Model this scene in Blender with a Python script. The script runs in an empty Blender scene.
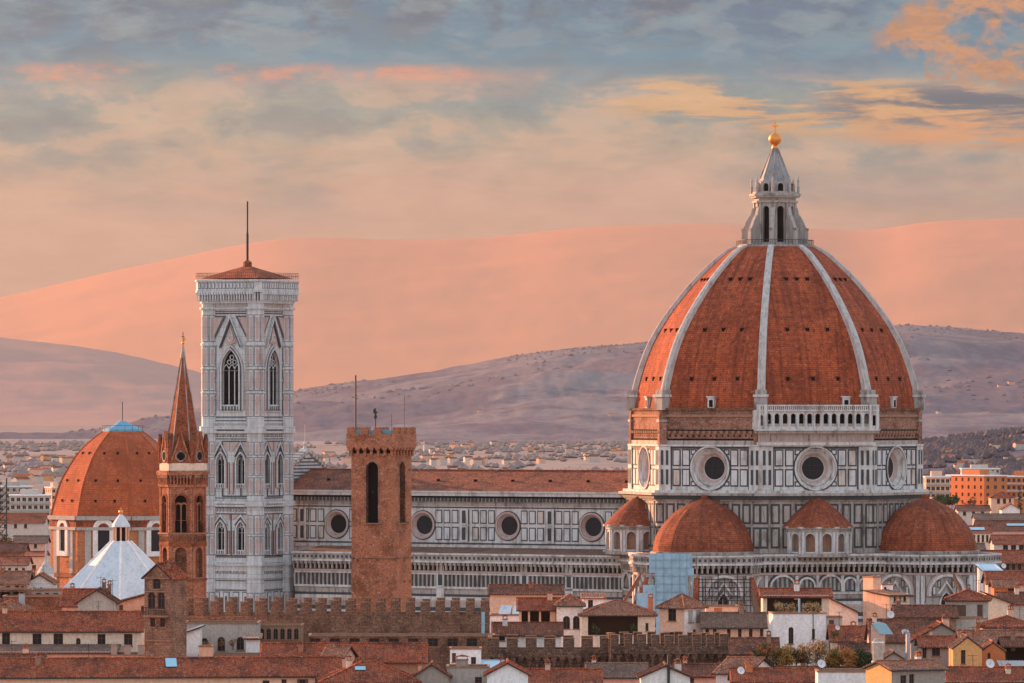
import bpy, math, random
import numpy as np
from mathutils import Matrix, Vector
R = math.radians
PI = math.pi
C = bpy.context.scene.collection
SC = bpy.context.scene
random.seed(7)

# ------------------------------------------------------------------ camera
F = 5916.0        # focal length in picture widths x 1024
H0 = 410.0        # row of the horizon
ZC = 55.0         # eye height above the town
cam_d = bpy.data.cameras.new('camera')
cam = bpy.data.objects.new('camera', cam_d)
C.objects.link(cam)
cam.location = (0, 0, ZC)
cam.rotation_euler = (R(90), 0, 0)
cam_d.sensor_width = 36.0
cam_d.lens = 36.0 * F / 1024.0
cam_d.shift_y = (H0 - 341.5) / 1024.0
cam_d.clip_start = 1.0
cam_d.clip_end = 60000.0
SC.camera = cam

# ------------------------------------------------------------------ sun
SUN_AZ, SUN_EL = -133.0, 10.5          # azimuth: 0 = towards the viewer, negative = left
sd = Vector((math.sin(R(SUN_AZ)) * math.cos(R(SUN_EL)), -math.cos(R(SUN_AZ)) * math.cos(R(SUN_EL)), math.sin(R(SUN_EL))))
sun_d = bpy.data.lights.new('sun', 'SUN')
sun_d.energy = 5.0
sun_d.angle = R(0.5)
sun_d.color = (1.0, 0.44, 0.21)
sun = bpy.data.objects.new('sun', sun_d)
C.objects.link(sun)
sun.rotation_euler = sd.to_track_quat('Z', 'Y').to_euler()
sun.location = (0, 0, 2000)

SC.view_settings.view_transform = 'Standard'
SC.view_settings.look = 'None'
SC.view_settings.gamma = 1.0
SC.view_settings.use_curve_mapping = False
SC.view_settings.exposure = 1.15
SC.cycles.max_bounces = 5
SC.cycles.volume_bounces = 0
SC.cycles.use_denoising = True


# ------------------------------------------------------------------ node helper
def lin(r, g, b):
    f = lambda c: (c / 255 / 12.92) if c / 255 <= 0.04045 else ((c / 255 + 0.055) / 1.055) ** 2.4
    return (f(r), f(g), f(b))


class NT:
    def __init__(s, tree):
        s.t = tree
        s.n = tree.nodes
        s.l = tree.links

    def put(s, sock, v):
        if isinstance(v, bpy.types.NodeSocket):
            s.l.new(v, sock)
        elif isinstance(v, (tuple, list)):
            v = tuple(v)
            if sock.type == 'RGBA' and len(v) == 3:
                v = v + (1.0,)
            sock.default_value = v
        else:
            sock.default_value = v

    def math(s, op, a, b=0.0, c=None, clamp=False):
        n = s.n.new('ShaderNodeMath')
        n.operation = op
        n.use_clamp = clamp
        s.put(n.inputs[0], a)
        s.put(n.inputs[1], b)
        if c is not None:
            s.put(n.inputs[2], c)
        return n.outputs[0]

    def noise(s, vec, scale, detail=3.0, rough=0.55, dist=0.0):
        n = s.n.new('ShaderNodeTexNoise')
        s.put(n.inputs['Vector'], vec)
        n.inputs['Scale'].default_value = scale
        n.inputs['Detail'].default_value = detail
        n.inputs['Roughness'].default_value = rough
        n.inputs['Distortion'].default_value = dist
        return n.outputs['Fac']

    def ramp(s, fac, stops, mode='LINEAR'):
        n = s.n.new('ShaderNodeValToRGB')
        n.color_ramp.interpolation = mode
        e = n.color_ramp.elements
        while len(e) < len(stops):
            e.new(0.5)
        for i, (p, c) in enumerate(stops):
            e[i].position = p
            c = tuple(c) if isinstance(c, (tuple, list)) else (c, c, c)
            e[i].color = c + (1.0,)
        s.put(n.inputs[0], fac)
        return n.outputs[0]

    def mix(s, fac, a, b, mode='MIX'):
        n = s.n.new('ShaderNodeMix')
        n.data_type = 'RGBA'
        n.blend_type = mode
        n.clamp_factor = True
        s.put(n.inputs[0], fac)
        s.put(n.inputs[6], a)
        s.put(n.inputs[7], b)
        return n.outputs[2]

    def mul(s, vec, v):
        n = s.n.new('ShaderNodeVectorMath')
        n.operation = 'MULTIPLY'
        s.put(n.inputs[0], vec)
        n.inputs[1].default_value = v
        return n.outputs[0]

    def comb(s, x, y, z=0.0):
        n = s.n.new('ShaderNodeCombineXYZ')
        s.put(n.inputs[0], x)
        s.put(n.inputs[1], y)
        s.put(n.inputs[2], z)
        return n.outputs[0]

    def maprange(s, v, a, b, c=0.0, d=1.0, smooth=True):
        n = s.n.new('ShaderNodeMapRange')
        n.interpolation_type = 'SMOOTHSTEP' if smooth else 'LINEAR'
        s.put(n.inputs[0], v)
        n.inputs[1].default_value = a
        n.inputs[2].default_value = b
        n.inputs[3].default_value = c
        n.inputs[4].default_value = d
        return n.outputs[0]


# ------------------------------------------------------------------ world: clear sky behind broken evening cloud
W = bpy.data.worlds.new('World')
SC.world = W
W.use_nodes = True
W.cycles.sampling_method = 'MANUAL'
W.cycles.sample_map_resolution = 1024
nt = NT(W.node_tree)
nt.n.clear()
out = nt.n.new('ShaderNodeOutputWorld')
sky = nt.n.new('ShaderNodeTexSky')
sky.sky_type = 'NISHITA'
sky.sun_disc = False
sky.sun_elevation = R(SUN_EL)
sky.sun_rotation = math.atan2(sd.x, sd.y)
bg1 = nt.n.new('ShaderNodeBackground')
nt.l.new(sky.outputs[0], bg1.inputs[0])
bg1.inputs[1].default_value = 0.1
tc = nt.n.new('ShaderNodeTexCoord')
sep = nt.n.new('ShaderNodeSeparateXYZ')
nt.l.new(tc.outputs['Generated'], sep.inputs[0])
az = nt.math('ARCTAN2', sep.outputs[0], sep.outputs[1])
el = nt.math('ARCSINE', sep.outputs[2])
a = nt.math('MULTIPLY', az, 5.916)        # azimuth and elevation in units of 5.9ths of a radian
e = nt.math('MULTIPLY', el, 5.916)


def band(x, c, w, soft):
    """1 inside |x-c|<w, falling off over soft"""
    d = nt.math('ABSOLUTE', nt.math('SUBTRACT', x, c))
    return nt.maprange(d, w, w + soft, 1.0, 0.0)


def blob(cx, cy, wx, wy):
    dx = nt.math('DIVIDE', nt.math('SUBTRACT', a, cx), wx)
    dy = nt.math('DIVIDE', nt.math('SUBTRACT', e, cy), wy)
    r2 = nt.math('ADD', nt.math('MULTIPLY', dx, dx), nt.math('MULTIPLY', dy, dy))
    return nt.maprange(r2, 0.0, 1.0, 1.0, 0.0)


def mulm(*xs):
    r = xs[0]
    for x in xs[1:]:
        r = nt.math('MULTIPLY', r, x)
    return r


flat = nt.comb(nt.math('MULTIPLY', a, 3.2), nt.math('MULTIPLY', e, 13.0), 0.3)
n_big = nt.noise(flat, 1.1, 4.0, 0.55, 0.6)
n_mid = nt.noise(nt.comb(nt.math('MULTIPLY', a, 7.0), nt.math('MULTIPLY', e, 16.0), 4.0), 1.3, 5.0, 0.6, 0.5)
n_streak = nt.noise(nt.comb(nt.math('ADD', nt.math('MULTIPLY', a, 6.0), nt.math('MULTIPLY', e, -6.0)), nt.math('MULTIPLY', e, 46.0), 1.7), 1.0, 9.0, 0.64, 0.25)
n_puff = nt.noise(nt.comb(nt.math('MULTIPLY', a, 14.0), nt.math('MULTIPLY', e, 19.0), 9.0), 1.2, 9.0, 0.62, 0.15)
n_fine = nt.noise(nt.comb(nt.math('MULTIPLY', a, 11.0), nt.math('MULTIPLY', e, 34.0), 2.0), 1.3, 9.0, 0.66, 0.2)
n_cum = nt.noise(nt.comb(nt.math('MULTIPLY', a, 6.5), nt.math('MULTIPLY', e, 15.0), 6.0), 1.7, 9.0, 0.62, 0.2)
ew = nt.math('ADD', e, nt.math('MULTIPLY', nt.math('SUBTRACT', n_big, 0.5), 0.10))
ew = nt.math('ADD', ew, nt.math('MULTIPLY', nt.math('SUBTRACT', n_mid, 0.5), 0.045))
t = nt.math('DIVIDE', ew, 0.45)
SKYK = 0.42
low = nt.ramp(t, [(0.00, lin(255, 194, 166)), (0.40, lin(255, 200, 172)), (0.50, lin(246, 196, 172)),
                  (0.58, lin(200, 186, 168)), (0.66, lin(150, 174, 172)), (0.735, lin(100, 162, 182)),
                  (0.79, lin(20, 146, 184)), (0.86, lin(0, 132, 174)), (0.95, lin(0, 120, 168)), (1.0, lin(0, 126, 170))])
# greyer veils of cloud through the middle of the sky
veil = mulm(nt.maprange(n_big, 0.46, 0.66), band(e, 0.275, 0.05, 0.05))
low = nt.mix(nt.math('MULTIPLY', veil, 0.55), low, lin(118, 156, 166))
lit = mulm(nt.maprange(n_mid, 0.48, 0.70), band(e, 0.22, 0.03, 0.05))
low = nt.mix(nt.math('MULTIPLY', lit, 0.5), low, lin(255, 205, 170))
# slate patches in the cloud deck at the top
dk = mulm(nt.maprange(n_puff, 0.47, 0.60), nt.maprange(e, 0.355, 0.40))
low = nt.mix(nt.math('MULTIPLY', dk, 0.75), low, lin(0, 84, 126))
dk2 = mulm(nt.maprange(n_mid, 0.40, 0.60), blob(-0.46, 0.39, 0.30, 0.06))
low = nt.mix(nt.math('MULTIPLY', dk2, 0.8), low, lin(0, 108, 150))
dk3 = mulm(nt.maprange(n_mid, 0.30, 0.60), blob(0.30, 0.385, 0.16, 0.075))
low = nt.mix(nt.math('MULTIPLY', dk3, 0.75), low, lin(0, 112, 162))
# thin rosy line of cloud under the deck, left
rl = mulm(nt.maprange(n_puff, 0.40, 0.60), nt.maprange(n_fine, 0.36, 0.58), band(nt.math('ADD', e, nt.math('MULTIPLY', nt.math('SUBTRACT', n_cum, 0.5), 0.016)), 0.3365, 0.002, 0.012), nt.maprange(a, -0.10, 0.05, 1.0, 0.0))
low = nt.mix(nt.math('MULTIPLY', rl, 1.0), low, lin(255, 150, 118))
rl2 = mulm(nt.maprange(n_mid, 0.35, 0.65), band(e, 0.327, 0.008, 0.015), nt.maprange(a, 0.0, 0.15, 1.0, 0.0))
low = nt.mix(nt.math('MULTIPLY', rl2, 0.45), low, lin(235, 178, 158))
# broken cloud: grey-blue bellies and peach tops through the whole sky
cu = mulm(nt.maprange(n_cum, 0.47, 0.60), nt.maprange(e, 0.19, 0.26), nt.maprange(e, 0.31, 0.35, 1.0, 0.0))
low = nt.mix(nt.math('MULTIPLY', cu, 0.55), low, lin(255, 206, 172))
cd_ = mulm(nt.maprange(n_cum, 0.36, 0.47, 1.0, 0.0), nt.maprange(e, 0.21, 0.28))
low = nt.mix(nt.math('MULTIPLY', cd_, 0.5), low, lin(88, 132, 152))
dkf = mulm(nt.maprange(n_fine, 0.44, 0.62), nt.maprange(e, 0.345, 0.375))
low = nt.mix(nt.math('MULTIPLY', dkf, 0.5), low, lin(120, 168, 184))
pb = mulm(nt.maprange(n_cum, 0.50, 0.60), nt.maprange(e, 0.33, 0.36))
low = nt.mix(nt.math('MULTIPLY', pb, 0.4), low, lin(150, 176, 184))
# bright golden streaks, right
gs = mulm(nt.maprange(n_streak, 0.42, 0.53), blob(0.33, 0.302, 0.26, 0.035))
low = nt.mix(nt.math('MULTIPLY', gs, 1.4, clamp=True), low, lin(255, 190, 126))
gs1 = mulm(nt.maprange(n_streak, 0.42, 0.56), blob(0.17, 0.312, 0.13, 0.026))
low = nt.mix(nt.math('MULTIPLY', gs1, 1.2, clamp=True), low, lin(255, 200, 145))
gs2 = mulm(nt.maprange(n_streak, 0.45, 0.58), blob(0.47, 0.277, 0.17, 0.022))
low = nt.mix(nt.math('MULTIPLY', gs2, 1.3, clamp=True), low, lin(255, 176, 118))
ds = mulm(nt.maprange(n_streak, 0.44, 0.58, 1.0, 0.0), blob(0.46, 0.303, 0.20, 0.030))
low = nt.mix(nt.math('MULTIPLY', ds, 1.0, clamp=True), low, lin(10, 90, 128))
oc = mulm(nt.maprange(n_puff, 0.42, 0.56), nt.maprange(n_fine, 0.30, 0.50), nt.maprange(blob(0.475, 0.372, 0.135, 0.062), 0.05, 0.45))
low = nt.mix(oc, low, nt.mix(nt.maprange(n_fine, 0.40, 0.62), lin(255, 170, 104), lin(200, 136, 100)))
# the rest of the dome, overhead and behind the viewer: unseen pale cloud brightened to fill shaded fronts, warmer towards the sunset
toward = nt.math('COSINE', nt.math('SUBTRACT', az, math.atan2(sd.x, sd.y)))
up = nt.ramp(nt.math('DIVIDE', el, PI / 2), [(0.0, (0.86, 0.68, 0.58)), (0.12, (0.78, 0.66, 0.60)), (0.3, (0.52, 0.55, 0.60)), (1.0, (0.38, 0.47, 0.56))])
warm = mulm(nt.maprange(toward, 0.55, 1.0), nt.maprange(el, 0.10, 0.5, 1.0, 0.0))
up = nt.mix(nt.math('MULTIPLY', warm, 0.85), up, (1.5, 0.70, 0.36))
away = nt.math('ABSOLUTE', az)
edge = nt.math('MAXIMUM', nt.maprange(e, 0.42, 0.75), nt.maprange(away, 0.14, 0.45))
UPK = nt.mul(up, (0.70, 0.80, 0.92))
low = nt.mix(1.0, low, nt.ramp(nt.maprange(n_fine, 0.25, 0.75, smooth=False), [(0.0, 0.74), (1.0, 1.0)]), 'MULTIPLY')
low = nt.mul(low, (SKYK, SKYK, SKYK))
sky_col = nt.mix(edge, low, UPK)
bg2 = nt.n.new('ShaderNodeBackground')
nt.l.new(sky_col, bg2.inputs[0])
bg2.inputs[1].default_value = 1.0
mixs = nt.n.new('ShaderNodeMixShader')
mixs.inputs[0].default_value = 0.93
nt.l.new(bg1.outputs[0], mixs.inputs[1])
nt.l.new(bg2.outputs[0], mixs.inputs[2])
nt.l.new(mixs.outputs[0], out.inputs[0])

# ------------------------------------------------------------------ materials
MATS = {}


def newmat(name):
    m = bpy.data.materials.new(name)
    m.use_nodes = True
    t_ = NT(m.node_tree)
    p = m.node_tree.nodes['Principled BSDF']
    MATS[name] = m
    return t_, p


def coords(t_, kind='Object'):
    n = t_.n.new('ShaderNodeTexCoord')
    return n.outputs[kind]


def bump(t_, p, h, strength=0.4, dist=0.05):
    b = t_.n.new('ShaderNodeBump')
    b.inputs['Strength'].default_value = strength
    b.inputs['Distance'].default_value = dist
    t_.l.new(h, b.inputs['Height'])
    t_.l.new(b.outputs[0], p.inputs['Normal'])


def stucco(name, col, dirt=(0.16, 0.11, 0.085), amt=0.55, rough=0.9):
    t_, p = newmat(name)
    oc_ = coords(t_)
    g = t_.noise(t_.mul(oc_, (1.0, 1.0, 0.35)), 0.55, 5.0, 0.65)
    f = t_.noise(oc_, 2.2, 4.0, 0.7)
    c1 = t_.mix(t_.maprange(g, 0.40, 0.70), col, tuple(0.68 * c + 0.32 * d for c, d in zip(col, dirt)))
    s_ = t_.noise(t_.mul(oc_, (2.2, 2.2, 0.15)), 1.0, 4.0, 0.65)
    c2 = t_.mix(t_.math('MULTIPLY', t_.maprange(s_, 0.52, 0.72), amt), c1, dirt)
    c3 = t_.mix(0.5, c2, t_.mix(t_.maprange(f, 0.3, 0.7), tuple(c * 0.66 for c in col), tuple(min(1, c * 1.2) for c in col)))
    t_.put(p.inputs['Base Color'], c3)
    p.inputs['Roughness'].default_value = rough
    p.inputs['Specular IOR Level'].default_value = 0.2
    bump(t_, p, f, 0.3, 0.04)


def bricks(t_, uv, w, h, mortar, c1, c2, cm, bias=0.0, sm=0.1, offset=0.5):
    b = t_.n.new('ShaderNodeTexBrick')
    t_.l.new(uv, b.inputs['Vector'])
    b.offset = offset
    b.inputs['Scale'].default_value = 1.0
    b.inputs['Brick Width'].default_value = w
    b.inputs['Row Height'].default_value = h
    b.inputs['Mortar Size'].default_value = mortar
    b.inputs['Mortar Smooth'].default_value = sm
    b.inputs['Bias'].default_value = bias
    t_.put(b.inputs['Color1'], c1)
    t_.put(b.inputs['Color2'], c2)
    t_.put(b.inputs['Mortar'], cm)
    return b.outputs['Color'], b.outputs['Fac']


def brickmat(name, c1, c2, cm, w=0.55, h=0.22, dark=0.5, light=(0.5, 0.33, 0.22)):
    t_, p = newmat(name)
    uv = coords(t_, 'UV')
    oc_ = coords(t_)
    col, fac = bricks(t_, uv, w, h, 0.025, c1, c2, cm)
    g = t_.noise(oc_, 0.35, 5.0, 0.65)
    f = t_.noise(oc_, 1.7, 4.0, 0.8)
    k = t_.noise(oc_, 3.6, 2.0, 0.7)
    col = t_.mix(t_.math('MULTIPLY', t_.maprange(g, 0.42, 0.68), dark), col, tuple(c * 0.28 for c in c1))
    col = t_.mix(t_.math('MULTIPLY', t_.maprange(f, 0.54, 0.66), 0.7), col, light)
    col = t_.mix(t_.math('MULTIPLY', t_.maprange(k, 0.36, 0.48, 1.0, 0.0), 0.75), col, tuple(c * 0.22 for c in c1))
    t_.put(p.inputs['Base Color'], col)
    p.inputs['Roughness'].default_value = 0.92
    p.inputs['Specular IOR Level'].default_value = 0.15
    bump(t_, p, f, 0.6, 0.08)


def rooftile(name, c1, c2, dk, w=0.34, h=0.42, lichen=(0.30, 0.22, 0.14)):
    t_, p = newmat(name)
    uv = coords(t_, 'UV')
    oc_ = coords(t_)
    wv = t_.n.new('ShaderNodeTexWave')
    wv.wave_type = 'BANDS'
    wv.bands_direction = 'X'
    wv.inputs['Scale'].default_value = 0.95
    wv.inputs['Distortion'].default_value = 0.25
    wv.inputs['Detail'].default_value = 1.0
    t_.l.new(uv, wv.inputs['Vector'])
    col, fac = bricks(t_, uv, w, h, 0.03, c1, c2, dk)
    g = t_.noise(oc_, 0.30, 5.0, 0.65)
    f = t_.noise(oc_, 1.9, 3.0, 0.8)
    k = t_.noise(t_.mul(oc_, (1.0, 1.0, 1.7)), 3.4, 2.0, 0.7)
    col = t_.mix(t_.math('MULTIPLY', t_.maprange(g, 0.42, 0.66), 0.75), col, dk)
    col = t_.mix(t_.math('MULTIPLY', t_.maprange(f, 0.53, 0.66), 0.75), col, lichen)
    col = t_.mix(t_.math('MULTIPLY', t_.maprange(k, 0.36, 0.50, 1.0, 0.0), 0.85), col, tuple(c * 0.5 for c in dk))
    t_.put(p.inputs['Base Color'], col)
    p.inputs['Roughness'].default_value = 0.85
    p.inputs['Specular IOR Level'].default_value = 0.2
    bump(t_, p, t_.math('ADD', wv.outputs['Fac'], t_.math('MULTIPLY', f, 0.6)), 0.7, 0.12)


def dometile(name, c1, c2, dk, w=0.75, h=0.52):
    t_, p = newmat(name)
    uv = coords(t_, 'UV')
    oc_ = coords(t_)
    col, fac = bricks(t_, uv, w, h, 0.05, c1, c2, tuple(c * 0.5 for c in c1), sm=0.3)
    g = t_.noise(oc_, 0.16, 6.0, 0.7)
    f = t_.noise(uv, 0.95, 4.0, 0.85)
    st = t_.noise(t_.mul(uv, (1.3, 0.05, 1.0)), 1.0, 3.0, 0.55)
    st2 = t_.noise(t_.mul(uv, (0.35, 0.03, 1.0)), 1.0, 2.0, 0.5)
    hb = t_.noise(t_.mul(uv, (0.03, 1.1, 1.0)), 1.0, 2.0, 0.6)
    col = t_.mix(t_.math('MULTIPLY', t_.maprange(g, 0.40, 0.64), 0.8), col, tuple(c * 0.48 for c in c1))
    col = t_.mix(t_.math('MULTIPLY', t_.maprange(hb, 0.5, 0.66), 0.4), col, tuple(c * 0.5 for c in c1))
    col = t_.mix(t_.math('MULTIPLY', t_.maprange(st, 0.48, 0.62), 0.5), col, tuple(c * 1.0 for c in dk))
    col = t_.mix(t_.math('MULTIPLY', t_.maprange(st2, 0.46, 0.64), 0.3), col, tuple(c * 1.2 for c in dk))
    col = t_.mix(t_.math('MULTIPLY', t_.maprange(f, 0.36, 0.48, 1.0, 0.0), 0.85), col, dk)
    col = t_.mix(t_.math('MULTIPLY', t_.maprange(f, 0.56, 0.68), 0.55), col, (0.66, 0.25, 0.12))
    t_.put(p.inputs['Base Color'], col)
    p.inputs['Roughness'].default_value = 0.85
    p.inputs['Specular IOR Level'].default_value = 0.2
    bump(t_, p, t_.math('ADD', fac, f), 0.6, -0.08)


def plain(name, col, rough=0.7, metal=0.0, var=0.25, scale=2.0):
    t_, p = newmat(name)
    f = t_.noise(coords(t_), scale, 4.0, 0.6)
    c = t_.mix(f, tuple(x * (1 - var) for x in col), tuple(min(1, x * (1 + var)) for x in col))
    t_.put(p.inputs['Base Color'], c)
    p.inputs['Roughness'].default_value = rough
    p.inputs['Metallic'].default_value = metal
    p.inputs['Specular IOR Level'].default_value = 0.3


def marble(name, col, dirt, amt=0.5, sc=0.5, inlay=None):
    t_, p = newmat(name)
    oc_ = coords(t_)
    g = t_.noise(t_.mul(oc_, (1, 1, 0.5)), sc, 5.0, 0.7)
    f = t_.noise(oc_, 1.9, 5.0, 0.7)
    s_ = t_.noise(t_.mul(oc_, (1.6, 1.6, 0.12)), 1.0, 4.0, 0.6)
    c = t_.mix(t_.math('MULTIPLY', t_.maprange(g, 0.45, 0.72), amt), col, dirt)
    c = t_.mix(t_.math('MULTIPLY', t_.maprange(s_, 0.5, 0.72), amt), c, tuple(d * 0.8 for d in dirt))
    c = t_.mix(t_.math('MULTIPLY', t_.maprange(f, 0.5, 0.75), 0.35), c, tuple(x * 0.5 for x in col))
    if inlay:
        b_, fac = bricks(t_, coords(t_, 'UV'), inlay[0], inlay[1], 0.05, (1, 1, 1), (0.90, 0.88, 0.87), (0.45, 0.49, 0.51), sm=0.2, offset=0.0)
        c = t_.mix(0.8, c, b_, 'MULTIPLY')
    t_.put(p.inputs['Base Color'], c)
    p.inputs['Roughness'].default_value = 0.65
    p.inputs['Specular IOR Level'].default_value = 0.25


marble('marble', (0.62, 0.595, 0.56), (0.24, 0.18, 0.14), 0.72)
marble('marble_cream', (0.60, 0.51, 0.43), (0.24, 0.17, 0.13), 0.7)
marble('marble_cool', (0.62, 0.62, 0.60), (0.28, 0.25, 0.23), 0.6)
marble('marble_worn', (0.41, 0.36, 0.31), (0.10, 0.07, 0.055), 0.85)
marble('marble_clean', (0.60, 0.625, 0.61), (0.30, 0.29, 0.28), 0.55, inlay=(0.95, 1.9))
marble('marble_pink', (0.50, 0.37, 0.32), (0.30, 0.16, 0.12), 0.4)
marble('marble_green', (0.055, 0.065, 0.068), (0.03, 0.03, 0.03), 0.5)
marble('marble_grey_green', (0.085, 0.10, 0.11), (0.05, 0.05, 0.05), 0.5)
marble('marble_grey', (0.40, 0.36, 0.32), (0.17, 0.14, 0.12), 0.6)
marble('cone_stone', (0.30, 0.29, 0.28), (0.15, 0.13, 0.12), 0.6)
marble('marble_rib', (0.54, 0.49, 0.44), (0.24, 0.19, 0.16), 0.65, 0.8)
stucco('cream', (0.80, 0.63, 0.47), amt=0.42)
stucco('peach', (0.80, 0.48, 0.32), amt=0.42)
stucco('pink', (0.70, 0.43, 0.33), amt=0.42)
stucco('white', (0.84, 0.78, 0.71), amt=0.42)
stucco('chalk', (0.86, 0.83, 0.79), amt=0.28)
stucco('ochre', (0.66, 0.36, 0.14))
stucco('orange', (0.58, 0.19, 0.07))
stucco('grey', (0.46, 0.40, 0.34), dirt=(0.12, 0.09, 0.07), amt=0.85)
stucco('stone', (0.36, 0.30, 0.25), dirt=(0.08, 0.06, 0.05), amt=0.9)
brickmat('brown_stone', (0.28, 0.15, 0.095), (0.36, 0.21, 0.14), (0.12, 0.07, 0.05), w=0.6, h=0.24, dark=0.8, light=(0.48, 0.32, 0.22))
stucco('bare_stone', (0.34, 0.19, 0.12), dirt=(0.06, 0.04, 0.03), amt=0.8)
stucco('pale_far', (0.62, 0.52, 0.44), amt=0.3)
brickmat('brick', (0.42, 0.145, 0.07), (0.52, 0.20, 0.10), (0.30, 0.15, 0.10), dark=0.6, light=(0.62, 0.36, 0.25))
brickmat('brick_dark', (0.22, 0.085, 0.045), (0.30, 0.13, 0.07), (0.10, 0.06, 0.045), dark=0.8, light=(0.38, 0.26, 0.18))
brickmat('brick_spire', (0.30, 0.07, 0.03), (0.38, 0.11, 0.045), (0.18, 0.08, 0.05), dark=0.6, light=(0.42, 0.2, 0.12))
brickmat('brick_attic', (0.34, 0.16, 0.105), (0.44, 0.22, 0.15), (0.22, 0.12, 0.09), dark=0.75, light=(0.55, 0.38, 0.29))
brickmat('brick_chapel', (0.50, 0.17, 0.07), (0.56, 0.21, 0.09), (0.46, 0.18, 0.09), dark=0.2)
brickmat('rubble', (0.27, 0.125, 0.075), (0.38, 0.20, 0.12), (0.07, 0.04, 0.03), w=0.48, h=0.22, dark=0.85, light=(0.50, 0.28, 0.18))
brickmat('rubble_dark', (0.15, 0.085, 0.06), (0.24, 0.15, 0.10), (0.04, 0.025, 0.02), w=0.48, h=0.22, dark=0.92, light=(0.34, 0.22, 0.15))
rooftile('tile', (0.46, 0.085, 0.03), (0.58, 0.14, 0.052), (0.10, 0.03, 0.018), lichen=(0.52, 0.25, 0.15))
rooftile('tile_old', (0.28, 0.075, 0.035), (0.40, 0.125, 0.06), (0.07, 0.03, 0.02), lichen=(0.42, 0.23, 0.15))
rooftile('tile_dark', (0.22, 0.06, 0.03), (0.33, 0.10, 0.05), (0.05, 0.022, 0.015), lichen=(0.36, 0.20, 0.13))
rooftile('tile_pale', (0.46, 0.15, 0.075), (0.56, 0.22, 0.12), (0.16, 0.06, 0.035), lichen=(0.56, 0.36, 0.24))
rooftile('tile_grey', (0.27, 0.13, 0.085), (0.36, 0.19, 0.12), (0.11, 0.065, 0.05))
dometile('dome_tile', (0.47, 0.092, 0.034), (0.54, 0.125, 0.048), (0.11, 0.026, 0.014), 0.62, 0.44)
dometile('small_dome_tile', (0.37, 0.085, 0.035), (0.46, 0.13, 0.055), (0.10, 0.03, 0.02), 0.6, 0.42)
dometile('chapel_tile', (0.52, 0.105, 0.035), (0.60, 0.14, 0.05), (0.30, 0.075, 0.03), 0.8, 0.6)
plain('glass', (0.006, 0.008, 0.012), 0.5)
plain('void', (0.004, 0.004, 0.004), 1.0)
plain('wood', (0.11, 0.055, 0.03), 0.7)
plain('shutter', (0.13, 0.07, 0.045), 0.7)
plain('green_shutter', (0.05, 0.075, 0.06), 0.7)
plain('grey_shutter', (0.42, 0.40, 0.37), 0.7)
plain('iron', (0.035, 0.03, 0.028), 0.6)
marble('white_metal', (0.60, 0.66, 0.68), (0.36, 0.44, 0.48), 0.55, 0.3)
plain('copper_blue', (0.14, 0.34, 0.44), 0.6)
plain('sky_glass', (0.30, 0.52, 0.60), 0.3, 0.0, 0.1)
plain('tarp', (0.30, 0.47, 0.56), 0.55, 0.0, 0.35, 0.5)
plain('tarp_line', (0.16, 0.28, 0.36), 0.6)
plain('dish_white', (0.70, 0.70, 0.68), 0.5, 0.0, 0.05)
plain('steel', (0.33, 0.40, 0.45), 0.45, 0.3)
plain('eave', (0.045, 0.025, 0.016), 0.9)
plain('leaf_green', (0.085, 0.115, 0.03), 0.8, 0, 0.5, 1.5)
plain('leaf_dark', (0.025, 0.035, 0.014), 0.8, 0, 0.5, 1.5)
plain('leaf_gold', (0.38, 0.20, 0.04), 0.8, 0, 0.4, 1.5)
plain('leaf_rust', (0.36, 0.12, 0.045), 0.8, 0, 0.4, 1.5)
plain('leaf_pale', (0.46, 0.36, 0.22), 0.8, 0, 0.4, 1.5)
plain('bark', (0.08, 0.05, 0.035), 0.9)
t_, p = newmat('gold')
p.inputs['Base Color'].default_value = (0.80, 0.28, 0.06, 1)
p.inputs['Metallic'].default_value = 0.75
p.inputs['Roughness'].default_value = 0.42


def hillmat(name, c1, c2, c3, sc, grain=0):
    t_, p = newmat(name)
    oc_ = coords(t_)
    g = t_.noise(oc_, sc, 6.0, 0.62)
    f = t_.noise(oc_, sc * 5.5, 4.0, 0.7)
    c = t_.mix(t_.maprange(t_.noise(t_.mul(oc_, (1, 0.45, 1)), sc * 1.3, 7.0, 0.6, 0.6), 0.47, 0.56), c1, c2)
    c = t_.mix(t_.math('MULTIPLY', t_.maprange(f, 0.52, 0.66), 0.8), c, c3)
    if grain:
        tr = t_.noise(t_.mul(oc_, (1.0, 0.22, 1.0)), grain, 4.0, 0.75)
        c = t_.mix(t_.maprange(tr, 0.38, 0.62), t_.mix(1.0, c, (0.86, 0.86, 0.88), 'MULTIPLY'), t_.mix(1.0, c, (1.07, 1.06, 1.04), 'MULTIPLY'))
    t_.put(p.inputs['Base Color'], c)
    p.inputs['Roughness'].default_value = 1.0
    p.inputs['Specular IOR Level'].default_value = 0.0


hillmat('far_hill_hazed', (0.78, 0.37, 0.21), (0.76, 0.365, 0.21), (0.74, 0.36, 0.21), 0.0003)  # peach glow of the hazy air put into the hill's colour
hillmat('mid_hill', (0.185, 0.155, 0.17), (0.255, 0.22, 0.215), (0.165, 0.14, 0.155), 0.0011, 0.035)
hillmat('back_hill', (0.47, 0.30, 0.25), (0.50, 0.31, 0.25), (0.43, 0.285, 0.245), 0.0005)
hillmat('town_ground', (0.40, 0.30, 0.25), (0.34, 0.26, 0.215), (0.44, 0.33, 0.27), 0.004)
hillmat('wood_near', (0.26, 0.205, 0.18), (0.30, 0.23, 0.20), (0.21, 0.17, 0.155), 0.02)  # mist over the far plain put into the trees' pale colour
hillmat('wood_dark', (0.12, 0.095, 0.10), (0.16, 0.125, 0.12), (0.09, 0.075, 0.08), 0.02)
MATS['woodland_dark'] = MATS['wood_dark']
MATS['woodland_near'] = MATS['wood_near']
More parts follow.
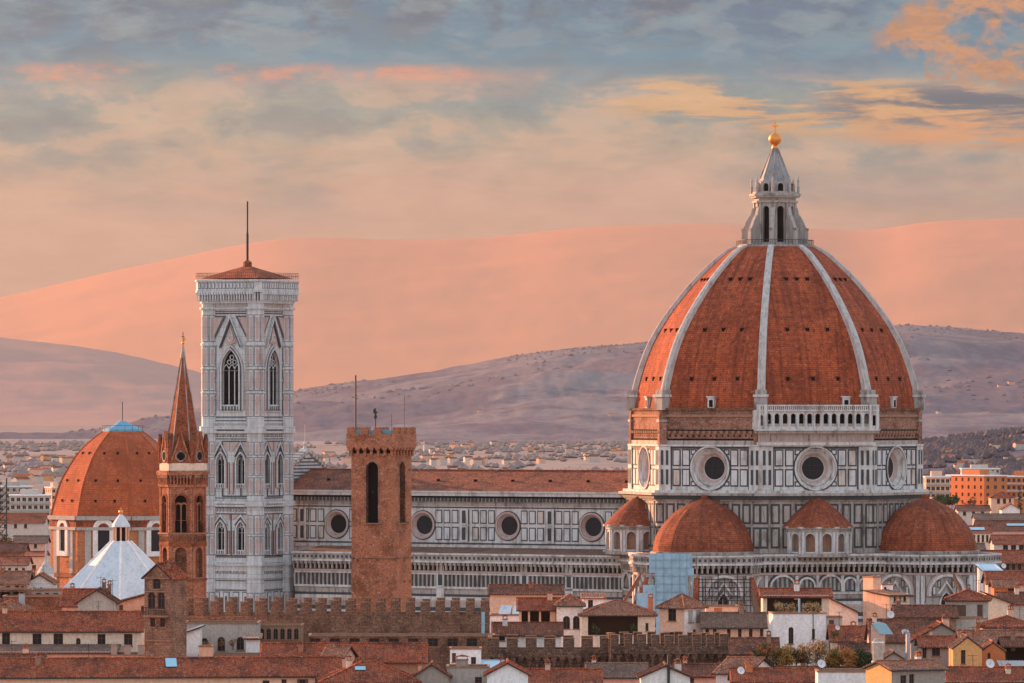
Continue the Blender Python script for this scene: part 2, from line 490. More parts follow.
hillmat('wood', (0.19, 0.16, 0.17), (0.21, 0.175, 0.18), (0.17, 0.145, 0.155), 0.01)
MATS['woodland'] = MATS['wood']
plain('wood', (0.11, 0.055, 0.03), 0.7)


# ------------------------------------------------------------------ mesh builder
def frame(o, ang):
    return Matrix.Translation(Vector(o)) @ Matrix.Rotation(ang, 4, 'Z')


def outline(kind, ua, ub, za, zb, n=12):
    """opening outline, counter-clockwise seen from outside; returns [(u,z)]"""
    w = ub - ua
    cu = (ua + ub) / 2
    if kind == 'round':
        cz = (za + zb) / 2
        return [(cu + w / 2 * math.cos(2 * PI * i / (2 * n)), cz + (zb - za) / 2 * math.sin(2 * PI * i / (2 * n))) for i in range(2 * n)]
    if kind == 'arch':
        zs = zb - w / 2
        return [(ua, za), (ub, za)] + [(cu + w / 2 * math.cos(PI * i / n), zs + w / 2 * math.sin(PI * i / n)) for i in range(n + 1)]
    if kind == 'point':
        hh = w * 0.95
        zs = zb - hh
        pts = [(ua, za), (ub, za)]
        h2 = n // 2
        r_ = (w * w / 4 + hh * hh) / w
        for i in range(h2 + 1):
            th = math.asin(min(1, hh / r_)) * i / h2
            pts.append((ub - r_ + r_ * math.cos(th), zs + r_ * math.sin(th)))
        for i in range(1, h2 + 1):
            th = math.asin(min(1, hh / r_)) * (1 - i / h2)
            pts.append((ua + r_ - r_ * math.cos(th), zs + r_ * math.sin(th)))
        return pts
    return [(ua, za), (ub, za), (ub, zb), (ua, zb)]


PR_ = random.Random(3)


class MB:
    def __init__(s, M=None):
        s.v, s.f, s.m, s.uv, s.sm = [], [], [], [], []
        s.names = []
        s.M = M or Matrix.Identity(4)

    def mi(s, mat):
        if mat not in s.names:
            s.names.append(mat)
        return s.names.index(mat)

    def face(s, pts, mat, uv=None, smooth=False):
        P = [s.M @ Vector(p_) for p_ in pts]
        b = len(s.v)
        s.v += [tuple(p_) for p_ in P]
        s.f.append(tuple(range(b, b + len(P))))
        s.m.append(s.mi(mat))
        s.sm.append(smooth)
        if uv is None:
            n = Vector((0, 0, 0))
            for i in range(len(P)):
                q, r_ = P[i], P[(i + 1) % len(P)]
                n += Vector(((q.y - r_.y) * (q.z + r_.z), (q.z - r_.z) * (q.x + r_.x), (q.x - r_.x) * (q.y + r_.y)))
            if n.length < 1e-9:
                n = Vector((0, 0, 1))
            n.normalize()
            tt = Vector((0, 0, 1)).cross(n)
            tt = Vector((1, 0, 0)) if tt.length < 1e-3 else tt.normalized()
            bb = n.cross(tt)
            uv = [(q.dot(tt), q.dot(bb)) for q in P]
        s.uv.append(uv)

    def box(s, x0, x1, y0, y1, z0, z1, mat, top=None):
        a_ = [(x0, y0), (x1, y0), (x1, y1), (x0, y1)]
        for i in range(4):
            p_, q = a_[i], a_[(i + 1) % 4]
            s.face([(p_[0], p_[1], z0), (q[0], q[1], z0), (q[0], q[1], z1), (p_[0], p_[1], z1)], mat)
        s.face([(x, y, z1) for x, y in a_], top or mat)
        s.face([(x, y, z0) for x, y in reversed(a_)], mat)

    def pbox(s, u0, u1, z0, z1, pr, mat, back=0.0):
        """slab standing proud of the wall plane y=0 by pr (outside is -y)"""
        y0, y1 = -pr, back
        s.face([(u0, y0, z0), (u1, y0, z0), (u1, y0, z1), (u0, y0, z1)], mat)
        s.face([(u0, y1, z0), (u0, y0, z0), (u0, y0, z1), (u0, y1, z1)], mat)
        s.face([(u1, y0, z0), (u1, y1, z0), (u1, y1, z1), (u1, y0, z1)], mat)
        s.face([(u0, y0, z1), (u1, y0, z1), (u1, y1, z1), (u0, y1, z1)], mat)
        s.face([(u0, y1, z0), (u1, y1, z0), (u1, y0, z0), (u0, y0, z0)], mat)

    def panel(s, u0, u1, z0, z1, fr=0.26, dark='marble_green', white='marble', pr=0.06):
        s.pbox(u0, u1, z0, z1, pr, dark)
        if white == 'marble':
            white = PR_.choice(['marble', 'marble', 'marble_cream', 'marble_cool', 'marble_cool'])
        s.pbox(u0 + fr, u1 - fr, z0 + fr, z1 - fr, pr + 0.06, white)

    def prism(s, poly, y0, y1, mat, side=None):
        """poly of (u,z) extruded along y"""
        s.face([(u, y0, z) for u, z in poly], mat)
        s.face([(u, y1, z) for u, z in reversed(poly)], mat)
        n = len(poly)
        for i in range(n):
            (u, z), (u2, z2) = poly[i], poly[(i + 1) % n]
            s.face([(u, y0, z), (u, y1, z), (u2, y1, z2), (u2, y0, z2)], side or mat)

    def vprism(s, poly, z0, z1, mat, top=None, cap=True):
        n = len(poly)
        for i in range(n):
            (x, y), (x2, y2) = poly[i], poly[(i + 1) % n]
            s.face([(x, y, z0), (x2, y2, z0), (x2, y2, z1), (x, y, z1)], mat)
        if cap:
            s.face([(x, y, z1) for x, y in poly], top or mat)
            s.face([(x, y, z0) for x, y in reversed(poly)], mat)

    def ring(s, o1, o2, pr, mat, back=0.0):
        n = len(o1)
        for i in range(n):
            a_, b_, c_, d_ = o1[i], o1[(i + 1) % n], o2[(i + 1) % n], o2[i]
            s.face([(a_[0], -pr, a_[1]), (d_[0], -pr, d_[1]), (c_[0], -pr, c_[1]), (b_[0], -pr, b_[1])], mat)
            s.face([(d_[0], -pr, d_[1]), (d_[0], back, d_[1]), (c_[0], back, c_[1]), (c_[0], -pr, c_[1])], mat)
            s.face([(a_[0], back, a_[1]), (a_[0], -pr, a_[1]), (b_[0], -pr, b_[1]), (b_[0], back, b_[1])], mat)

    def surround(s, kind, ua, ub, za, zb, tk, pr, mat, sill=True):
        o1 = outline(kind, ua, ub, za, zb)
        o2 = outline(kind, ua - tk, ub + tk, za - (tk if sill else 0), zb + tk)
        s.ring(o1, o2, pr, mat)

    def facade(s, u0, u1, z0, z1, ops, mat, y=0.0):
        """wall sheet with real openings; ops = (ua,ub,za,zb,kind,depth,reveal material)"""
        ops = [o for o in ops if o[0] > u0 + 0.01 and o[1] < u1 - 0.01 and o[2] > z0 and o[3] < z1]
        us = sorted({u0, u1, *[o[0] for o in ops], *[o[1] for o in ops]})
        zs = sorted({z0, z1, *[o[2] for o in ops], *[o[3] for o in ops]})
        for j in range(len(zs) - 1):
            run = None
            cz = (zs[j] + zs[j + 1]) / 2
            for i in range(len(us) - 1):
                cu = (us[i] + us[i + 1]) / 2
                hole = any(o[0] < cu < o[1] and o[2] < cz < o[3] for o in ops)
                if not hole:
                    run = us[i] if run is None else run
                if run is not None and (hole or i == len(us) - 2):
                    ue = us[i] if hole else us[i + 1]
                    s.face([(run, y, zs[j]), (ue, y, zs[j]), (ue, y, zs[j + 1]), (run, y, zs[j + 1])], mat)
                    run = None
        for o in ops:
            ua, ub, za, zb, kind, dep, rm = o
            ol = outline(kind, ua, ub, za, zb)
            n = len(ol)
            for i in range(n):
                (p0, p1), (q0, q1) = ol[i], ol[(i + 1) % n]
                s.face([(p0, y, p1), (q0, y, q1), (q0, y + dep, q1), (p0, y + dep, p1)], rm)
                if kind != 'rect':
                    mu, mz = (p0 + q0) / 2, (p1 + q1) / 2
                    cu, cz = (ua + ub) / 2, (za + zb) / 2
                    if kind == 'round' or mz > za + 1e-6:
                        corner = (ub if mu > cu else ua, zb if (mz > cz or kind != 'round') else za)
                        if abs(p0 - q0) > 1e-6:
                            s.face([(corner[0], y, corner[1]), (p0, y, p1), (q0, y, q1)], mat)

    def pane(s, kind, ua, ub, za, zb, y, mat):
        s.face([(u, y, z) for u, z in outline(kind, ua, ub, za, zb)], mat)

    def lathe(s, prof, n, mat, phase=0.0, a0=0.0, a1=2 * PI, smooth=False, c=(0, 0), uscale=1.0):
        """prof [(r,z)], faceted"""
        vv = 0.0
        for j in range(len(prof) - 1):
            (r0, z0), (r1, z1) = prof[j], prof[j + 1]
            dv = math.hypot(r1 - r0, z1 - z0)
            for i in range(n):
                t0 = a0 + phase + (a1 - a0) * i / n
                t1 = a0 + phase + (a1 - a0) * (i + 1) / n
                pts, uv = [], []
                hw0 = r0 * math.sin((t1 - t0) / 2)
                hw1 = r1 * math.sin((t1 - t0) / 2)
                off = i * 2 * prof[0][0] * math.sin((t1 - t0) / 2) if n > 10 else i * 37.3
                pts = [(c[0] + r0 * math.cos(t0), c[1] + r0 * math.sin(t0), z0), (c[0] + r0 * math.cos(t1), c[1] + r0 * math.sin(t1), z0)]
                uv = [(off - hw0, vv), (off + hw0, vv)]
                if r1 > 1e-6:
                    pts += [(c[0] + r1 * math.cos(t1), c[1] + r1 * math.sin(t1), z1), (c[0] + r1 * math.cos(t0), c[1] + r1 * math.sin(t0), z1)]
                    uv += [(off + hw1, vv + dv), (off - hw1, vv + dv)]
                else:
                    pts += [(c[0], c[1], z1)]
                    uv += [(off, vv + dv)]
                if r0 < 1e-6:
                    pts = [pts[0]] + pts[2:]
                    uv = [uv[0]] + uv[2:]
                s.face(pts, mat, uv, smooth)
            vv += dv

    def tube(s, p, q, r, mat, n=6, r2=None):
        p, q = Vector(p), Vector(q)
        d = (q - p).normalized()
        x = d.cross(Vector((0, 0, 1)))
        x = Vector((1, 0, 0)) if x.length < 1e-3 else x.normalized()
        y = d.cross(x)
        r2 = r if r2 is None else r2
        A = [p + (x * math.cos(2 * PI * i / n) + y * math.sin(2 * PI * i / n)) * r for i in range(n)]
        B = [q + (x * math.cos(2 * PI * i / n) + y * math.sin(2 * PI * i / n)) * r2 for i in range(n)]
        for i in range(n):
            j = (i + 1) % n
            s.face([A[i], A[j], B[j], B[i]], mat)
        s.face(B, mat)
        s.face(list(reversed(A)), mat)

    def ball(s, c, r, mat, n=12, sq=1.0):
        prof = [(r * math.cos(-PI / 2 + PI * j / 8), c[2] + sq * r * math.sin(-PI / 2 + PI * j / 8)) for j in range(9)]
        prof[0] = (0, prof[0][1])
        prof[-1] = (0, prof[-1][1])
        s.lathe(prof, n, mat, c=(c[0], c[1]), smooth=True)

    def build(s, name, parent=None, weld=False):
        me = bpy.data.meshes.new(name)
        me.from_pydata(s.v, [], s.f)
        for n in s.names:
            me.materials.append(MATS[n])
        me.polygons.foreach_set('material_index', s.m)
        me.polygons.foreach_set('use_smooth', s.sm)
        ul = me.uv_layers.new(name='UVMap')
        flat_ = [c for f_ in s.uv for uv_ in f_ for c in uv_]
        ul.data.foreach_set('uv', flat_)
        me.update()
        if weld:
            import bmesh
            bm = bmesh.new()
            bm.from_mesh(me)
            bmesh.ops.remove_doubles(bm, verts=bm.verts, dist=1e-3)
            bm.to_mesh(me)
            bm.free()
        o = bpy.data.objects.new(name, me)
        C.objects.link(o)
        if parent is not None:
            o.parent = parent
        return o


def thing(name, label, cat, loc, rotz=0.0, group=None):
    o = bpy.data.objects.new(name, None)
    o.empty_display_size = 1.0
    C.objects.link(o)
    o.location = loc
    o.rotation_euler = (0, 0, rotz)
    o['label'] = label
    o['category'] = cat
    if group:
        o['group'] = group
    return o


def tag(o, label, cat, group=None):
    o['label'] = label
    o['category'] = cat
    if group:
        o['group'] = group
    return o


def dup(o, parent, M=None):
    c = o.copy()
    C.objects.link(c)
    c.parent = parent
    if M is not None:
        c.matrix_local = M
    return c


def zat(y, d):
    return ZC + (H0 - y) * d / F


def xat(x, d):
    return (x - 512.0) * d / F


def spline(pts, n):
    """Catmull-Rom through (x,y) points, evenly in index"""
    P = [pts[0]] + list(pts) + [pts[-1]]
    res = []
    for i in range(1, len(P) - 2):
        for k in range(n):
            t_ = k / n
            r_ = []
            for c in range(2):
                p0, p1, p2, p3 = P[i - 1][c], P[i][c], P[i + 1][c], P[i + 2][c]
                r_.append(0.5 * (2 * p1 + (p2 - p0) * t_ + (2 * p0 - 5 * p1 + 4 * p2 - p3) * t_ ** 2 + (3 * p1 - p0 - 3 * p2 + p3) * t_ ** 3))
            res.append(tuple(r_))
    res.append(tuple(pts[-1]))
    return res


# ------------------------------------------------------------------ ground and hills
def structure(o):
    o['kind'] = 'structure'
    return o


g = MB()
nx, ny = 12, 12
for i in range(nx):
    for j in range(ny):
        x0, x1 = -8000 + 16000 * i / nx, -8000 + 16000 * (i + 1) / nx
        y0, y1 = -60 + 42500 * j / ny, -60 + 42500 * (j + 1) / ny
        g.face([(x0, y0, 0), (x1, y0, 0), (x1, y1, 0), (x0, y1, 0)], 'town_ground')
structure(g.build('ground'))


def fbm(x, y, seed=0.0):
    from mathutils import noise as mn
    return mn.fractal(Vector((x, y, seed)), 1.0, 2.0, 6)


def hill(name, crest, d_foot, d_crest, d_back, mat, rough, seed, x_lo=-500, x_hi=1524, nx=260, ny=46, foot=-2.0, bow=1.0, woods_h=0.0, woods_s=60.0):
    """terrain from foot to crest to back; crest = [(px,py)] seen from the terrace"""
    xs = np.linspace(x_lo, x_hi, nx)
    cp = np.array(crest, float)
    cy = np.interp(xs, cp[:, 0], cp[:, 1])
    kn = max(3, int(nx / 30)) | 1
    k = np.ones(kn) / kn
    cy = np.convolve(np.pad(cy, kn // 2, mode='edge'), k, mode='valid')
    vs, fs, uv = [], [], []
    for j in range(ny):
        t_ = j / (ny - 1)
        d = d_foot + (d_back - d_foot) * t_
        tc_ = (d_crest - d_foot) / (d_back - d_foot)
        for i in range(nx):
            zt = ZC + (H0 - cy[i]) * d_crest / F
            if t_ <= tc_:
                q = t_ / tc_
                hgt = foot + (zt - foot) * (q * q * (3 - 2 * q)) ** bow
            else:
                q = (t_ - tc_) / (1 - tc_)
                hgt = zt * (1 - 0.5 * q * q)
            x = (xs[i] - 512) * d / F
            amp = rough * math.sin(PI * min(1, t_ / tc_)) if t_ < tc_ else 0
            hgt += amp * fbm(x / 900, d / 900, seed) + rough * 0.03 * fbm(x / 90, d / 90, seed + 5)
            if woods_h:
                patch = min(1.0, max(0.0, 0.5 + 1.6 * fbm(x / (woods_s * 9), d / (woods_s * 26), seed + 2)))
                hgt += woods_h * (0.25 + 0.75 * patch) * fbm(x / woods_s, d / (woods_s * 2.5), seed + 9)
            vs.append((x, d, hgt))
    for j in range(ny - 1):
        for i in range(nx - 1):
            b = j * nx + i
            fs.append((b, b + 1, b + 1 + nx, b + nx))
    me = bpy.data.meshes.new(name)
    me.from_pydata(vs, [], fs)
    me.materials.append(MATS[mat])
    me.polygons.foreach_set('use_smooth', [True] * len(fs))
    me.update()
    o = bpy.data.objects.new(name, me)
    C.objects.link(o)
    structure(o)
    return np.array(vs).reshape(ny, nx, 3)


FAR = [(-500, 345), (-200, 325), (0, 300), (60, 286), (110, 274), (200, 256), (250, 245), (300, 240), (400, 243), (500, 240), (560, 232), (640, 228),
       (740, 227), (800, 232), (870, 235), (930, 224), (1024, 221), (1300, 224), (1524, 236)]
MID = [(-500, 450), (-100, 455), (0, 450), (120, 430), (200, 412), (290, 394), (340, 388), (400, 380), (450, 372), (500, 360), (560, 351), (640, 345), (740, 336), (905, 328),
       (960, 332), (1024, 336), (1300, 350), (1524, 380)]
hill('hills', FAR, 22000, 40000, 42500, 'far_hill_hazed', 20, 3.1, nx=400, ny=80, woods_h=2.0, woods_s=140.0)
MIDG = hill('hills.001', MID, 9000, 18000, 20500, 'mid_hill', 50, 8.7, nx=900, ny=150, woods_h=3.5, woods_s=50.0)
LEFT = [(-500, 300), (-100, 325), (0, 338), (80, 346), (160, 362), (240, 384), (300, 400), (400, 425), (520, 440), (1524, 446)]
hill('hills.003', LEFT, 20500, 27000, 29000, 'back_hill', 40, 6.3, nx=500, ny=80, woods_h=1.5, woods_s=90.0)
LOW = [(-500, 468), (0, 468), (60, 462), (120, 470), (300, 475), (620, 475), (800, 470), (905, 447), (950, 442), (990, 436), (1024, 433), (1200, 425), (1524, 440)]
LOWG = hill('hills.002', LOW, 4300, 5600, 6200, 'mid_hill', 6, 2.2, nx=200, ny=20)

# ------------------------------------------------------------------ woods on the hills (one mass)
wv_, wf_ = [], []


def clump(x, y, z, r_, h):
    b = len(wv_)
    k = 5
    ph = random.random() * 6
    for i in range(k):
        rr = r_ * random.uniform(0.75, 1.2)
        wv_.append((x + rr * math.cos(ph + 2 * PI * i / k), y + rr * math.sin(ph + 2 * PI * i / k), z + h * random.uniform(0.15, 0.4)))
    wv_.append((x + random.uniform(-.2, .2) * r_, y, z + h))
    wv_.append((x, y, z - 2))
    for i in range(k):
        wf_.append((b + i, b + (i + 1) % k, b + k))
        wf_.append((b + (i + 1) % k, b + i, b + k + 1))


def grid_pick(G, fi, fj):
    ny_, nx_ = G.shape[:2]
    i, j = min(nx_ - 2, int(fi * (nx_ - 1))), min(ny_ - 2, int(fj * (ny_ - 1)))
    u, v = random.random(), random.random()
    return G[j, i] * (1 - u) * (1 - v) + G[j, i + 1] * u * (1 - v) + G[j + 1, i] * (1 - u) * v + G[j + 1, i + 1] * u * v


for k in range(6000):
    fi = random.uniform(0.2, 0.8)
    fj = random.uniform(0.05, 0.78)
    P_ = grid_pick(MIDG, fi, fj)
    if fbm(P_[0] / 500, P_[1] / 1500, 4.0) + (fj - 0.45) * 0.9 < 0.10:
        continue
    h_ = random.uniform(5, 9)
    clump(P_[0], P_[1], P_[2] - 1, h_ * random.uniform(0.5, 1.0), h_ * 0.8)
for k in range(4000):
    P_ = grid_pick(MIDG, random.uniform(0.2, 0.8), random.uniform(0.765, 0.79))
    h_ = random.uniform(4, 9)
    clump(P_[0], P_[1], P_[2] - 1, h_ * random.uniform(0.4, 0.8), h_)


def woods(mat, label):
    me = bpy.data.meshes.new('woodland')
    me.from_pydata(wv_, [], wf_)
    me.materials.append(MATS[mat])
    me.update()
    o = bpy.data.objects.new('woodland', me)
    C.objects.link(o)
    o['kind'] = 'stuff'
    o['label'] = label


woods('woodland', 'hazy woods covering the hills beyond the town')
wv_.clear()
wf_.clear()
for k in range(3500):
    fi = random.uniform(0.645, 0.80)
    P_ = grid_pick(LOWG, fi, random.uniform(0.1, 0.72))
    if fbm(P_[0] / 200, P_[1] / 200, 9.0) < -0.12:
        continue
    h_ = random.uniform(3, 8)
    clump(P_[0], P_[1], P_[2], h_ * random.uniform(0.5, 0.9), h_)
woods('woodland_dark', 'dark wooded rise on the right below the hills')
wv_.clear()
wf_.clear()
for k in range(3000):
    fi = random.uniform(0.22, 0.645)
    P_ = grid_pick(LOWG, fi, random.uniform(0.1, 0.72))
    if fbm(P_[0] / 200, P_[1] / 200, 9.0) < 0.22:
        continue
    h_ = random.uniform(3, 8)
    clump(P_[0], P_[1], P_[2], h_ * random.uniform(0.5, 0.9), h_)
for k in range(5000):
    d_ = random.uniform(4300, 9800)
    x_ = random.uniform(-0.10, 0.10) * d_
    if fbm(x_ / 160, d_ / 500, 1.5) < 0.05:
        continue
    h_ = random.uniform(3, 7)
    clump(x_, d_, 0, h_ * random.uniform(0.6, 1.4), h_)
woods('woodland_near', 'pale misty trees among the far houses')

# ------------------------------------------------------------------ haze
hz = MB()
hz.box(-8300, 8300, -80, 42900, -4.5, 1345, 'glass')
ho = hz.build('haze')
hm = bpy.data.materials.new('haze')
hm.use_nodes = True
hm.node_tree.nodes.clear()
mo = hm.node_tree.nodes.new('ShaderNodeOutputMaterial')
pv = hm.node_tree.nodes.new('ShaderNodeVolumePrincipled')
pv.inputs['Color'].default_value = (0.262, 0.275, 0.305, 1)
pv.inputs['Density'].default_value = 2.0e-5
pv.inputs['Anisotropy'].default_value = 0.55
hm.node_tree.links.new(pv.outputs[0], mo.inputs['Volume'])
ho.data.materials.clear()
ho.data.materials.append(hm)
ho['kind'] = 'stuff'


# ================================================================== CATHEDRAL
# local axes: x east along the nave, y north, origin on the ground under the great dome
CX, CD, CROT = xat(775.0, 1200.0), 1200.0, R(-30.5)


def nave_x(px, ly):
    """place along the nave that stands at column px, on the line y = ly"""
    x = -50.0
    for _ in range(30):
        d = CD + math.sin(CROT) * x + math.cos(CROT) * ly
        X = xat(px, d)
        x = (X - CX + math.sin(CROT) * ly) / math.cos(CROT)
    return x


cath = thing('cathedral', 'vast white marble cathedral with huge red tiled ribbed dome and long nave', 'cathedral', (CX, CD, 0), CROT)
OCT = 22.5


def octv(rad, k):
    an = R(-90 + 45 * k - OCT)
    return (rad * math.cos(an), rad * math.sin(an))


def octface(rad, k, c=(0, 0)):
    """frame on face k (0 = south, 1 = south-east ...), u=0 at the middle"""
    ap = rad * math.cos(R(OCT))
    an = R(-90 + 45 * k)
    return frame((c[0] + ap * math.cos(an), c[1] + ap * math.sin(an), 0), an + PI / 2)


def octring(mb, rad, z0, z1, mat, faces=range(8), c=(0, 0)):
    for k in faces:
        p_, q = octv(rad, k), octv(rad, k + 1)
        mb.face([(c[0] + p_[0], c[1] + p_[1], z0), (c[0] + q[0], c[1] + q[1], z0), (c[0] + q[0], c[1] + q[1], z1), (c[0] + p_[0], c[1] + p_[1], z1)], mat)


def octslab(mb, rad, z0, z1, mat, c=(0, 0), top=None):
    mb.vprism([(c[0] + octv(rad, k)[0], c[1] + octv(rad, k)[1]) for k in range(8)], z0, z1, mat, top)


def cornice_band(mb, u0, u1, zt, worn='marble_worn'):
    """parapet with little square holes over a row of corbelled arches; zt = top"""
    mb.pbox(u0, u1, zt - 0.35, zt, 1.25, 'marble')
    mb.pbox(u0, u1, zt - 1.55, zt - 0.35, 1.0, worn)
    n = max(1, int((u1 - u0) / 1.05))
    st = (u1 - u0) / n
    for i in range(n):
        c = u0 + (i + 0.5) * st
        mb.pbox(c - 0.26, c + 0.26, zt - 1.25, zt - 0.7, 1.03, 'marble_green')
    mb.pbox(u0, u1, zt - 1.95, zt - 1.55, 1.2, 'marble')
    # corbel arches: black strip painted as their shade, pale brackets with pointed heads
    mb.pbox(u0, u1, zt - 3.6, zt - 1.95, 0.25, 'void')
    for i in range(n + 1):
        c = u0 + i * st
        a_, b_ = max(u0, c - 0.17), min(u1, c + 0.17)
        mb.pbox(a_, b_, zt - 3.5, zt - 2.5, 0.75, worn)
        a_, b_ = max(u0, c - 0.34), min(u1, c + 0.34)
        mb.pbox(a_, b_, zt - 2.5, zt - 1.95, 0.95, worn)
    mb.pbox(u0, u1, zt - 4.05, zt - 3.6, 0.35, 'marble_pink')


def stripes(mb, u0, u1, z1, z0, seq, pr=0.1):
    """horizontal marble courses from z1 downwards"""
    z = z1
    i = 0
    while z > z0:
        m, h = seq[i % len(seq)]
        zz = max(z0, z - h)
        mb.pbox(u0, u1, zz, z - 0.02, pr + (0.05 if i % 2 else 0.0), m)
        z -= h
        i += 1


SEQ = [('marble_worn', 0.9), ('marble_green', 0.5), ('marble', 0.7), ('marble_pink', 0.5), ('marble_worn', 1.0), ('marble_green', 0.8), ('marble', 0.5), ('marble_grey_green', 0.7)]

# ---- lower octagon body
body = MB()
octring(body, 34.0, 0, 26.5, 'marble_worn')
octslab(body, 34.1, 26.3, 26.6, 'marble_worn', top='tile_old')
octring(body, 30.5, 26.5, 38.0, 'marble_worn')
for k in range(8):
    body.M = octface(34.0, k)
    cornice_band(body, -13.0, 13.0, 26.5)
for k in (7, 0, 1, 2):  # this tier's panels darkened: shade under the cornice put into their colour
    body.M = octface(30.5, k)
    for sgn in (-1, 1):
        for z0, z1 in ((27.6, 31.8), (32.4, 36.4)):
            for c in (11.0, 8.6, 6.2):
                body.panel(sgn * c - 0.95, sgn * c + 0.95, z0, z1, 0.4, 'marble_green', 'marble_worn')
        body.pbox(sgn * 9.8 - 0.12, sgn * 9.8 + 0.12, 27, 37.2, 0.25, 'marble_worn')
    body.pbox(-11.7, 11.7, 36.9, 37.4, 0.3, 'marble_worn')
    for c in (-3.6, -1.2, 1.2, 3.6):
        body.panel(c - 0.9, c + 0.9, 32.4, 36.4, 0.4, 'marble_green', 'marble_worn')
# south-east and south-west ground walls: big blind arches and courses
for k in (7, 1):
    body.M = octface(34.0, k)
    stripes(body, -12.9, 12.9, 18.6, 0, SEQ)
    body.pbox(-12.9, 12.9, 18.6, 19.1, 0.3, 'marble')
    for c, w in ((-8.1, 2.4), (-3.1, 1.4), (1.8, 2.2), (5.8, 1.1), (9.2, 1.5)):
        zt = 22.1 if w > 1.9 else 21.6
        body.surround('arch', c - w, c + w, 19.1, zt, 0.42, 0.5, 'marble', sill=False)
        body.surround('arch', c - w, c + w, 19.1, zt, 0.75, 0.3, 'marble_green', sill=False)
        body.pane('arch', c - w, c + w, 19.1, zt, -0.06, 'marble_grey_green')
        nst = max(2, int(w * 2 / 0.8))
        for i in range(nst):
            cc = c - w + (i + 0.5) * 2 * w / nst
            top = 19.4 + math.sqrt(max(0.1, w * w - (abs(cc - c) + 0.2) ** 2)) + (zt - w - 19.1) - 0.3
            if top > 19.8:
                body.pbox(cc - 0.22, cc + 0.22, 19.4, top, 0.14, 'marble_worn')
    for c in (-11.5, -5.2, -0.9, 4.2, 7.4, 11.6):
        body.pbox(c - 0.28, c + 0.28, 19.1, 22.3, 0.4, 'marble')
body.M = Matrix.Identity(4)
body.build('crossing_wall', cath)

# ---- drum with round windows
drum = MB()
octslab(drum, 31.3, 37.2, 38.0, 'marble_green')  # dark band added as the shade under the cornice
octslab(drum, 32.0, 38.0, 38.5, 'marble_worn')
octslab(drum, 31.1, 38.5, 39.0, 'marble')
octring(drum, 29.7, 39.0, 48.0, 'marble', faces=(3, 4, 5, 6))
OC_Z, OC_R = 43.45, 4.1
for k in (7, 0, 1, 2):
    drum.M = octface(29.7, k)
    drum.facade(-11.48, 11.48, 39.0, 48.0, [(-OC_R, OC_R, OC_Z - OC_R, OC_Z + OC_R, 'round', 0.3, 'marble')], 'marble')
    for sgn in (-1, 1):
        drum.pbox(sgn * 10.2 - 1.3, sgn * 10.2 + 1.3, 39.0, 47.7, 0.30, 'marble')
        drum.M = drum.M @ Matrix.Translation((0, -0.3, 0))
        for z0, z1 in ((40.0, 43.3), (43.9, 47.1)):
            drum.panel(sgn * 10.75 - 0.42, sgn * 10.75 + 0.42, z0, z1, 0.14, 'marble', 'marble_green')
            drum.panel(sgn * 9.6 - 0.42, sgn * 9.6 + 0.42, z0, z1, 0.14, 'marble', 'marble_green')
        drum.M = drum.M @ Matrix.Translation((0, 0.3, 0))
        drum.pbox(sgn * 8.74 - 0.1, sgn * 8.74 + 0.1, 39.2, 47.7, 0.14, 'marble_green')
        for z0, z1 in ((39.8, 43.3), (43.8, 47.2)):
            for c in (7.6, 5.45):
                drum.panel(sgn * c - 0.92, sgn * c + 0.92, z0, z1, 0.27)
            w_ = 0.55 if True else 0
            drum.panel(sgn * 3.75 - 0.62, sgn * 3.75 + 0.62, z0 if z0 < 43 else OC_Z + 2.6, z1 if z0 > 43 else OC_Z - 2.6, 0.25)
    drum.pbox(-11.4, 11.4, 47.3, 47.75, 0.2, 'marble_green')
    drum.pbox(-11.4, 11.4, 47.75, 48.1, 0.45, 'marble')
    o1 = outline('round', -OC_R, OC_R, OC_Z - OC_R, OC_Z + OC_R)
    o2 = outline('round', -OC_R - 0.32, OC_R + 0.32, OC_Z - OC_R - 0.32, OC_Z + OC_R + 0.32)
    drum.ring(o1, o2, 0.28, 'marble')
    o3 = outline('round', -OC_R - 0.6, OC_R + 0.6, OC_Z - OC_R - 0.6, OC_Z + OC_R + 0.6)
    drum.ring(o2, o3, 0.16, 'marble_green')
drum.M = Matrix.Identity(4)
drum_o = drum.build('drum', cath)
ow = MB()
prof_in = [(OC_R, 0.0), (3.75, 0.35), (3.55, 0.4), (3.0, 1.1), (2.45, 1.75), (2.3, 1.8)]
nseg = 28
for j in range(len(prof_in) - 1):
    (r0, y0), (r1, y1) = prof_in[j], prof_in[j + 1]
    for i in range(nseg):
        t0, t1 = 2 * PI * i / nseg, 2 * PI * (i + 1) / nseg
        ow.face([(r0 * math.cos(t0), y0, r0 * math.sin(t0)), (r0 * math.cos(t1), y0, r0 * math.sin(t1)), (r1 * math.cos(t1), y1, r1 * math.sin(t1)), (r1 * math.cos(t0), y1, r1 * math.sin(t0))],
                'marble_pink' if j == 3 else ('marble_worn' if j % 2 else 'marble'))
ow.face([(2.3 * math.cos(2 * PI * i / nseg), 1.8, 2.3 * math.sin(2 * PI * i / nseg)) for i in range(nseg)], 'glass')
for i in range(3):
    ow.box(-0.04, 0.04, 1.70, 1.78, -2.2, 2.2, 'iron') if i == 0 else ow.box(-2.1, 2.1, 1.70, 1.78, -1.5 + i, -1.42 + i, 'iron')
ow0 = ow.build('round_window', drum_o)
ow0.matrix_local = octface(29.7, 7) @ Matrix.Translation((0, 0, OC_Z))
for k in (0, 1, 2):
    dup(ow0, drum_o, octface(29.7, k) @ Matrix.Translation((0, 0, OC_Z)))

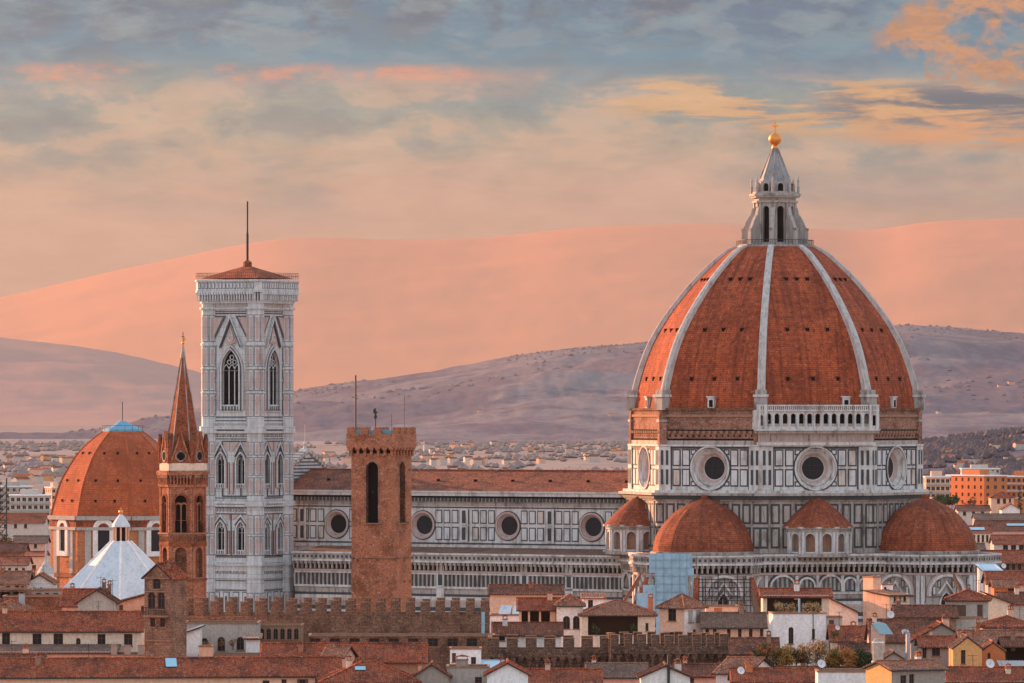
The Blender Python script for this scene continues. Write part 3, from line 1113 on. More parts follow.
# ---- attic band of bare brick above the drum
att = MB()
octring(att, 29.4, 48.0, 55.4, 'brick_attic')
for k in range(8):
    att.M = octface(29.4, k)
    if k != 1:
        att.pbox(-11.3, 11.3, 48.1, 48.9, 0.35, 'marble_worn')
        att.pbox(-11.3, 11.3, 49.0, 49.3, 0.15, 'void')
        for i in range(17):
            c = -10.6 + i * 1.32
            att.pbox(c - 0.27, c + 0.27, 50.3, 50.85, 0.55, 'bare_stone')
            att.pbox(c - 0.2, c + 0.2, 49.65, 50.0, 0.03, 'void')
        att.pbox(-11.3, 11.3, 50.85, 51.1, 0.1, 'void')
        att.pbox(-11.3, 11.3, 53.6, 54.1, 0.3, 'bare_stone')
        att.pbox(-11.3, 11.3, 54.9, 55.4, 0.45, 'brick_dark')
    for sgn in (-1, 1):
        att.pbox(sgn * 10.6 - 0.75, sgn * 10.6 + 0.75, 48.1, 54.7, 0.45, 'brick_attic' if k != 1 else 'marble_worn')
        att.pbox(sgn * 10.6 - 0.9, sgn * 10.6 + 0.9, 52.6, 53.1, 0.6, 'marble_worn')
att.M = Matrix.Identity(4)
att.build('attic_band', cath)

# ---- marble gallery on the south-east side
gal = MB()
gal.M = octface(29.7, 1)
gal.pbox(-12.2, 12.2, 48.0, 48.6, 0.9, 'marble')
gal.pbox(-11.9, 11.9, 48.6, 50.4, 0.55, 'marble_pink')
for i in range(24):
    c = -11.3 + i * 0.983
    gal.pbox(c - 0.22, c + 0.22, 48.95, 50.1, 0.7, 'marble_worn')
gal.pbox(-12.6, 12.6, 50.4, 50.9, 1.7, 'marble_worn')
gal.pbox(-12.8, 12.8, 50.9, 51.2, 2.1, 'marble')
gal.M = gal.M @ Matrix.Translation((0, -1.6, 0))
ops = [(-10.15 + i * 1.69 - 0.52, -10.15 + i * 1.69 + 0.52, 51.75, 54.3, 'arch', 0.5, 'marble') for i in range(13)]
ops = [(-12.1, -11.35, 51.9, 54.0, 'arch', 0.5, 'marble')] + ops + [(11.35, 12.1, 51.9, 54.0, 'arch', 0.5, 'marble')]
gal.facade(-12.6, 12.6, 51.2, 55.0, ops, 'marble')
gal.face([(-12.6, 0, 51.2), (-12.6, 3.2, 51.2), (-12.6, 3.2, 55.0), (-12.6, 0, 55.0)], 'marble')
gal.face([(12.6, 0, 51.2), (12.6, 3.2, 51.2), (12.6, 3.2, 55.0), (12.6, 0, 55.0)], 'marble')
gal.face([(-12.6, 0, 55.0), (12.6, 0, 55.0), (12.6, 2.4, 55.0), (-12.6, 2.4, 55.0)], 'marble')
gal.face([(-12.5, 1.55, 51.2), (12.5, 1.55, 51.2), (12.5, 1.55, 55.0), (-12.5, 1.55, 55.0)], 'void')
for i in range(13):
    c = -10.15 + i * 1.69
    gal.pbox(c - 0.5, c + 0.5, 51.75, 52.3, 0.05, 'marble_worn', back=0.3)
for i in range(14):
    c = -10.995 + i * 1.69
    gal.pbox(c - 0.14, c + 0.14, 51.3, 54.0, 0.14, 'marble_clean')
gal.pbox(-12.7, 12.7, 54.75, 55.05, 0.35, 'marble')
for i in range(60):
    c = -12.4 + i * 0.42
    gal.pbox(c - 0.1, c + 0.1, 55.05, 55.75, 0.15, 'marble', back=0.1)
gal.pbox(-12.7, 12.7, 55.75, 56.05, 0.25, 'marble', back=0.2)
for c in (-12.3, -10.9, 10.9, 12.3):
    gal.pbox(c - 0.3, c + 0.3, 51.2, 56.1, 0.4, 'marble', back=0.2)
gal.build('marble_gallery', cath)

# ---- great dome
DZ = 55.3
prof_px = [(0, 142.5), (14, 140.5), (30, 136.5), (50, 130), (70, 121.3), (96, 105), (128, 79), (154, 51.5), (163, 36)]
DP = [(r_ / 4.93, DZ + h / 4.93) for h, r_ in spline(prof_px, 5)]
DP = [(r_, z) for (r_, z) in [(q[0], q[1]) for q in [(p_[0], p_[1]) for p_ in [(a_[0], a_[1]) for a_ in DP]]]]
dome = MB()
dome.lathe(DP, 8, 'dome_tile', phase=R(-90 - OCT))
dome_o = dome.build('great_dome', cath)


def rad_at(z):
    zz = [p_[1] for p_ in DP]
    rr = [p_[0] for p_ in DP]
    return float(np.interp(z, zz, rr))


rib = MB()
for j in range(len(DP) - 1):
    (r0, z0), (r1, z1) = DP[j], DP[j + 1]
    w0 = 0.82 - 0.22 * (z0 - DZ) / 33
    w1 = 0.82 - 0.22 * (z1 - DZ) / 33
    def sec(r_, z, w):
        return [(r_ - 0.9, -w, z), (r_ + 0.75, -w, z), (r_ + 0.75, w, z), (r_ - 0.9, w, z)]
    A, B = sec(r0, z0, w0), sec(r1, z1, w1)
    for i in range(3):
        rib.face([A[i], A[i + 1], B[i + 1], B[i]], 'marble_rib')
    rib.face([(r0 + 0.76, -w0 * 0.3, z0), (r0 + 0.95, 0, z0), (r1 + 0.95, 0, z1), (r1 + 0.76, -w1 * 0.3, z1)], 'marble_rib')
    rib.face([(r0 + 0.95, 0, z0), (r0 + 0.76, w0 * 0.3, z0), (r1 + 0.76, w1 * 0.3, z1), (r1 + 0.95, 0, z1)], 'marble_rib')
rib.box(rad_at(55.4) - 1.2, rad_at(55.4) + 1.35, -1.25, 1.25, 55.0, 57.6, 'marble_worn')
rib.box(rad_at(55.4) - 1.2, rad_at(55.4) + 1.6, -1.45, 1.45, 57.6, 58.1, 'marble')
rib.box(rad_at(55.4) - 1.2, rad_at(55.4) + 1.15, -1.1, 1.1, 58.1, 59.0, 'marble_worn')
rib0 = rib.build('rib', dome_o)
for k in range(8):
    Mk = Matrix.Rotation(R(-90 - OCT + 45 * k), 4, 'Z')
    if k == 0:
        rib0.matrix_local = Mk
    else:
        dup(rib0, dome_o, Mk)

# small round-the-clock vents and one dormer on each visible side
ve = MB()
ve.box(-0.33, 0.33, -0.2, 0.7, -0.36, 0.36, 'void')
ve.box(-0.5, 0.5, -0.3, 0.6, 0.36, 0.5, 'dome_tile')
ve0 = None
for k in (7, 0, 1, 2):
    for zc, offs in ((61.2, (-5.2, 0, 5.2)), (71.0, (-4.2, 0, 4.2)), (81.2, (-2.2, 0, 2.2))):
        ap = rad_at(zc) * math.cos(R(OCT))
        an = R(-90 + 45 * k)
        for c in offs:
            Mk = frame((ap * math.cos(an), ap * math.sin(an), zc), an + PI / 2) @ Matrix.Translation((c, 0, 0))
            if ve0 is None:
                ve0 = ve.build('vent', dome_o)
                ve0.matrix_local = Mk
            else:
                dup(ve0, dome_o, Mk)
do = MB()
do.box(-0.75, 0.75, -0.5, 1.5, 0, 2.1, 'marble')
do.pbox(-0.42, 0.42, 0.2, 1.6, 0.53, 'void')
do.box(-0.95, 0.95, -0.7, 1.5, 2.1, 2.35, 'marble')
do0 = None
for k in (7, 0, 2, 1):
    ap = rad_at(55.6) * math.cos(R(OCT))
    an = R(-90 + 45 * k)
    Mk = frame((ap * math.cos(an), ap * math.sin(an), 55.4), an + PI / 2) @ Matrix.Translation((0 if k != 1 else 6.5, 0, 0))
    if do0 is None:
        do0 = do.build('dormer', dome_o)
        do0.matrix_local = Mk
    else:
        dup(do0, dome_o, Mk)

# ---- lantern
lt = MB()
octslab(lt, 8.0, 87.6, 88.3, 'marble_worn')
octslab(lt, 7.4, 88.3, 88.6, 'marble_grey')
for k in range(8):
    lt.M = octface(7.9, k)
    lt.pbox(-3.0, 3.0, 89.35, 89.45, 0.0, 'iron', back=0.06)
    for i in range(9):
        lt.pbox(-2.8 + i * 0.7 - 0.03, -2.8 + i * 0.7 + 0.03, 88.3, 89.4, 0.0, 'iron', back=0.06)
lt.M = Matrix.Identity(4)
for k in range(8):
    lt.M = octface(4.25, k)
    lt.facade(-1.63, 1.63, 88.6, 98.0, [(-0.72, 0.72, 89.0, 96.3, 'arch', 0.7, 'marble_grey')], 'marble_grey')
    lt.pane('arch', -0.72, 0.72, 89.0, 96.3, 0.7, 'void')
    for sgn in (-1, 1):
        lt.pbox(sgn * 1.2 - 0.28, sgn * 1.2 + 0.28, 88.6, 97.0, 0.25, 'marble_worn')
    lt.pbox(-1.75, 1.75, 97.0, 97.4, 0.45, 'marble_grey')
lt.M = Matrix.Identity(4)
octslab(lt, 5.0, 98.0, 98.35, 'marble_grey')
octslab(lt, 5.3, 98.35, 98.8, 'marble_worn')
octslab(lt, 4.7, 98.8, 99.2, 'marble_grey')
octslab(lt, 3.7, 99.2, 101.2, 'marble_grey')
for k in range(8):
    lt.M = octface(3.75, k)
    lt.surround('arch', -0.6, 0.6, 99.3, 100.9, 0.25, 0.5, 'marble_worn')
    lt.pane('arch', -0.6, 0.6, 99.3, 100.9, -0.05, 'void')
lt.M = Matrix.Identity(4)
lan = lt.build('lantern', cath)
bt = MB()
bt.prism([(4.0, 88.6), (6.6, 88.6), (6.6, 91.6), (6.1, 92.4), (5.9, 93.0), (5.3, 94.1), (4.9, 94.6), (4.6, 95.9), (4.0, 96.2)], -0.42, 0.42, 'marble_grey')
bt.box(6.0, 6.85, -0.5, 0.5, 91.4, 91.8, 'marble_worn')
bt.box(6.4, 6.75, -0.46, 0.46, 88.6, 91.4, 'marble_grey')
bt0 = bt.build('buttress', lan)
pin = MB()
pin.lathe([(0.0, 98.8), (0.26, 98.8), (0.26, 100.0), (0.36, 100.1), (0.2, 100.4), (0.16, 101.3), (0.27, 101.4), (0.06, 102.2), (0, 102.5)], 8, 'marble_grey', c=(4.75, 0))
pin0 = pin.build('pinnacle', lan)
for k in range(8):
    Mk = Matrix.Rotation(R(-90 - OCT + 45 * k), 4, 'Z')
    if k == 0:
        bt0.matrix_local = Mk
        pin0.matrix_local = Mk
    else:
        dup(bt0, lan, Mk)
        dup(pin0, lan, Mk)
co = MB()
co.lathe([(3.6, 101.0), (3.1, 101.5), (2.9, 102.0), (0.62, 107.9), (0.7, 108.1), (0.0, 108.2)], 8, 'cone_stone', phase=R(-90 - OCT))
for k in range(8):
    an = R(-90 - OCT + 45 * k)
    co.tube((2.95 * math.cos(an), 2.95 * math.sin(an), 102.0), (0.64 * math.cos(an), 0.64 * math.sin(an), 107.9), 0.16, 'marble_worn', 5)
co.build('spire_cone', lan)
ob = MB()
ob.lathe([(0.0, 108.1), (0.75, 108.1), (0.55, 108.6), (0.35, 108.8)], 10, 'gold')
ob.ball((0, 0, 109.95), 1.3, 'gold', 16)
ob.build('golden_orb', lan, weld=True)
cr = MB()
cr.M = Matrix.Rotation(R(28.9), 4, 'Z')
cr.box(-0.13, 0.13, -0.13, 0.13, 111.15, 113.6, 'gold')
cr.box(-0.65, 0.65, -0.12, 0.12, 112.45, 112.7, 'gold')
cr.build('cross', lan)

# ---- tribunes (apses) and their small domes
TR = [(0, 1), (0.25, 0.955), (0.48, 0.835), (0.77, 0.56), (0.92, 0.28), (1.0, 0.07)]
TDP = [(10.5 * r_, 26.4 + 11.0 * h) for h, r_ in spline(TR, 5)]


def tribune(deg, out_):
    an = R(deg)
    c = Matrix.Rotation(an + PI / 2, 4, 'Z') @ Matrix.Translation((0, -out_, 0))
    tm = MB()
    for q in range(-2, 3):
        tm.M = octface(14.0, q)
        W_ = 14.0 * math.sin(R(OCT))
        ops = [(-1.15, 1.15, 11.5, 18.9, 'point', 0.7, 'marble')]
        tm.facade(-W_, W_, 0, 26.4, ops, 'marble_worn')
        tm.pane('point', -1.15, 1.15, 11.5, 18.9, 0.7, 'glass')
        tm.pbox(-0.07, 0.07, 11.6, 18.0, -0.35, 'marble', back=0.5)
        cornice_band(tm, -W_ - 0.3, W_ + 0.3, 26.4)
        tm.surround('arch', -3.3, 3.3, 18.2, 22.1, 0.5, 0.55, 'marble', sill=False)
        tm.surround('arch', -3.3, 3.3, 18.2, 22.1, 0.85, 0.35, 'marble_pink', sill=False)
        tm.surround('point', -1.15, 1.15, 11.5, 18.9, 0.35, 0.3, 'marble')
        # gable over the window, small panels beside it
        tm.prism([(-1.9, 18.6), (0, 21.3), (1.9, 18.6), (1.5, 18.6), (0, 20.7), (-1.5, 18.6)], -0.4, 0, 'marble')
        for s_ in (-1, 1):
            tm.panel(s_ * 2.5 - 0.4, s_ * 2.5 + 0.4, 18.4, 20.2, 0.16)
            tm.panel(s_ * 1.5 - 0.35, s_ * 1.5 + 0.35, 19.9, 21.3, 0.16, 'marble_green', 'marble_pink')
            tm.panel(s_ * 4.6 - 0.4, s_ * 4.6 + 0.4, 17.0, 21.9, 0.2)
            tm.pbox(s_ * (W_ - 0.35) - 0.35, s_ * (W_ - 0.35) + 0.35, 0, 22.3, 0.5, 'marble')
            stripes(tm, 1.55 if s_ > 0 else -W_ + 0.8, W_ - 0.8 if s_ > 0 else -1.55, 16.6, 0, SEQ)
    tm.M = Matrix.Identity(4)
    for z in (26.35,):
        tm.face([(octv(14.0, k)[0], octv(14.0, k)[1], z) for k in range(8)], 'tile_old')
    t_o = tm.build('tribune', cath)
    t_o.matrix_local = c
    dm = MB()
    dm.lathe(TDP, 16, 'small_dome_tile', phase=R(-90 - OCT / 2))
    dm.ball((0, 0, 37.5), 0.75, 'small_dome_tile', 10)
    dm.lathe([(10.9, 26.4), (10.9, 26.9), (10.5, 27.0)], 16, 'marble_worn', phase=R(-90 - OCT / 2))
    dm.build('tribune_dome', t_o)
    fb = MB()
    fb.prism([(13.6, 22.0), (14.6, 22.0), (21.0, 10.4), (21.0, 0), (20.0, 0), (19.4, 9.6), (13.6, 19.6)], -0.42, 0.42, 'bare_stone')
    fb.face([(14.6, -0.6, 22.1), (21.2, -0.6, 10.3), (21.2, 0.6, 10.3), (14.6, 0.6, 22.1)], 'tile')
    fb.face([(13.6, -0.6, 22.2), (14.6, -0.6, 22.1), (14.6, 0.6, 22.1), (13.6, 0.6, 22.2)], 'tile')
    fb0 = None
    for q in (() if deg == 0 else (0, 1, 2)):
        Mk = Matrix.Rotation(R(-90 - OCT + 45 * q), 4, 'Z')
        if fb0 is None:
            fb0 = fb.build('flying_buttress', t_o)
            fb0.matrix_local = Mk
        else:
            dup(fb0, t_o, Mk)


tribune(-90, 29.7)
tribune(0, 34.0)


# ---- slanting tiled props against the outer faces of the apses
MCI = (Matrix.Translation((CX, CD, 0)) @ Matrix.Rotation(CROT, 4, 'Z')).inverted()
for (xa, ya, xb, yb, dd, hh) in ((953, 572, 970, 612, 1150, 1.3), (976, 569, 1014, 618, 1158, 1.0), (641, 573, 614, 615, 1150, 1.0)):
    pr_ = MB(MCI)
    A, B = Vector((xat(xa, dd), dd, zat(ya, dd))), Vector((xat(xb, dd), dd - 4, zat(yb, dd)))
    dn = Vector((0, 0, -hh))
    w_ = Vector((0, 0.6, 0))
    P8 = [A - w_, B - w_, B - w_ + dn, A - w_ + dn, A + w_, B + w_, B + w_ + dn, A + w_ + dn]
    for q in ((0, 1, 2, 3), (5, 4, 7, 6), (3, 2, 6, 7)):
        pr_.face([P8[i] for i in q], 'bare_stone')
    up_ = Vector((0, 0, 0.25))
    pr_.face([A - w_ * 1.4 + up_, B - w_ * 1.4 + up_, B + w_ * 1.4 + up_, A + w_ * 1.4 + up_], 'tile')
    pr_.face([A - w_ * 1.4 + up_, A - w_ * 1.4 - up_, B - w_ * 1.4 - up_, B - w_ * 1.4 + up_], 'tile')
    pr_.build('slanting_prop', cath)


# ---- exedrae between the tribunes: niches under a cone of tiles
def exedra(deg):
    an = R(deg)
    c = Matrix.Rotation(an + PI / 2, 4, 'Z') @ Matrix.Translation((0, -28.6, 0))
    em = MB()
    n = 12
    rr = 6.3
    hw = rr * math.tan(PI / n)
    for q in range(-3, 4):
        th = -PI / 2 + q * 2 * PI / n
        em.M = frame((rr * math.cos(th), rr * math.sin(th), 0), th + PI / 2)
        em.facade(-hw, hw, 26.0, 31.6, [(-0.95, 0.95, 27.0, 30.6, 'arch', 0.9, 'marble_worn')], 'marble')
        em.pane('arch', -0.95, 0.95, 27.0, 30.6, 0.9, 'bare_stone')
        em.surround('arch', -0.95, 0.95, 27.0, 30.6, 0.25, 0.2, 'marble_clean')
        for s_ in (-1, 1):
            em.pbox(s_ * (hw - 0.3) - 0.2, s_ * (hw - 0.3) + 0.2, 26.4, 30.9, 0.35, 'marble')
        em.pbox(-hw - 0.1, hw + 0.1, 31.0, 31.35, 0.3, 'marble_worn')
        em.pbox(-hw - 0.2, hw + 0.2, 31.6, 31.95, 0.75, 'marble')
        em.pbox(-hw - 0.1, hw + 0.1, 26.0, 26.6, 0.4, 'marble_worn')
    em.M = Matrix.Identity(4)
    e_o = em.build('exedra', cath)
    e_o.matrix_local = c
    rm = MB()
    rm.lathe([(7.3, 31.75), (7.0, 32.1), (4.6, 34.6), (2.2, 36.7), (0.3, 37.7), (0.0, 37.8)], 24, 'small_dome_tile', phase=-PI / 24)
    rm.build('cone_roof', e_o)


exedra(-135)
exedra(-45)

# ---- nave
nv = MB()
X0, X1, XA = -111.5, -25.5, -23.4
XW = nave_x(295.0, -21.0)
OCX = tuple(nave_x(q, -10.5) for q in (592, 508, 423, 337))
nv.M = frame((0, -10.5, 0), 0)
RO = 2.55
OZ = 31.1
nv.facade(X0, X1, 24.0, 38.0, [(c - RO, c + RO, OZ - RO, OZ + RO, 'round', 0.2, 'marble') for c in OCX], 'marble')
nv.pbox(X0, X1, 37.2, 38.3, 0.7, 'marble')
nv.pbox(X0, X1, 36.0, 37.2, 0.5, 'marble_worn')
n = int((X1 - X0) / 0.9)
for i in range(n):
    c = X0 + (i + 0.5) * (X1 - X0) / n
    nv.pbox(c - 0.22, c + 0.22, 36.05, 36.8, 0.8, 'marble_green')
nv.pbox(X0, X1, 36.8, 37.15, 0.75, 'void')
nv.pbox(X0, X1, 35.2, 35.9, 0.15, 'marble_worn')
nv.pbox(X0, X1, 34.7, 34.95, 0.12, 'marble_green')
nv.pbox(X0, X1, 27.2, 27.5, 0.14, 'marble_green')
nv.pbox(X0, X1, 26.4, 27.0, 0.25, 'marble')
for cx in OCX + (-116.9,):
    for c in (-7.8, -5.9, -3.95, 3.9, 5.85, 7.8):
        if cx + c < X0 + 1 or cx + c > X1 - 1:
            continue
        for z0, z1 in ((31.5, 34.3), (28.0, 30.8)):
            nv.panel(cx + c - 0.8, cx + c + 0.8, z0, z1, 0.22)
    for z0, z1 in ((31.4, 34.4), (27.9, 30.9)):
        if cx + 10.05 < X1:
            nv.pbox(cx + 10.05 - 1.0, cx + 10.05 + 1.0, z0 - 0.2, z1 + 0.2, 0.28, 'marble')
            nv.pbox(cx + 10.05 - 0.42, cx + 10.05 + 0.42, z0 + 0.2, z1 - 0.2, 0.34, 'marble_green')
            nv.pbox(cx + 8.95 - 0.06, cx + 8.95 + 0.06, z0, z1, 0.2, 'marble_green')
            nv.pbox(cx + 11.15 - 0.06, cx + 11.15 + 0.06, z0, z1, 0.2, 'marble_green')
    if cx > X0 and cx < X1:
        o1 = outline('round', cx - RO, cx + RO, OZ - RO, OZ + RO)
        o2 = outline('round', cx - RO - 0.35, cx + RO + 0.35, OZ - RO - 0.35, OZ + RO + 0.35)
        nv.ring(o1, o2, 0.3, 'marble_pink')
        o3 = outline('round', cx - RO - 0.55, cx + RO + 0.55, OZ - RO - 0.55, OZ + RO + 0.55)
        nv.ring(o2, o3, 0.15, 'marble_green')
# aisle
nv.M = Matrix.Identity(4)
nv.face([(XW, -21, 25.4), (XA, -21, 25.4), (XA, -10.5, 26.6), (XW, -10.5, 26.6)], 'tile_grey')
nv.M = frame((0, -21.0, 0), 0)
nv.facade(XW, XA, 0, 25.3, [], 'marble_worn')
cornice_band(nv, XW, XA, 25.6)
nv.pbox(XW, XA, 21.2, 21.5, 0.3, 'marble')
nv.pbox(XW, XA, 18.3, 18.75, 0.3, 'marble')
nv.pbox(XW, XA, 18.75, 21.2, 0.05, 'marble_green')
n = int((XA - XW) / 1.0)
for i in range(n + 1):
    c = XW + i * (XA - XW) / n
    nv.pbox(c - 0.19, c + 0.19, 18.75, 21.2, 0.22, 'marble_worn')
stripes(nv, XW, XA, 18.1, 0, SEQ)
for c in (-86.5, -66.5, -46.5, -36):
    nv.pbox(c - 0.9, c + 0.9, 0, 25.2, 0.3, 'marble')
    nv.pbox(c - 0.5, c + 0.5, 19.0, 21.2, 0.36, 'marble_green')
nv.M = frame((XW, -15.75, 0), -PI / 2)
nv.facade(-5.25, 5.25, 0, 25.4, [], 'marble_worn')
nv.M = Matrix.Identity(4)
for yy in (10.5, 21.0):
    nv.face([(X0, yy, 0), (X1, yy, 0), (X1, yy, 38 if yy < 12 else 25), (X0, yy, 38 if yy < 12 else 25)], 'marble_worn')
nave = nv.build('nave_wall', cath)
rw = MB()
rp = [(RO, 0.0), (2.35, 0.12), (2.28, 0.15), (1.95, 0.6), (1.93, 0.62)]
for j in range(len(rp) - 1):
    (r0, y0), (r1, y1) = rp[j], rp[j + 1]
    for i in range(24):
        t0, t1 = 2 * PI * i / 24, 2 * PI * (i + 1) / 24
        rw.face([(r0 * math.cos(t0), y0, r0 * math.sin(t0)), (r0 * math.cos(t1), y0, r0 * math.sin(t1)), (r1 * math.cos(t1), y1, r1 * math.sin(t1)), (r1 * math.cos(t0), y1, r1 * math.sin(t0))],
                'marble_pink' if j in (0, 2) else 'marble_worn')
rw.face([(1.93 * math.cos(2 * PI * i / 24), 0.62, 1.93 * math.sin(2 * PI * i / 24)) for i in range(24)], 'glass')
rw0 = None
for c in OCX:
    Mk = Matrix.Translation((c, -10.5, OZ))
    if rw0 is None:
        rw0 = rw.build('round_window', nave)
        rw0.matrix_local = Mk
    else:
        dup(rw0, nave, Mk)
nr = MB()
nr.face([(X0, -11.4, 38.2), (X1, -11.4, 38.2), (X1, 0, 42.4), (X0, 0, 42.4)], 'tile_old')
nr.face([(X1, 11.4, 38.2), (X0, 11.4, 38.2), (X0, 0, 42.4), (X1, 0, 42.4)], 'tile_old')
nr.box(X0, X1, -0.25, 0.25, 42.3, 42.6, 'tile')
nr.box(X0, X1, -11.5, -11.1, 37.9, 38.2, 'marble')
for i in range(9):
    nr.box(X0 + 8 + i * 9.0, X0 + 8.5 + i * 9.0, -6.2, -5.6, 40.0, 40.6, 'void')
nr.build('nave_roof', cath)
# west front seen from behind: stepped white gable with finial
wg = MB()
wg.M = frame((-113.0, 0, 0), PI / 2)
pts = [(-12.5, 30), (-12.5, 39.3)]
wg.prism([(-21, 0), (21, 0), (21, 27), (11.5, 27), (11.5, 40.0), (0, 45.6), (-11.5, 40.0), (-11.5, 27), (-21, 27)], -0.8, 0.8, 'marble_clean')
for i in range(9):
    zs_ = 38.8 + i * 0.72
    hw_ = 11.2 if zs_ < 40 else max(0.6, 11.2 * (45.4 - zs_) / 5.4)
    wg.pbox(-hw_, hw_, zs_, zs_ + 0.3, 0.86 + 0.002 * i, 'marble_grey_green')
for i in range(10):
    t0 = i / 10
    for s_ in (-1, 1):
        u = s_ * (11.5 - 11.0 * t0)
        z = 40.0 + 5.6 * t0
        wg.box(u - 0.22, u + 0.22, -1.1, 1.1, z - 0.1, z + 1.15, 'marble_worn')
for s_ in (-1, 1):
    wg.prism([(s_ * 12.2, 39.9), (s_ * 12.2, 40.6), (0, 46.9), (0, 46.2)], -1.0, 1.0, 'marble_clean')
wg.lathe([(0.5, 46.5), (0.3, 47.5), (0.55, 47.8), (0.08, 48.4), (0.05, 52), (0, 52)], 8, 'marble')
wg.build('west_gable', cath)


# ================================================================== BELL TOWER
BTX = nave_x(247.5, -24.0)
bell = thing('bell_tower', 'tall square white marble bell tower with pink and green panels', 'bell tower', (CX + math.cos(CROT) * BTX - math.sin(CROT) * -24.0, CD + math.sin(CROT) * BTX + math.cos(CROT) * -24.0, 0), CROT)
HB = 6.2


def camp_face(k):
    an = R(-90 + 90 * k)
    return frame((HB * math.cos(an), HB * math.sin(an), 0), an + PI / 2)


MC = 'marble_clean'
ct = MB()
ZS = [0, 12, 23.5, 36.0, 51.5, 77.2]
win_specs = {3: [(-2.5, 1.0, 25.0, 31.8), (2.5, 1.0, 25.0, 31.8)], 4: [(-2.5, 1.0, 38.8, 46.0), (2.5, 1.0, 38.8, 46.0)], 5: [(0, 2.1, 55.0, 67.6)]}
for k in range(4):
    ct.M = camp_face(k)
    ops = []
    for lv, ws in win_specs.items():
        for c, hw, z0, z1 in ws:
            ops.append((c - hw, c + hw, z0, z1, 'point', 0.55, MC))
    ct.facade(-HB, HB, 0, 77.2, ops, MC)
    # string courses
    for z, h, pr in ((22.6, 0.5, 0.5), (23.2, 0.4, 0.35), (34.9, 0.4, 0.45), (35.5, 0.5, 0.6), (50.2, 0.4, 0.5), (51.0, 0.6, 0.7), (52.2, 0.3, 0.4), (75.9, 0.4, 0.5), (21.5, 0.25, 0.3), (20.0, 0.35, 0.4), (17.8, 0.3, 0.3)):
        ct.pbox(-HB, HB, z, z + h, pr, MC)
    for z in (23.0, 24.3, 34.6, 36.6, 48.9, 50.7, 52.7, 19.4, 17.4, 75.4):
        ct.pbox(-HB, HB, z, z + 0.18, 0.1, 'marble_grey_green')
    for z in (33.9, 49.4, 21.0):
        for i in range(12):
            c = -4.4 + i * 0.8
            ct.panel(c - 0.3, c + 0.3, z, z + 0.62, 0.12, 'marble_grey_green', 'marble_pink' if i % 2 else MC)
    # twin-window storeys
    for z0, z1, lv in ((24.6, 33.5, 3), (37.0, 48.6, 4)):
        ct.ring(outline('rect', -4.5, 4.5, z0 + 0.2, z1 - 0.25), outline('rect', -4.75, 4.75, z0 - 0.05, z1), 0.06, 'marble_green')
        ct.pbox(-0.1, 0.1, z0 + 0.2, z1 - 0.2, 0.16, 'marble_green')
        wz0, wz1 = win_specs[lv][0][2], win_specs[lv][0][3]
        for c in (-2.5, 2.5):
            ct.M = camp_face(k) @ Matrix.Translation((c, -0.11, 0))
            ct.surround('point', -1.0, 1.0, wz0, wz1, 0.3, 0.3, MC, sill=False)
            ct.surround('point', -1.0, 1.0, wz0, wz1, 0.5, 0.15, 'marble_pink', sill=False)
            ct.surround('point', -1.0, 1.0, wz0, wz1, 0.66, 0.1, 'marble_grey_green', sill=False)
            gz = wz1 - 0.7
            tp = z1 - 0.15
            ct.prism([(-1.8, gz), (0, tp), (1.8, gz), (1.55, gz), (0, tp - 0.5), (-1.55, gz)], -0.28, 0, MC)
            ct.prism([(-1.55, gz), (0, tp - 0.5), (1.55, gz), (1.25, gz), (0, tp - 1.05), (-1.25, gz)], -0.18, 0, 'marble_green')
            for s_ in (-1, 1):
                ct.prism([(s_ * 2.2, tp - 0.1), (s_ * 2.2, gz + 1.0), (s_ * 0.5, tp - 0.1)], -0.12, 0, 'marble_pink')
                ct.panel(s_ * 1.98 - 0.2, s_ * 1.98 + 0.2, z0 + 0.5, wz1 - 1.9, 0.09, 'marble_grey_green', 'marble_pink')
            ct.pbox(-1.2, 1.2, wz0 - 0.1, wz0 + 0.9, 0.16, MC, back=0.6)
            for i in range(4):
                ct.pbox(-0.9 + i * 0.6 - 0.15, -0.9 + i * 0.6 + 0.15, wz0 + 0.1, wz0 + 0.7, 0.19, 'marble_grey_green')
    ct.M = camp_face(k)
    # top storey: one great window under a gable
    ct.ring(outline('rect', -4.5, 4.5, 53.65, 74.95), outline('rect', -4.75, 4.75, 53.4, 75.2), 0.06, 'marble_green')
    ct.M = camp_face(k) @ Matrix.Translation((0, -0.11, 0))
    ct.surround('point', -2.1, 2.1, 55.0, 67.6, 0.35, 0.45, MC, sill=False)
    ct.surround('point', -2.1, 2.1, 55.0, 67.6, 0.6, 0.25, 'marble_grey_green', sill=False)
    ct.surround('point', -2.1, 2.1, 55.0, 67.6, 0.95, 0.15, MC, sill=False)
    ct.surround('point', -2.1, 2.1, 55.0, 67.6, 1.15, 0.12, 'marble_pink', sill=False)
    ct.prism([(-3.0, 68.0), (0, 74.7), (3.0, 68.0), (2.75, 68.0), (0, 74.1), (-2.75, 68.0)], -0.5, 0, MC)
    ct.prism([(-2.75, 68.0), (0, 74.1), (2.75, 68.0), (2.35, 68.0), (0, 73.2), (-2.35, 68.0)], -0.3, 0, 'marble_green')
    ct.prism([(-1.3, 69.0), (0, 72.3), (1.3, 69.0), (0, 68.7)], -0.2, 0, 'marble_pink')
    ct.surround('round', -0.5, 0.5, 69.5, 70.5, 0.25, 0.3, MC)
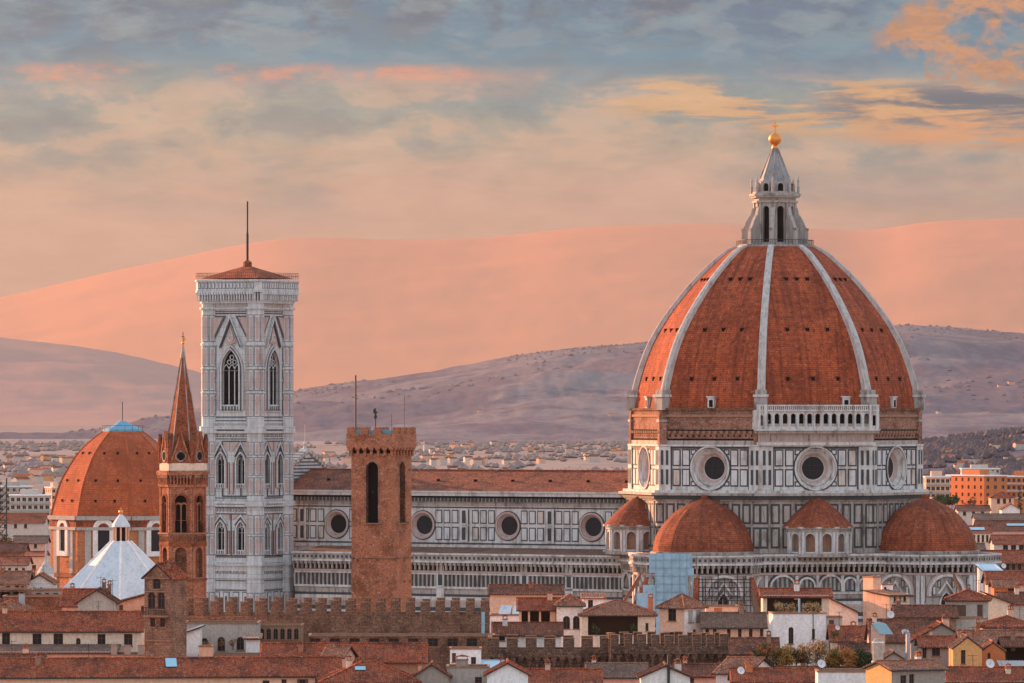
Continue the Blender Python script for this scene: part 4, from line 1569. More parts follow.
    for s_ in (-1, 1):
        ct.prism([(s_ * 4.3, 74.6), (s_ * 4.3, 69.2), (s_ * 1.2, 74.6)], -0.15, 0, 'marble_grey_green')
        ct.prism([(s_ * 4.0, 74.3), (s_ * 4.0, 70.6), (s_ * 1.9, 74.3)], -0.22, 0, 'marble_pink')
        for z0, z1 in ((54.0, 57.3), (57.7, 61.0), (61.4, 64.7), (65.1, 68.6)):
            ct.panel(s_ * 4.1 - 0.42, s_ * 4.1 + 0.42, z0, z1, 0.13, 'marble_grey_green', MC)
            ct.pbox(s_ * 4.1 - 0.14, s_ * 4.1 + 0.14, z0 + 0.6, z1 - 0.6, 0.16, 'marble_pink')
    ct.pbox(-2.35, 2.35, 54.6, 56.1, 0.2, MC, back=0.6)
    for i in range(6):
        ct.pbox(-1.9 + i * 0.76 - 0.22, -1.9 + i * 0.76 + 0.22, 54.85, 55.8, 0.24, 'marble_grey_green')
    ct.M = camp_face(k)
    # low storey with tall panels
    for c in (-3.6, -1.2, 1.2, 3.6):
        ct.panel(c - 0.8, c + 0.8, 12.5, 17.2, 0.2, 'marble_grey_green', MC)
        ct.panel(c - 0.4, c + 0.4, 13.2, 16.4, 0.15, MC, 'marble_grey_green', pr=0.14)
# corner turrets
for sx in (-1, 1):
    for sy in (-1, 1):
        cx_, cy_ = sx * 5.6, sy * 5.6
        for q in range(8):
            ct.M = Matrix.Identity(4)
            an = R(45 * q)
            ct.M = frame((cx_ + 1.72 * math.cos(an), cy_ + 1.72 * math.sin(an), 0), an + PI / 2)
            hw = 1.72 * math.tan(R(22.5))
            ct.facade(-hw, hw, 0, 77.2, [], MC)
            if cx_ * math.cos(an) + cy_ * math.sin(an) < -0.1:
                continue
            for z0, z1 in ((13, 17), (24.8, 28.8), (29.2, 33.2), (37.2, 41), (41.4, 45.2), (45.6, 48.4), (53.6, 58.4), (59, 63.4), (64, 68.2), (69.2, 74.8)):
                ct.panel(-hw + 0.08, hw - 0.08, z0, z1, 0.12, 'marble_grey_green', MC, pr=0.03)
                ct.pbox(-hw + 0.42, hw - 0.42, z0 + 0.5, z1 - 0.5, 0.12, 'marble_pink')
        ct.M = Matrix.Identity(4)
        for z, h, rr in ((22.6, 1.0, 2.25), (35.0, 1.0, 2.3), (50.2, 1.4, 2.35), (68.4, 0.5, 2.1), (75.9, 0.5, 2.3), (20.0, .35, 2.15), (58.5, 0.3, 2.05), (63.5, .3, 2.05)):
            ct.vprism([(cx_ + rr * math.cos(R(22.5 + 45 * q)), cy_ + rr * math.sin(R(22.5 + 45 * q))) for q in range(8)], z, z + h, MC)
ct.M = Matrix.Identity(4)
ct_o = ct.build('shaft', bell)


def lancets(name, hw, z0, z1, nl):
    wm = MB()
    wm.pane('point', -hw, hw, z0, z1, 0.54, 'void')
    sp = z1 - 2 * hw * 0.95
    for i in range(1, nl):
        c = -hw + 2 * hw * i / nl
        wm.box(c - 0.1, c + 0.1, 0.2, 0.35, z0, sp + 0.4, MC)
    lw = 2 * hw / nl
    for i in range(nl):
        c = -hw + lw * (i + 0.5)
        wm.M = Matrix.Translation((0, 0.2, 0))
        o1 = outline('point', c - lw / 2 + 0.08, c + lw / 2 - 0.08, sp - 0.4, sp + 0.75)
        o2 = outline('point', c - lw / 2, c + lw / 2, sp - 0.45, sp + 0.95)
        wm.ring(o1, o2, 0.0, MC, back=0.15)
    if nl == 3:
        wm.M = Matrix.Translation((0, 0.2, 0))
        for cx_, cz_, rr in ((-0.65, sp + 1.35, 0.52), (0.65, sp + 1.35, 0.52), (0, sp + 2.35, 0.55)):
            wm.ring(outline('round', cx_ - rr + 0.16, cx_ + rr - 0.16, cz_ - rr + 0.16, cz_ + rr - 0.16, 6), outline('round', cx_ - rr, cx_ + rr, cz_ - rr, cz_ + rr, 6), 0, MC, back=0.15)
    else:
        wm.M = Matrix.Translation((0, 0.2, 0))
        wm.ring(outline('round', -0.22, 0.22, sp + 0.95, sp + 1.4, 6), outline('round', -0.42, 0.42, sp + 0.75, sp + 1.6, 6), 0, MC, back=0.15)
    wm.M = Matrix.Identity(4)
    return wm.build('window', bell)


for lv, ws in win_specs.items():
    c, hw, z0, z1 = ws[0]
    w0 = lancets('window', hw, z0, z1, 3 if lv == 5 else 2)
    first = True
    for k in range(4):
        for c, hw, z0, z1 in ws:
            Mk = camp_face(k) @ Matrix.Translation((c, 0, 0))
            if first:
                w0.matrix_local = Mk
                first = False
            else:
                dup(w0, bell, Mk)
cc = MB()


def sq(h, z0, z1, mat, ch=1.2, top=None):
    cc.vprism([(-h + ch, -h), (h - ch, -h), (h, -h + ch), (h, h - ch), (h - ch, h), (-h + ch, h), (-h, h - ch), (-h, -h + ch)], z0, z1, mat, top)


sq(7.6, 77.2, 77.7, MC)
sq(7.45, 77.7, 79.5, 'marble_green')
for k in range(4):
    an = R(-90 + 90 * k)
    cc.M = frame((7.45 * math.cos(an), 7.45 * math.sin(an), 0), an + PI / 2)
    for i in range(21):
        c = -6.6 + i * 0.66
        cc.pbox(c - 0.14, c + 0.14, 77.7, 79.5, 0.75, MC)
        cc.pbox(c - 0.24, c + 0.24, 79.0, 79.5, 0.95, MC)
cc.M = Matrix.Identity(4)
for q in range(4):
    an = R(-45 + 90 * q)
    rr = (7.45 * 2 - 1.2) / math.sqrt(2)
    cc.M = frame((rr * math.cos(an), rr * math.sin(an), 0), an + PI / 2)
    for i in range(3):
        cc.pbox(-0.6 + i * 0.6 - 0.14, -0.6 + i * 0.6 + 0.14, 77.7, 79.5, 0.6, MC)
cc.M = Matrix.Identity(4)
sq(8.3, 79.5, 80.0, MC)
sq(8.2, 80.0, 81.7, MC)
sq(8.4, 81.7, 82.1, MC)
for k in range(4):
    an = R(-90 + 90 * k)
    cc.M = frame((8.2 * math.cos(an), 8.2 * math.sin(an), 0), an + PI / 2)
    for i in range(16):
        c = -6.6 + i * 0.88
        cc.panel(c - 0.34, c + 0.34, 80.2, 81.5, 0.12, 'marble_grey_green', MC, pr=0.03)
    for i in range(30):
        c = -7.25 + i * 0.5
        cc.box(c - 0.02, c + 0.02, 0.1, 0.14, 82.3, 83.5, 'iron')
    for z in (82.9, 83.5):
        cc.box(-7.3, 7.3, 0.1, 0.14, z, z + 0.05, 'iron')
cc.M = Matrix.Identity(4)
cc.build('cornice', bell)
rf = MB()
rf.lathe([(10.0, 82.4), (1.3, 84.9), (0.9, 85.0)], 4, 'tile', phase=PI / 4)
rf.lathe([(0.95, 84.7), (0.9, 85.9), (0.3, 86.3), (0, 86.3)], 8, 'tile_old')
rf.build('roof', bell)
pl = MB()
pl.tube((0, 0, 86.0), (0, 0, 92), 0.26, 'iron', 6)
pl.tube((0, 0, 92), (0, 0, 98.6), 0.17, 'iron', 6)
pl.build('mast', bell)


# ================================================================== BRICK CHURCH TOWER WITH SPIRE
SD = 960.0
spt = thing('church_tower', 'slender red brick church tower with pointed spire beside white bell tower', 'church tower', (xat(183.0, SD), SD, 0), R(-3))
st_ = MB()
HR = 3.72


def hexf(r_, q):
    an = R(-90 + 60 * q)
    ap = r_ * math.cos(R(30))
    return frame((ap * math.cos(an), ap * math.sin(an), 0), an + PI / 2)


z_ = lambda y: zat(y, SD)
hwx = HR * math.sin(R(30))
for q in range(6):
    st_.M = hexf(HR, q)
    st_.facade(-hwx, hwx, 0, z_(487), [(-0.95, 0.95, z_(532), z_(495), 'arch', 0.6, 'brick_dark'), (-0.95, 0.95, z_(577), z_(547), 'arch', 0.6, 'brick_dark')], 'brick')
    st_.surround('arch', -0.95, 0.95, z_(532), z_(495), 0.3, 0.15, 'brick_spire', sill=False)
    st_.pane('arch', -0.95, 0.95, z_(577), z_(547), 0.6, 'brick_dark')
    st_.pbox(-hwx - 0.15, hwx + 0.15, z_(534), z_(532.4), 0.35, 'bare_stone')
    st_.pbox(-hwx - 0.05, hwx + 0.05, z_(545.5), z_(542), 0.2, 'brick_spire')
    for i in range(8):
        c = -hwx + (i + 0.5) * 2 * hwx / 8
        st_.pbox(c - 0.12, c + 0.12, z_(541), z_(536), 0.18, 'brick_dark')
    st_.pbox(-hwx - 0.1, hwx + 0.1, z_(580), z_(578), 0.25, 'brick_dark')
    # corbel frieze
    st_.pbox(-hwx - 0.2, hwx + 0.2, z_(487), z_(484), 0.3, 'brick')
    for i in range(7):
        c = -hwx + (i + 0.5) * 2 * hwx / 7
        st_.pbox(c - 0.1, c + 0.1, z_(484), z_(478), 0.42, 'brick')
        st_.pbox(c - 0.2, c + 0.2, z_(478), z_(475), 0.5, 'brick_attic')
    st_.pbox(-hwx - 0.3, hwx + 0.3, z_(475), z_(470.5), 0.55, 'brick')
    st_.pbox(-hwx - 0.1, hwx + 0.1, z_(470.5), z_(463), 0.1, 'cream')
    for s_ in (-1, 1):
        st_.pbox(s_ * (hwx - 0.2) - 0.2, s_ * (hwx - 0.2) + 0.2, 0, z_(487), 0.12, 'brick')
        st_.pbox(s_ * hwx - 0.25, s_ * hwx + 0.25, z_(463), z_(440), 0.3, 'brick_spire', back=0.4)
        st_.prism([(s_ * hwx - 0.3, z_(440)), (s_ * hwx + 0.3, z_(440)), (s_ * hwx, z_(434))], -0.3, 0.3, 'brick_dark')
st_.M = Matrix.Identity(4)
hexp = [(HR * math.cos(R(60 * q)), HR * math.sin(R(60 * q))) for q in range(6)]
st_.vprism([(x * 1.0, y * 1.0) for x, y in hexp], z_(487), z_(463), 'brick_spire')
st_.build('shaft', spt)
wm = MB()
wm.box(-0.09, 0.09, 0.25, 0.42, z_(532), z_(503), 'bare_stone')
for s_ in (-1, 1):
    wm.M = Matrix.Translation((0, 0.28, 0))
    wm.ring(outline('arch', s_ * 0.47 - 0.36, s_ * 0.47 + 0.36, z_(520), z_(504)), outline('arch', s_ * 0.47 - 0.47, s_ * 0.47 + 0.47, z_(520.3), z_(502)), 0, 'brick', back=0.12)
    wm.M = Matrix.Identity(4)
wm.pane('arch', -0.95, 0.95, z_(532), z_(495), 0.58, 'void')
ww = None
for q in range(6):
    if ww is None:
        ww = wm.build('window', spt)
        ww.matrix_local = hexf(HR, q)
    else:
        dup(ww, spt, hexf(HR, q))
sp_ = MB()
zb_, zt_ = z_(463), z_(345)
sp_.lathe([(3.15, zb_), (2.45, z_(436)), (0.28, z_(357)), (0.0, z_(344))], 6, 'brick_spire', phase=0)
for q in range(6):
    an = R(60 * q)
    sp_.tube((3.2 * math.cos(an), 3.2 * math.sin(an), zb_), (2.5 * math.cos(an), 2.5 * math.sin(an), z_(436)), 0.11, 'marble_worn', 5)
    sp_.tube((2.5 * math.cos(an), 2.5 * math.sin(an), z_(436)), (0.27 * math.cos(an), 0.27 * math.sin(an), z_(357)), 0.10, 'marble_worn', 5)
sp_.lathe([(0.5, z_(358)), (0.42, z_(356)), (0.1, z_(344)), (0, z_(344))], 8, 'marble_worn')
sp_.build('spire', spt)
gm = MB()
gm.prism([(-1.55, zb_), (1.55, zb_), (0, z_(433))], -0.25, 1.2, 'brick_spire')
gm.prism([(-1.75, zb_ + 0.1), (-1.5, zb_ - 0.1), (0, z_(433) - 0.3), (1.5, zb_ - 0.1), (1.75, zb_ + 0.1), (0, z_(433) + 0.3)], -0.4, 0.2, 'brick')
gm.M = Matrix.Translation((0, -0.26, 0))
for dx, dz in ((0.3, 0), (-0.3, 0), (0, 0.3), (0, -0.3)):
    gm.pane('round', dx - 0.36, dx + 0.36, z_(456) + dz - 0.36, z_(456) + dz + 0.36, -0.02 - 0.004 * (dx + 2 * dz), 'void')
gm.ring(outline('round', -0.72, 0.72, z_(456) - 0.72, z_(456) + 0.72), outline('round', -0.9, 0.9, z_(456) - 0.9, z_(456) + 0.9), 0.1, 'marble_worn')
gm0 = None
for q in range(6):
    Mk = hexf(HR - 0.25, q)
    if gm0 is None:
        gm0 = gm.build('gable', spt)
        gm0.matrix_local = Mk
    else:
        dup(gm0, spt, Mk)
fm = MB()
fm.tube((0, 0, z_(345)), (0, 0, z_(332)), 0.06, 'iron', 5)
fm.ball((0, 0, z_(343)), 0.25, 'gold', 8)
fm.box(-0.25, 0.25, -0.04, 0.04, z_(337), z_(336.3), 'iron')
fm.prism([(0.05, z_(341)), (0.35, z_(341)), (0.45, z_(338.5)), (0.2, z_(337.5)), (0.05, z_(338.5))], -0.03, 0.03, 'gold')
fm.build('weathervane', spt)


# ================================================================== CRENELLATED BRICK TOWER
BD = 934.0
brt = thing('brick_tower', 'square crenellated brick tower with tall belfry openings in front of nave', 'tower', (xat(381.0, BD), BD + 3.6, 0), R(-23))
BW = 3.6
z_ = lambda y: zat(y, BD)


def bface(h, k):
    an = R(-90 + 90 * k)
    return frame((h * math.cos(an), h * math.sin(an), 0), an + PI / 2)


sb = MB()
for k in range(4):
    sb.M = bface(BW, k)
    sb.facade(-BW, BW, 0, z_(447.4), [(-1.05, 1.05, z_(523), z_(462), 'arch', 1.6, 'brick_dark')], 'brick')
    sb.surround('arch', -1.05, 1.05, z_(523), z_(462), 0.25, 0.06, 'brick_attic', sill=False)
    sb.pbox(-1.3, 1.3, z_(524), z_(523), 0.2, 'bare_stone', back=1.4)
    sb.pbox(-BW, BW, z_(559), z_(558), 0.08, 'brick_dark')
    for (u, y) in ((-2.9, 470), (2.6, 470), (-2.2, 523), (1.6, 523), (-2.7, 560), (0.6, 560), (-2.7, 582), (0.5, 582), (2.8, 582)):
        sb.pbox(u - 0.14, u + 0.14, z_(y + 1.0), z_(y - 1.0), 0.45, 'bare_stone')
    # machicolation
    sb.pbox(-BW, BW, z_(453.5), z_(447.4), 0.02, 'void')  # black band standing for the shaded gaps between corbels
    for i in range(7):
        c = -BW + 0.1 + i * (2 * BW - 0.2) / 6
        sb.pbox(c - 0.2, c + 0.2, z_(456), z_(450), 0.35, 'brick')
        sb.pbox(c - 0.34, c + 0.34, z_(450), z_(448.6), 0.55, 'brick')
        sb.pbox(c - 0.46, c + 0.46, z_(448.6), z_(447.4), 0.58, 'brick')
sb.M = Matrix.Identity(4)
sb.box(-BW - 0.6, BW + 0.6, -BW - 0.6, BW + 0.6, z_(447.5), z_(434), 'brick', top='rubble')
sb.build('shaft', brt)
ps = MB()
ps.box(-2.75, 2.75, -2.75, 2.75, z_(523), z_(460), 'void')
ps.box(-3.4, 3.4, -0.12, 0.12, z_(492), z_(490.5), 'iron')
ps.box(-0.12, 0.12, -3.4, 3.4, z_(493), z_(491.5), 'iron')
bel = MB()
bel.lathe([(0.75, z_(503)), (0.62, z_(501)), (0.45, z_(497)), (0.3, z_(494)), (0, z_(493))], 10, 'iron', c=(-2.6, -2.6))
mw = MB()
mw.box(-0.62, 0.62, 0, 0.5, 0, z_(427.3) - z_(434), 'brick', top='bare_stone')
mb0 = None
for k in range(4):
    for i in range(4):
        u = -3.48 + i * 2.32
        if i == 3:
            continue
        Mk = bface(BW + 0.6, k) @ Matrix.Translation((u, 0, z_(434)))
        if mb0 is None:
            mb0 = mw.build('merlon', brt)
            mb0.matrix_local = Mk
        else:
            dup(mb0, brt, Mk)
pp = MB()
pp.box(-3.1, 3.1, -3.1, 3.1, z_(434), z_(430), 'copper_blue')
pp.build('deck', brt)
core = ps.build('belfry_core', brt)
for (px, y1, r_) in ((355, 375, 0.13),):
    pm = MB()
    x_ = xat(px, BD) - xat(381, BD)
    pm.tube((x_, 0, z_(430)), (x_, 0, z_(y1)), r_, 'iron', 6)
    pm.M = Matrix.Identity(4)
    pm_o = pm.build('flagpole', brt)
    pm_o.matrix_local = Matrix.Rotation(R(23), 4, 'Z')
for (px, y1) in ((391, 414), (404, 395)):
    pm = MB()
    x_ = xat(px, BD) - xat(381, BD)
    pm.tube((x_, 0, z_(430)), (x_, 0, z_(y1)), 0.03, 'iron', 5)
    pm_o = pm.build('antenna', brt)
    pm_o.matrix_local = Matrix.Rotation(R(23), 4, 'Z')
vm = MB()
x_ = xat(375, BD) - xat(381, BD)
vm.tube((x_, 0, z_(430)), (x_, 0, z_(416)), 0.07, 'iron', 5)
vm.prism([(x_ - 0.28, z_(418)), (x_ + 0.05, z_(419.5)), (x_ + 0.28, z_(417)), (x_ + 0.12, z_(414)), (x_ + 0.36, z_(412)), (x_ + 0.1, z_(411)), (x_ + 0.05, z_(408)), (x_ - 0.28, z_(409)), (x_ - 0.4, z_(412)), (x_ - 0.12, z_(414.5))], -0.12, 0.12, 'iron')
vm_o = vm.build('weathervane', brt)
vm_o.matrix_local = Matrix.Rotation(R(23), 4, 'Z')


# ================================================================== DOMED CHAPEL FAR LEFT
LD = 1560.0
z_ = lambda y: zat(y, LD)
sL = F / LD
chp = thing('domed_chapel', 'brick chapel with wide orange tiled dome and pale blue cap at far left', 'chapel', (xat(122.5, LD), LD, 0), R(-12))
cw = MB()
octring(cw, 19.0, 0, z_(517), 'brick_chapel')
for k in range(8):
    cw.M = octface(19.0, k)
    for z0, z1, pr in ((z_(519), z_(515), 0.9), (z_(529), z_(526), 0.7)):
        cw.pbox(-7.3, 7.3, z0, z1, pr, 'grey')
    cw.pbox(-7.2, 7.2, z_(526), z_(520), 0.3, 'tile')
    for s_ in (-1, 1):
        cw.pbox(s_ * 4.3 - 0.85, s_ * 4.3 + 0.85, 0, z_(529), 0.3, 'grey')
    cw.surround('arch', -1.6, 1.6, z_(550), z_(522), 1.3, 0.6, 'white')
    cw.pane('arch', -1.6, 1.6, z_(550), z_(522), -0.1, 'glass')
    cw.pbox(-7.2, 7.2, z_(576), z_(572), 0.5, 'tile_old')
cw.M = Matrix.Identity(4)
cw.build('wall', chp)
cd = MB()
CP = [(19.0 * 1.0, z_(515)), (18.3, z_(505)), (17.2, z_(490)), (15.9, z_(478)), (13.9, z_(465)), (11.8, z_(453)), (8.6, z_(441)), (5.2, z_(431))]
CP = [(b, a_) for a_, b in spline([(z, r_) for r_, z in CP], 3)]
cd.lathe(CP, 8, 'chapel_tile', phase=R(-90 - OCT))
cdo = cd.build('dome', chp)
rb = MB()
for j in range(len(CP) - 1):
    (r0, z0), (r1, z1) = CP[j], CP[j + 1]
    rb.face([(r0 + .05, -0.3, z0), (r0 + 0.25, 0, z0), (r1 + 0.25, 0, z1), (r1 + .05, -0.3, z1)], 'chapel_tile')
    rb.face([(r0 + 0.25, 0, z0), (r0 + .05, 0.3, z0), (r1 + .05, 0.3, z1), (r1 + 0.25, 0, z1)], 'chapel_tile')
rb0 = None
vv = MB()
vv.box(-0.28, 0.28, -0.25, 0.6, -0.32, 0.32, 'void')
vv0 = None
for k in range(8):
    Mk = Matrix.Rotation(R(-90 - OCT + 45 * k), 4, 'Z')
    if rb0 is None:
        rb0 = rb.build('rib', cdo)
        rb0.matrix_local = Mk
    else:
        dup(rb0, cdo, Mk)
    if k in (6, 7, 0, 1, 2):
        for y, off in ((480, 3.0), (453, 1.8), (500, 2.6)):
            rr = float(np.interp(z_(y), [p_[1] for p_ in CP], [p_[0] for p_ in CP]))
            for s_ in (-1, 1):
                Mk = octface(rr, k) @ Matrix.Translation((s_ * off, 0, z_(y)))
                if vv0 is None:
                    vv0 = vv.build('vent', cdo)
                    vv0.matrix_local = Mk
                else:
                    dup(vv0, cdo, Mk)
cp = MB()
cp.lathe([(5.4, z_(431.5)), (5.4, z_(430)), (5.2, z_(429)), (2.6, z_(425)), (0.9, z_(421)), (0, z_(420.5))], 8, 'copper_blue', phase=R(-90 - OCT))
for q in range(16):
    an = 2 * PI * q / 16
    cp.tube((5.35 * math.cos(an), 5.35 * math.sin(an), z_(431)), (5.35 * math.cos(an), 5.35 * math.sin(an), z_(425.5)), 0.05, 'iron', 4)
for q in range(16):
    a0_, a1_ = 2 * PI * q / 16, 2 * PI * (q + 1) / 16
    cp.tube((5.35 * math.cos(a0_), 5.35 * math.sin(a0_), z_(425.5)), (5.35 * math.cos(a1_), 5.35 * math.sin(a1_), z_(425.5)), 0.05, 'iron', 4)
cp.build('cap', chp)
mm = MB()
mm.tube((0, 0, z_(421)), (0, 0, z_(402)), 0.1, 'iron', 5)
mm.build('mast', chp)

# ================================================================== BAPTISTERY
PD = 1290.0
z_ = lambda y: zat(y, PD)
bap = thing('baptistery', 'white eight sided pyramid roof with little columned lantern and gold ball', 'baptistery', (xat(121, PD), PD, 0), R(-20))
bm_ = MB()
octring(bm_, 15.6, 0, z_(606), 'marble')
bm_.build('wall', bap)
br = MB()
br.lathe([(16.2, z_(606)), (2.1, z_(541)), (0, z_(541))], 8, 'white_metal', phase=R(-90 - OCT))
for k in range(8):
    an = R(-90 - OCT + 45 * k)
    br.tube((16.2 * math.cos(an), 16.2 * math.sin(an), z_(606)), (2.1 * math.cos(an), 2.1 * math.sin(an), z_(541)), 0.28, 'chalk', 5)
br.build('roof', bap)
bl = MB()
bl.lathe([(1.0, z_(541)), (1.0, z_(526)), (0, z_(526))], 8, 'void')
for k in range(8):
    an = R(22.5 + 45 * k)
    bl.tube((1.6 * math.cos(an), 1.6 * math.sin(an), z_(541)), (1.6 * math.cos(an), 1.6 * math.sin(an), z_(526)), 0.2, 'peach', 6)
bl.lathe([(2.0, z_(527)), (2.0, z_(525)), (1.3, z_(520)), (0.3, z_(514)), (0, z_(513))], 8, 'white_metal', phase=R(22.5))
blo = bl.build('lantern', bap)
bo = MB()
bo.ball((0, 0, z_(512)), 0.55, 'gold', 10)
bo.box(-0.08, 0.08, -0.08, 0.08, z_(511), z_(507), 'gold')
bo.box(-0.3, 0.3, -0.08, 0.08, z_(509), z_(508.4), 'gold')
bo.build('golden_ball', blo, weld=True)


# ================================================================== TOWN HOUSES
def slopes_of(kind, w, dp, ze, rise, ov):
    """list of roof planes (each a polygon, first edge = eave) in the house's own axes (x -w/2..w/2, y 0..dp)"""
    x0, x1, y0, y1 = -w / 2 - ov, w / 2 + ov, -ov, dp + ov
    xm, ym = 0.0, dp / 2
    dz = ov * 0.45
    zl, zh = ze - dz, ze + rise
    if kind == 'gx':
        return [[(x0, y0, zl), (x1, y0, zl), (x1, ym, zh), (x0, ym, zh)], [(x1, y1, zl), (x0, y1, zl), (x0, ym, zh), (x1, ym, zh)]]
    if kind == 'gy':
        return [[(x0, y1, zl), (x0, y0, zl), (xm, y0, zh), (xm, y1, zh)], [(x1, y0, zl), (x1, y1, zl), (xm, y1, zh), (xm, y0, zh)]]
    if kind == 'hip':
        if w >= dp:
            a_, b_ = (x0 + dp / 2 + ov, ym), (x1 - dp / 2 - ov, ym)
        else:
            a_, b_ = (xm, y0 + w / 2 + ov), (xm, y1 - w / 2 - ov)
        if w >= dp:
            return [[(x0, y0, zl), (x1, y0, zl), (b_[0], b_[1], zh), (a_[0], a_[1], zh)], [(x1, y0, zl), (x1, y1, zl), (b_[0], b_[1], zh)],
                    [(x1, y1, zl), (x0, y1, zl), (a_[0], a_[1], zh), (b_[0], b_[1], zh)], [(x0, y1, zl), (x0, y0, zl), (a_[0], a_[1], zh)]]
        return [[(x0, y0, zl), (x1, y0, zl), (a_[0], a_[1], zh)], [(x1, y0, zl), (x1, y1, zl), (b_[0], b_[1], zh), (a_[0], a_[1], zh)],
                [(x1, y1, zl), (x0, y1, zl), (b_[0], b_[1], zh)], [(x0, y1, zl), (x0, y0, zl), (a_[0], a_[1], zh), (b_[0], b_[1], zh)]]
    if kind == 'shed':
        return [[(x0, y0, zl), (x1, y0, zl), (x1, y1, zh), (x0, y1, zh)]]
    if kind == 'shedr':      # falls to the right
        return [[(x1, y0, zl), (x1, y1, zl), (x0, y1, zh), (x0, y0, zh)]]
    if kind == 'shedl':
        return [[(x0, y1, zl), (x0, y0, zl), (x1, y0, zh), (x1, y1, zh)]]
    return []


def roof_mesh(mb, planes, tile, near, th=0.2):
    for P in planes:
        P = [Vector(p_) for p_ in P]
        mb.face(P, tile)
        lowp = [p_ - Vector((0, 0, th)) for p_ in P]
        mb.face(list(reversed(lowp)), 'eave')
        for i in range(len(P)):
            j = (i + 1) % len(P)
            mb.face([lowp[i], lowp[j], P[j], P[i]], tile if i == 0 else 'eave')
        # rolls of cover tiles running down the slope
        e = P[1] - P[0]
        L = e.length
        ed = e / L
        n = Vector((0, 0, 0))
        n = (P[1] - P[0]).cross(P[2] - P[0]).normalized()
        up = n.cross(ed).normalized()
        H = max((p_ - P[0]).dot(up) for p_ in P)
        step = near
        if step <= 0:
            continue
        k = int(L / step)

        def span(u):
            """length of the slope above the eave at u"""
            hs = []
            m = len(P)
            for i in range(1, m):
                a_, b_ = P[i], P[(i + 1) % m]
                ua, ub = (a_ - P[0]).dot(ed), (b_ - P[0]).dot(ed)
                if (ua - u) * (ub - u) <= 0 and abs(ua - ub) > 1e-6:
                    t_ = (u - ua) / (ub - ua)
                    hs.append((a_ - P[0]).dot(up) * (1 - t_) + (b_ - P[0]).dot(up) * t_)
            return max(hs) if hs else 0
        for i in range(k):
            u = (i + 0.5) * L / k
            h = span(u)
            if h < 0.3:
                continue
            r_ = step * 0.27
            o_ = P[0] + ed * u + n * 0.004
            a_, b_, c_ = o_ - ed * r_, o_ + n * r_ * 0.75, o_ + ed * r_
            jx = random.uniform(-0.03, 0.06)
            a2, b2, c2 = [q + up * (h - 0.05) for q in (a_, b_, c_)]
            a_, b_, c_ = [q - up * jx for q in (a_, b_, c_)]
            mb.face([a_, b_, b2, a2], tile)
            mb.face([b_, c_, c2, b2], tile)
            mb.face([a_, c_, b_], 'eave')


def ridge_caps(mb, kind, w, dp, ze, rise, ov, tile):
    zh = ze + rise + 0.05
    x0, x1, y0, y1 = -w / 2 - ov, w / 2 + ov, -ov, dp + ov
    zl = ze - ov * 0.45 + 0.05
    if kind == 'gx':
        mb.tube((x0, dp / 2, zh), (x1, dp / 2, zh), 0.17, tile, 6)
    elif kind == 'gy':
        mb.tube((0, y0, zh), (0, y1, zh), 0.17, tile, 6)
    elif kind == 'hip':
        if w >= dp:
            a_, b_ = (x0 + dp / 2 + ov, dp / 2, zh), (x1 - dp / 2 - ov, dp / 2, zh)
            cs = [((x0, y0, zl), a_), ((x0, y1, zl), a_), ((x1, y0, zl), b_), ((x1, y1, zl), b_)]
        else:
            a_, b_ = (0, y0 + w / 2 + ov, zh), (0, y1 - w / 2 - ov, zh)
            cs = [((x0, y0, zl), a_), ((x1, y0, zl), a_), ((x0, y1, zl), b_), ((x1, y1, zl), b_)]
        if (Vector(a_) - Vector(b_)).length > 0.1:
            mb.tube(a_, b_, 0.17, tile, 6)
        for p_, q in cs:
            mb.tube(p_, q, 0.15, tile, 6)


def window_mesh(kind, w, h, style):
    """window standing in an opening w x h; origin at the middle of its foot, plane y=0 is the wall face"""
    m = MB()
    sh = 'arch' if kind == 'a' else 'rect'
    dep = 0.22
    if kind == 'v':
        return None
    m.pane(sh, -w / 2, w / 2, 0, h, dep, 'glass' if kind in 'doa' else style)
    if kind in 'doa':
        o1 = outline(sh, -w / 2 + 0.08, w / 2 - 0.08, 0.08, h - 0.08)
        o2 = outline(sh, -w / 2, w / 2, 0, h)
        m.M = Matrix.Translation((0, dep - 0.06, 0))
        m.ring(o1, o2, 0, 'wood', back=0.05)
        m.M = Matrix.Identity(4)
        m.box(-0.04, 0.04, dep - 0.07, dep - 0.02, 0.05, h - (0.05 if sh == 'rect' else w * 0.1), 'wood')
        m.box(-w / 2, w / 2, dep - 0.065, dep - 0.025, h * 0.6, h * 0.6 + 0.06, 'wood')
    if kind == 's':
        for s_ in (-1, 1):
            x0, x1 = sorted((s_ * 0.02, s_ * (w / 2 - 0.03)))
            m.box(x0, x1, dep - 0.1, dep - 0.04, 0.03, h - 0.03, style)
            for i in range(int(h / 0.3)):
                m.box(x0 + 0.06, x1 - 0.06, dep - 0.125, dep - 0.1, 0.12 + i * 0.3, 0.28 + i * 0.3, style)
    if kind == 'o':
        for s_ in (-1, 1):
            x0, x1 = sorted((s_ * w / 2, s_ * (w / 2 + w * 0.42)))
            m.box(x0, x1, -0.08, -0.02, 0, h, style)
    m.box(-w / 2 - 0.12, w / 2 + 0.12, -0.14, 0.0, -0.14, -0.005, 'bare_stone')
    return m


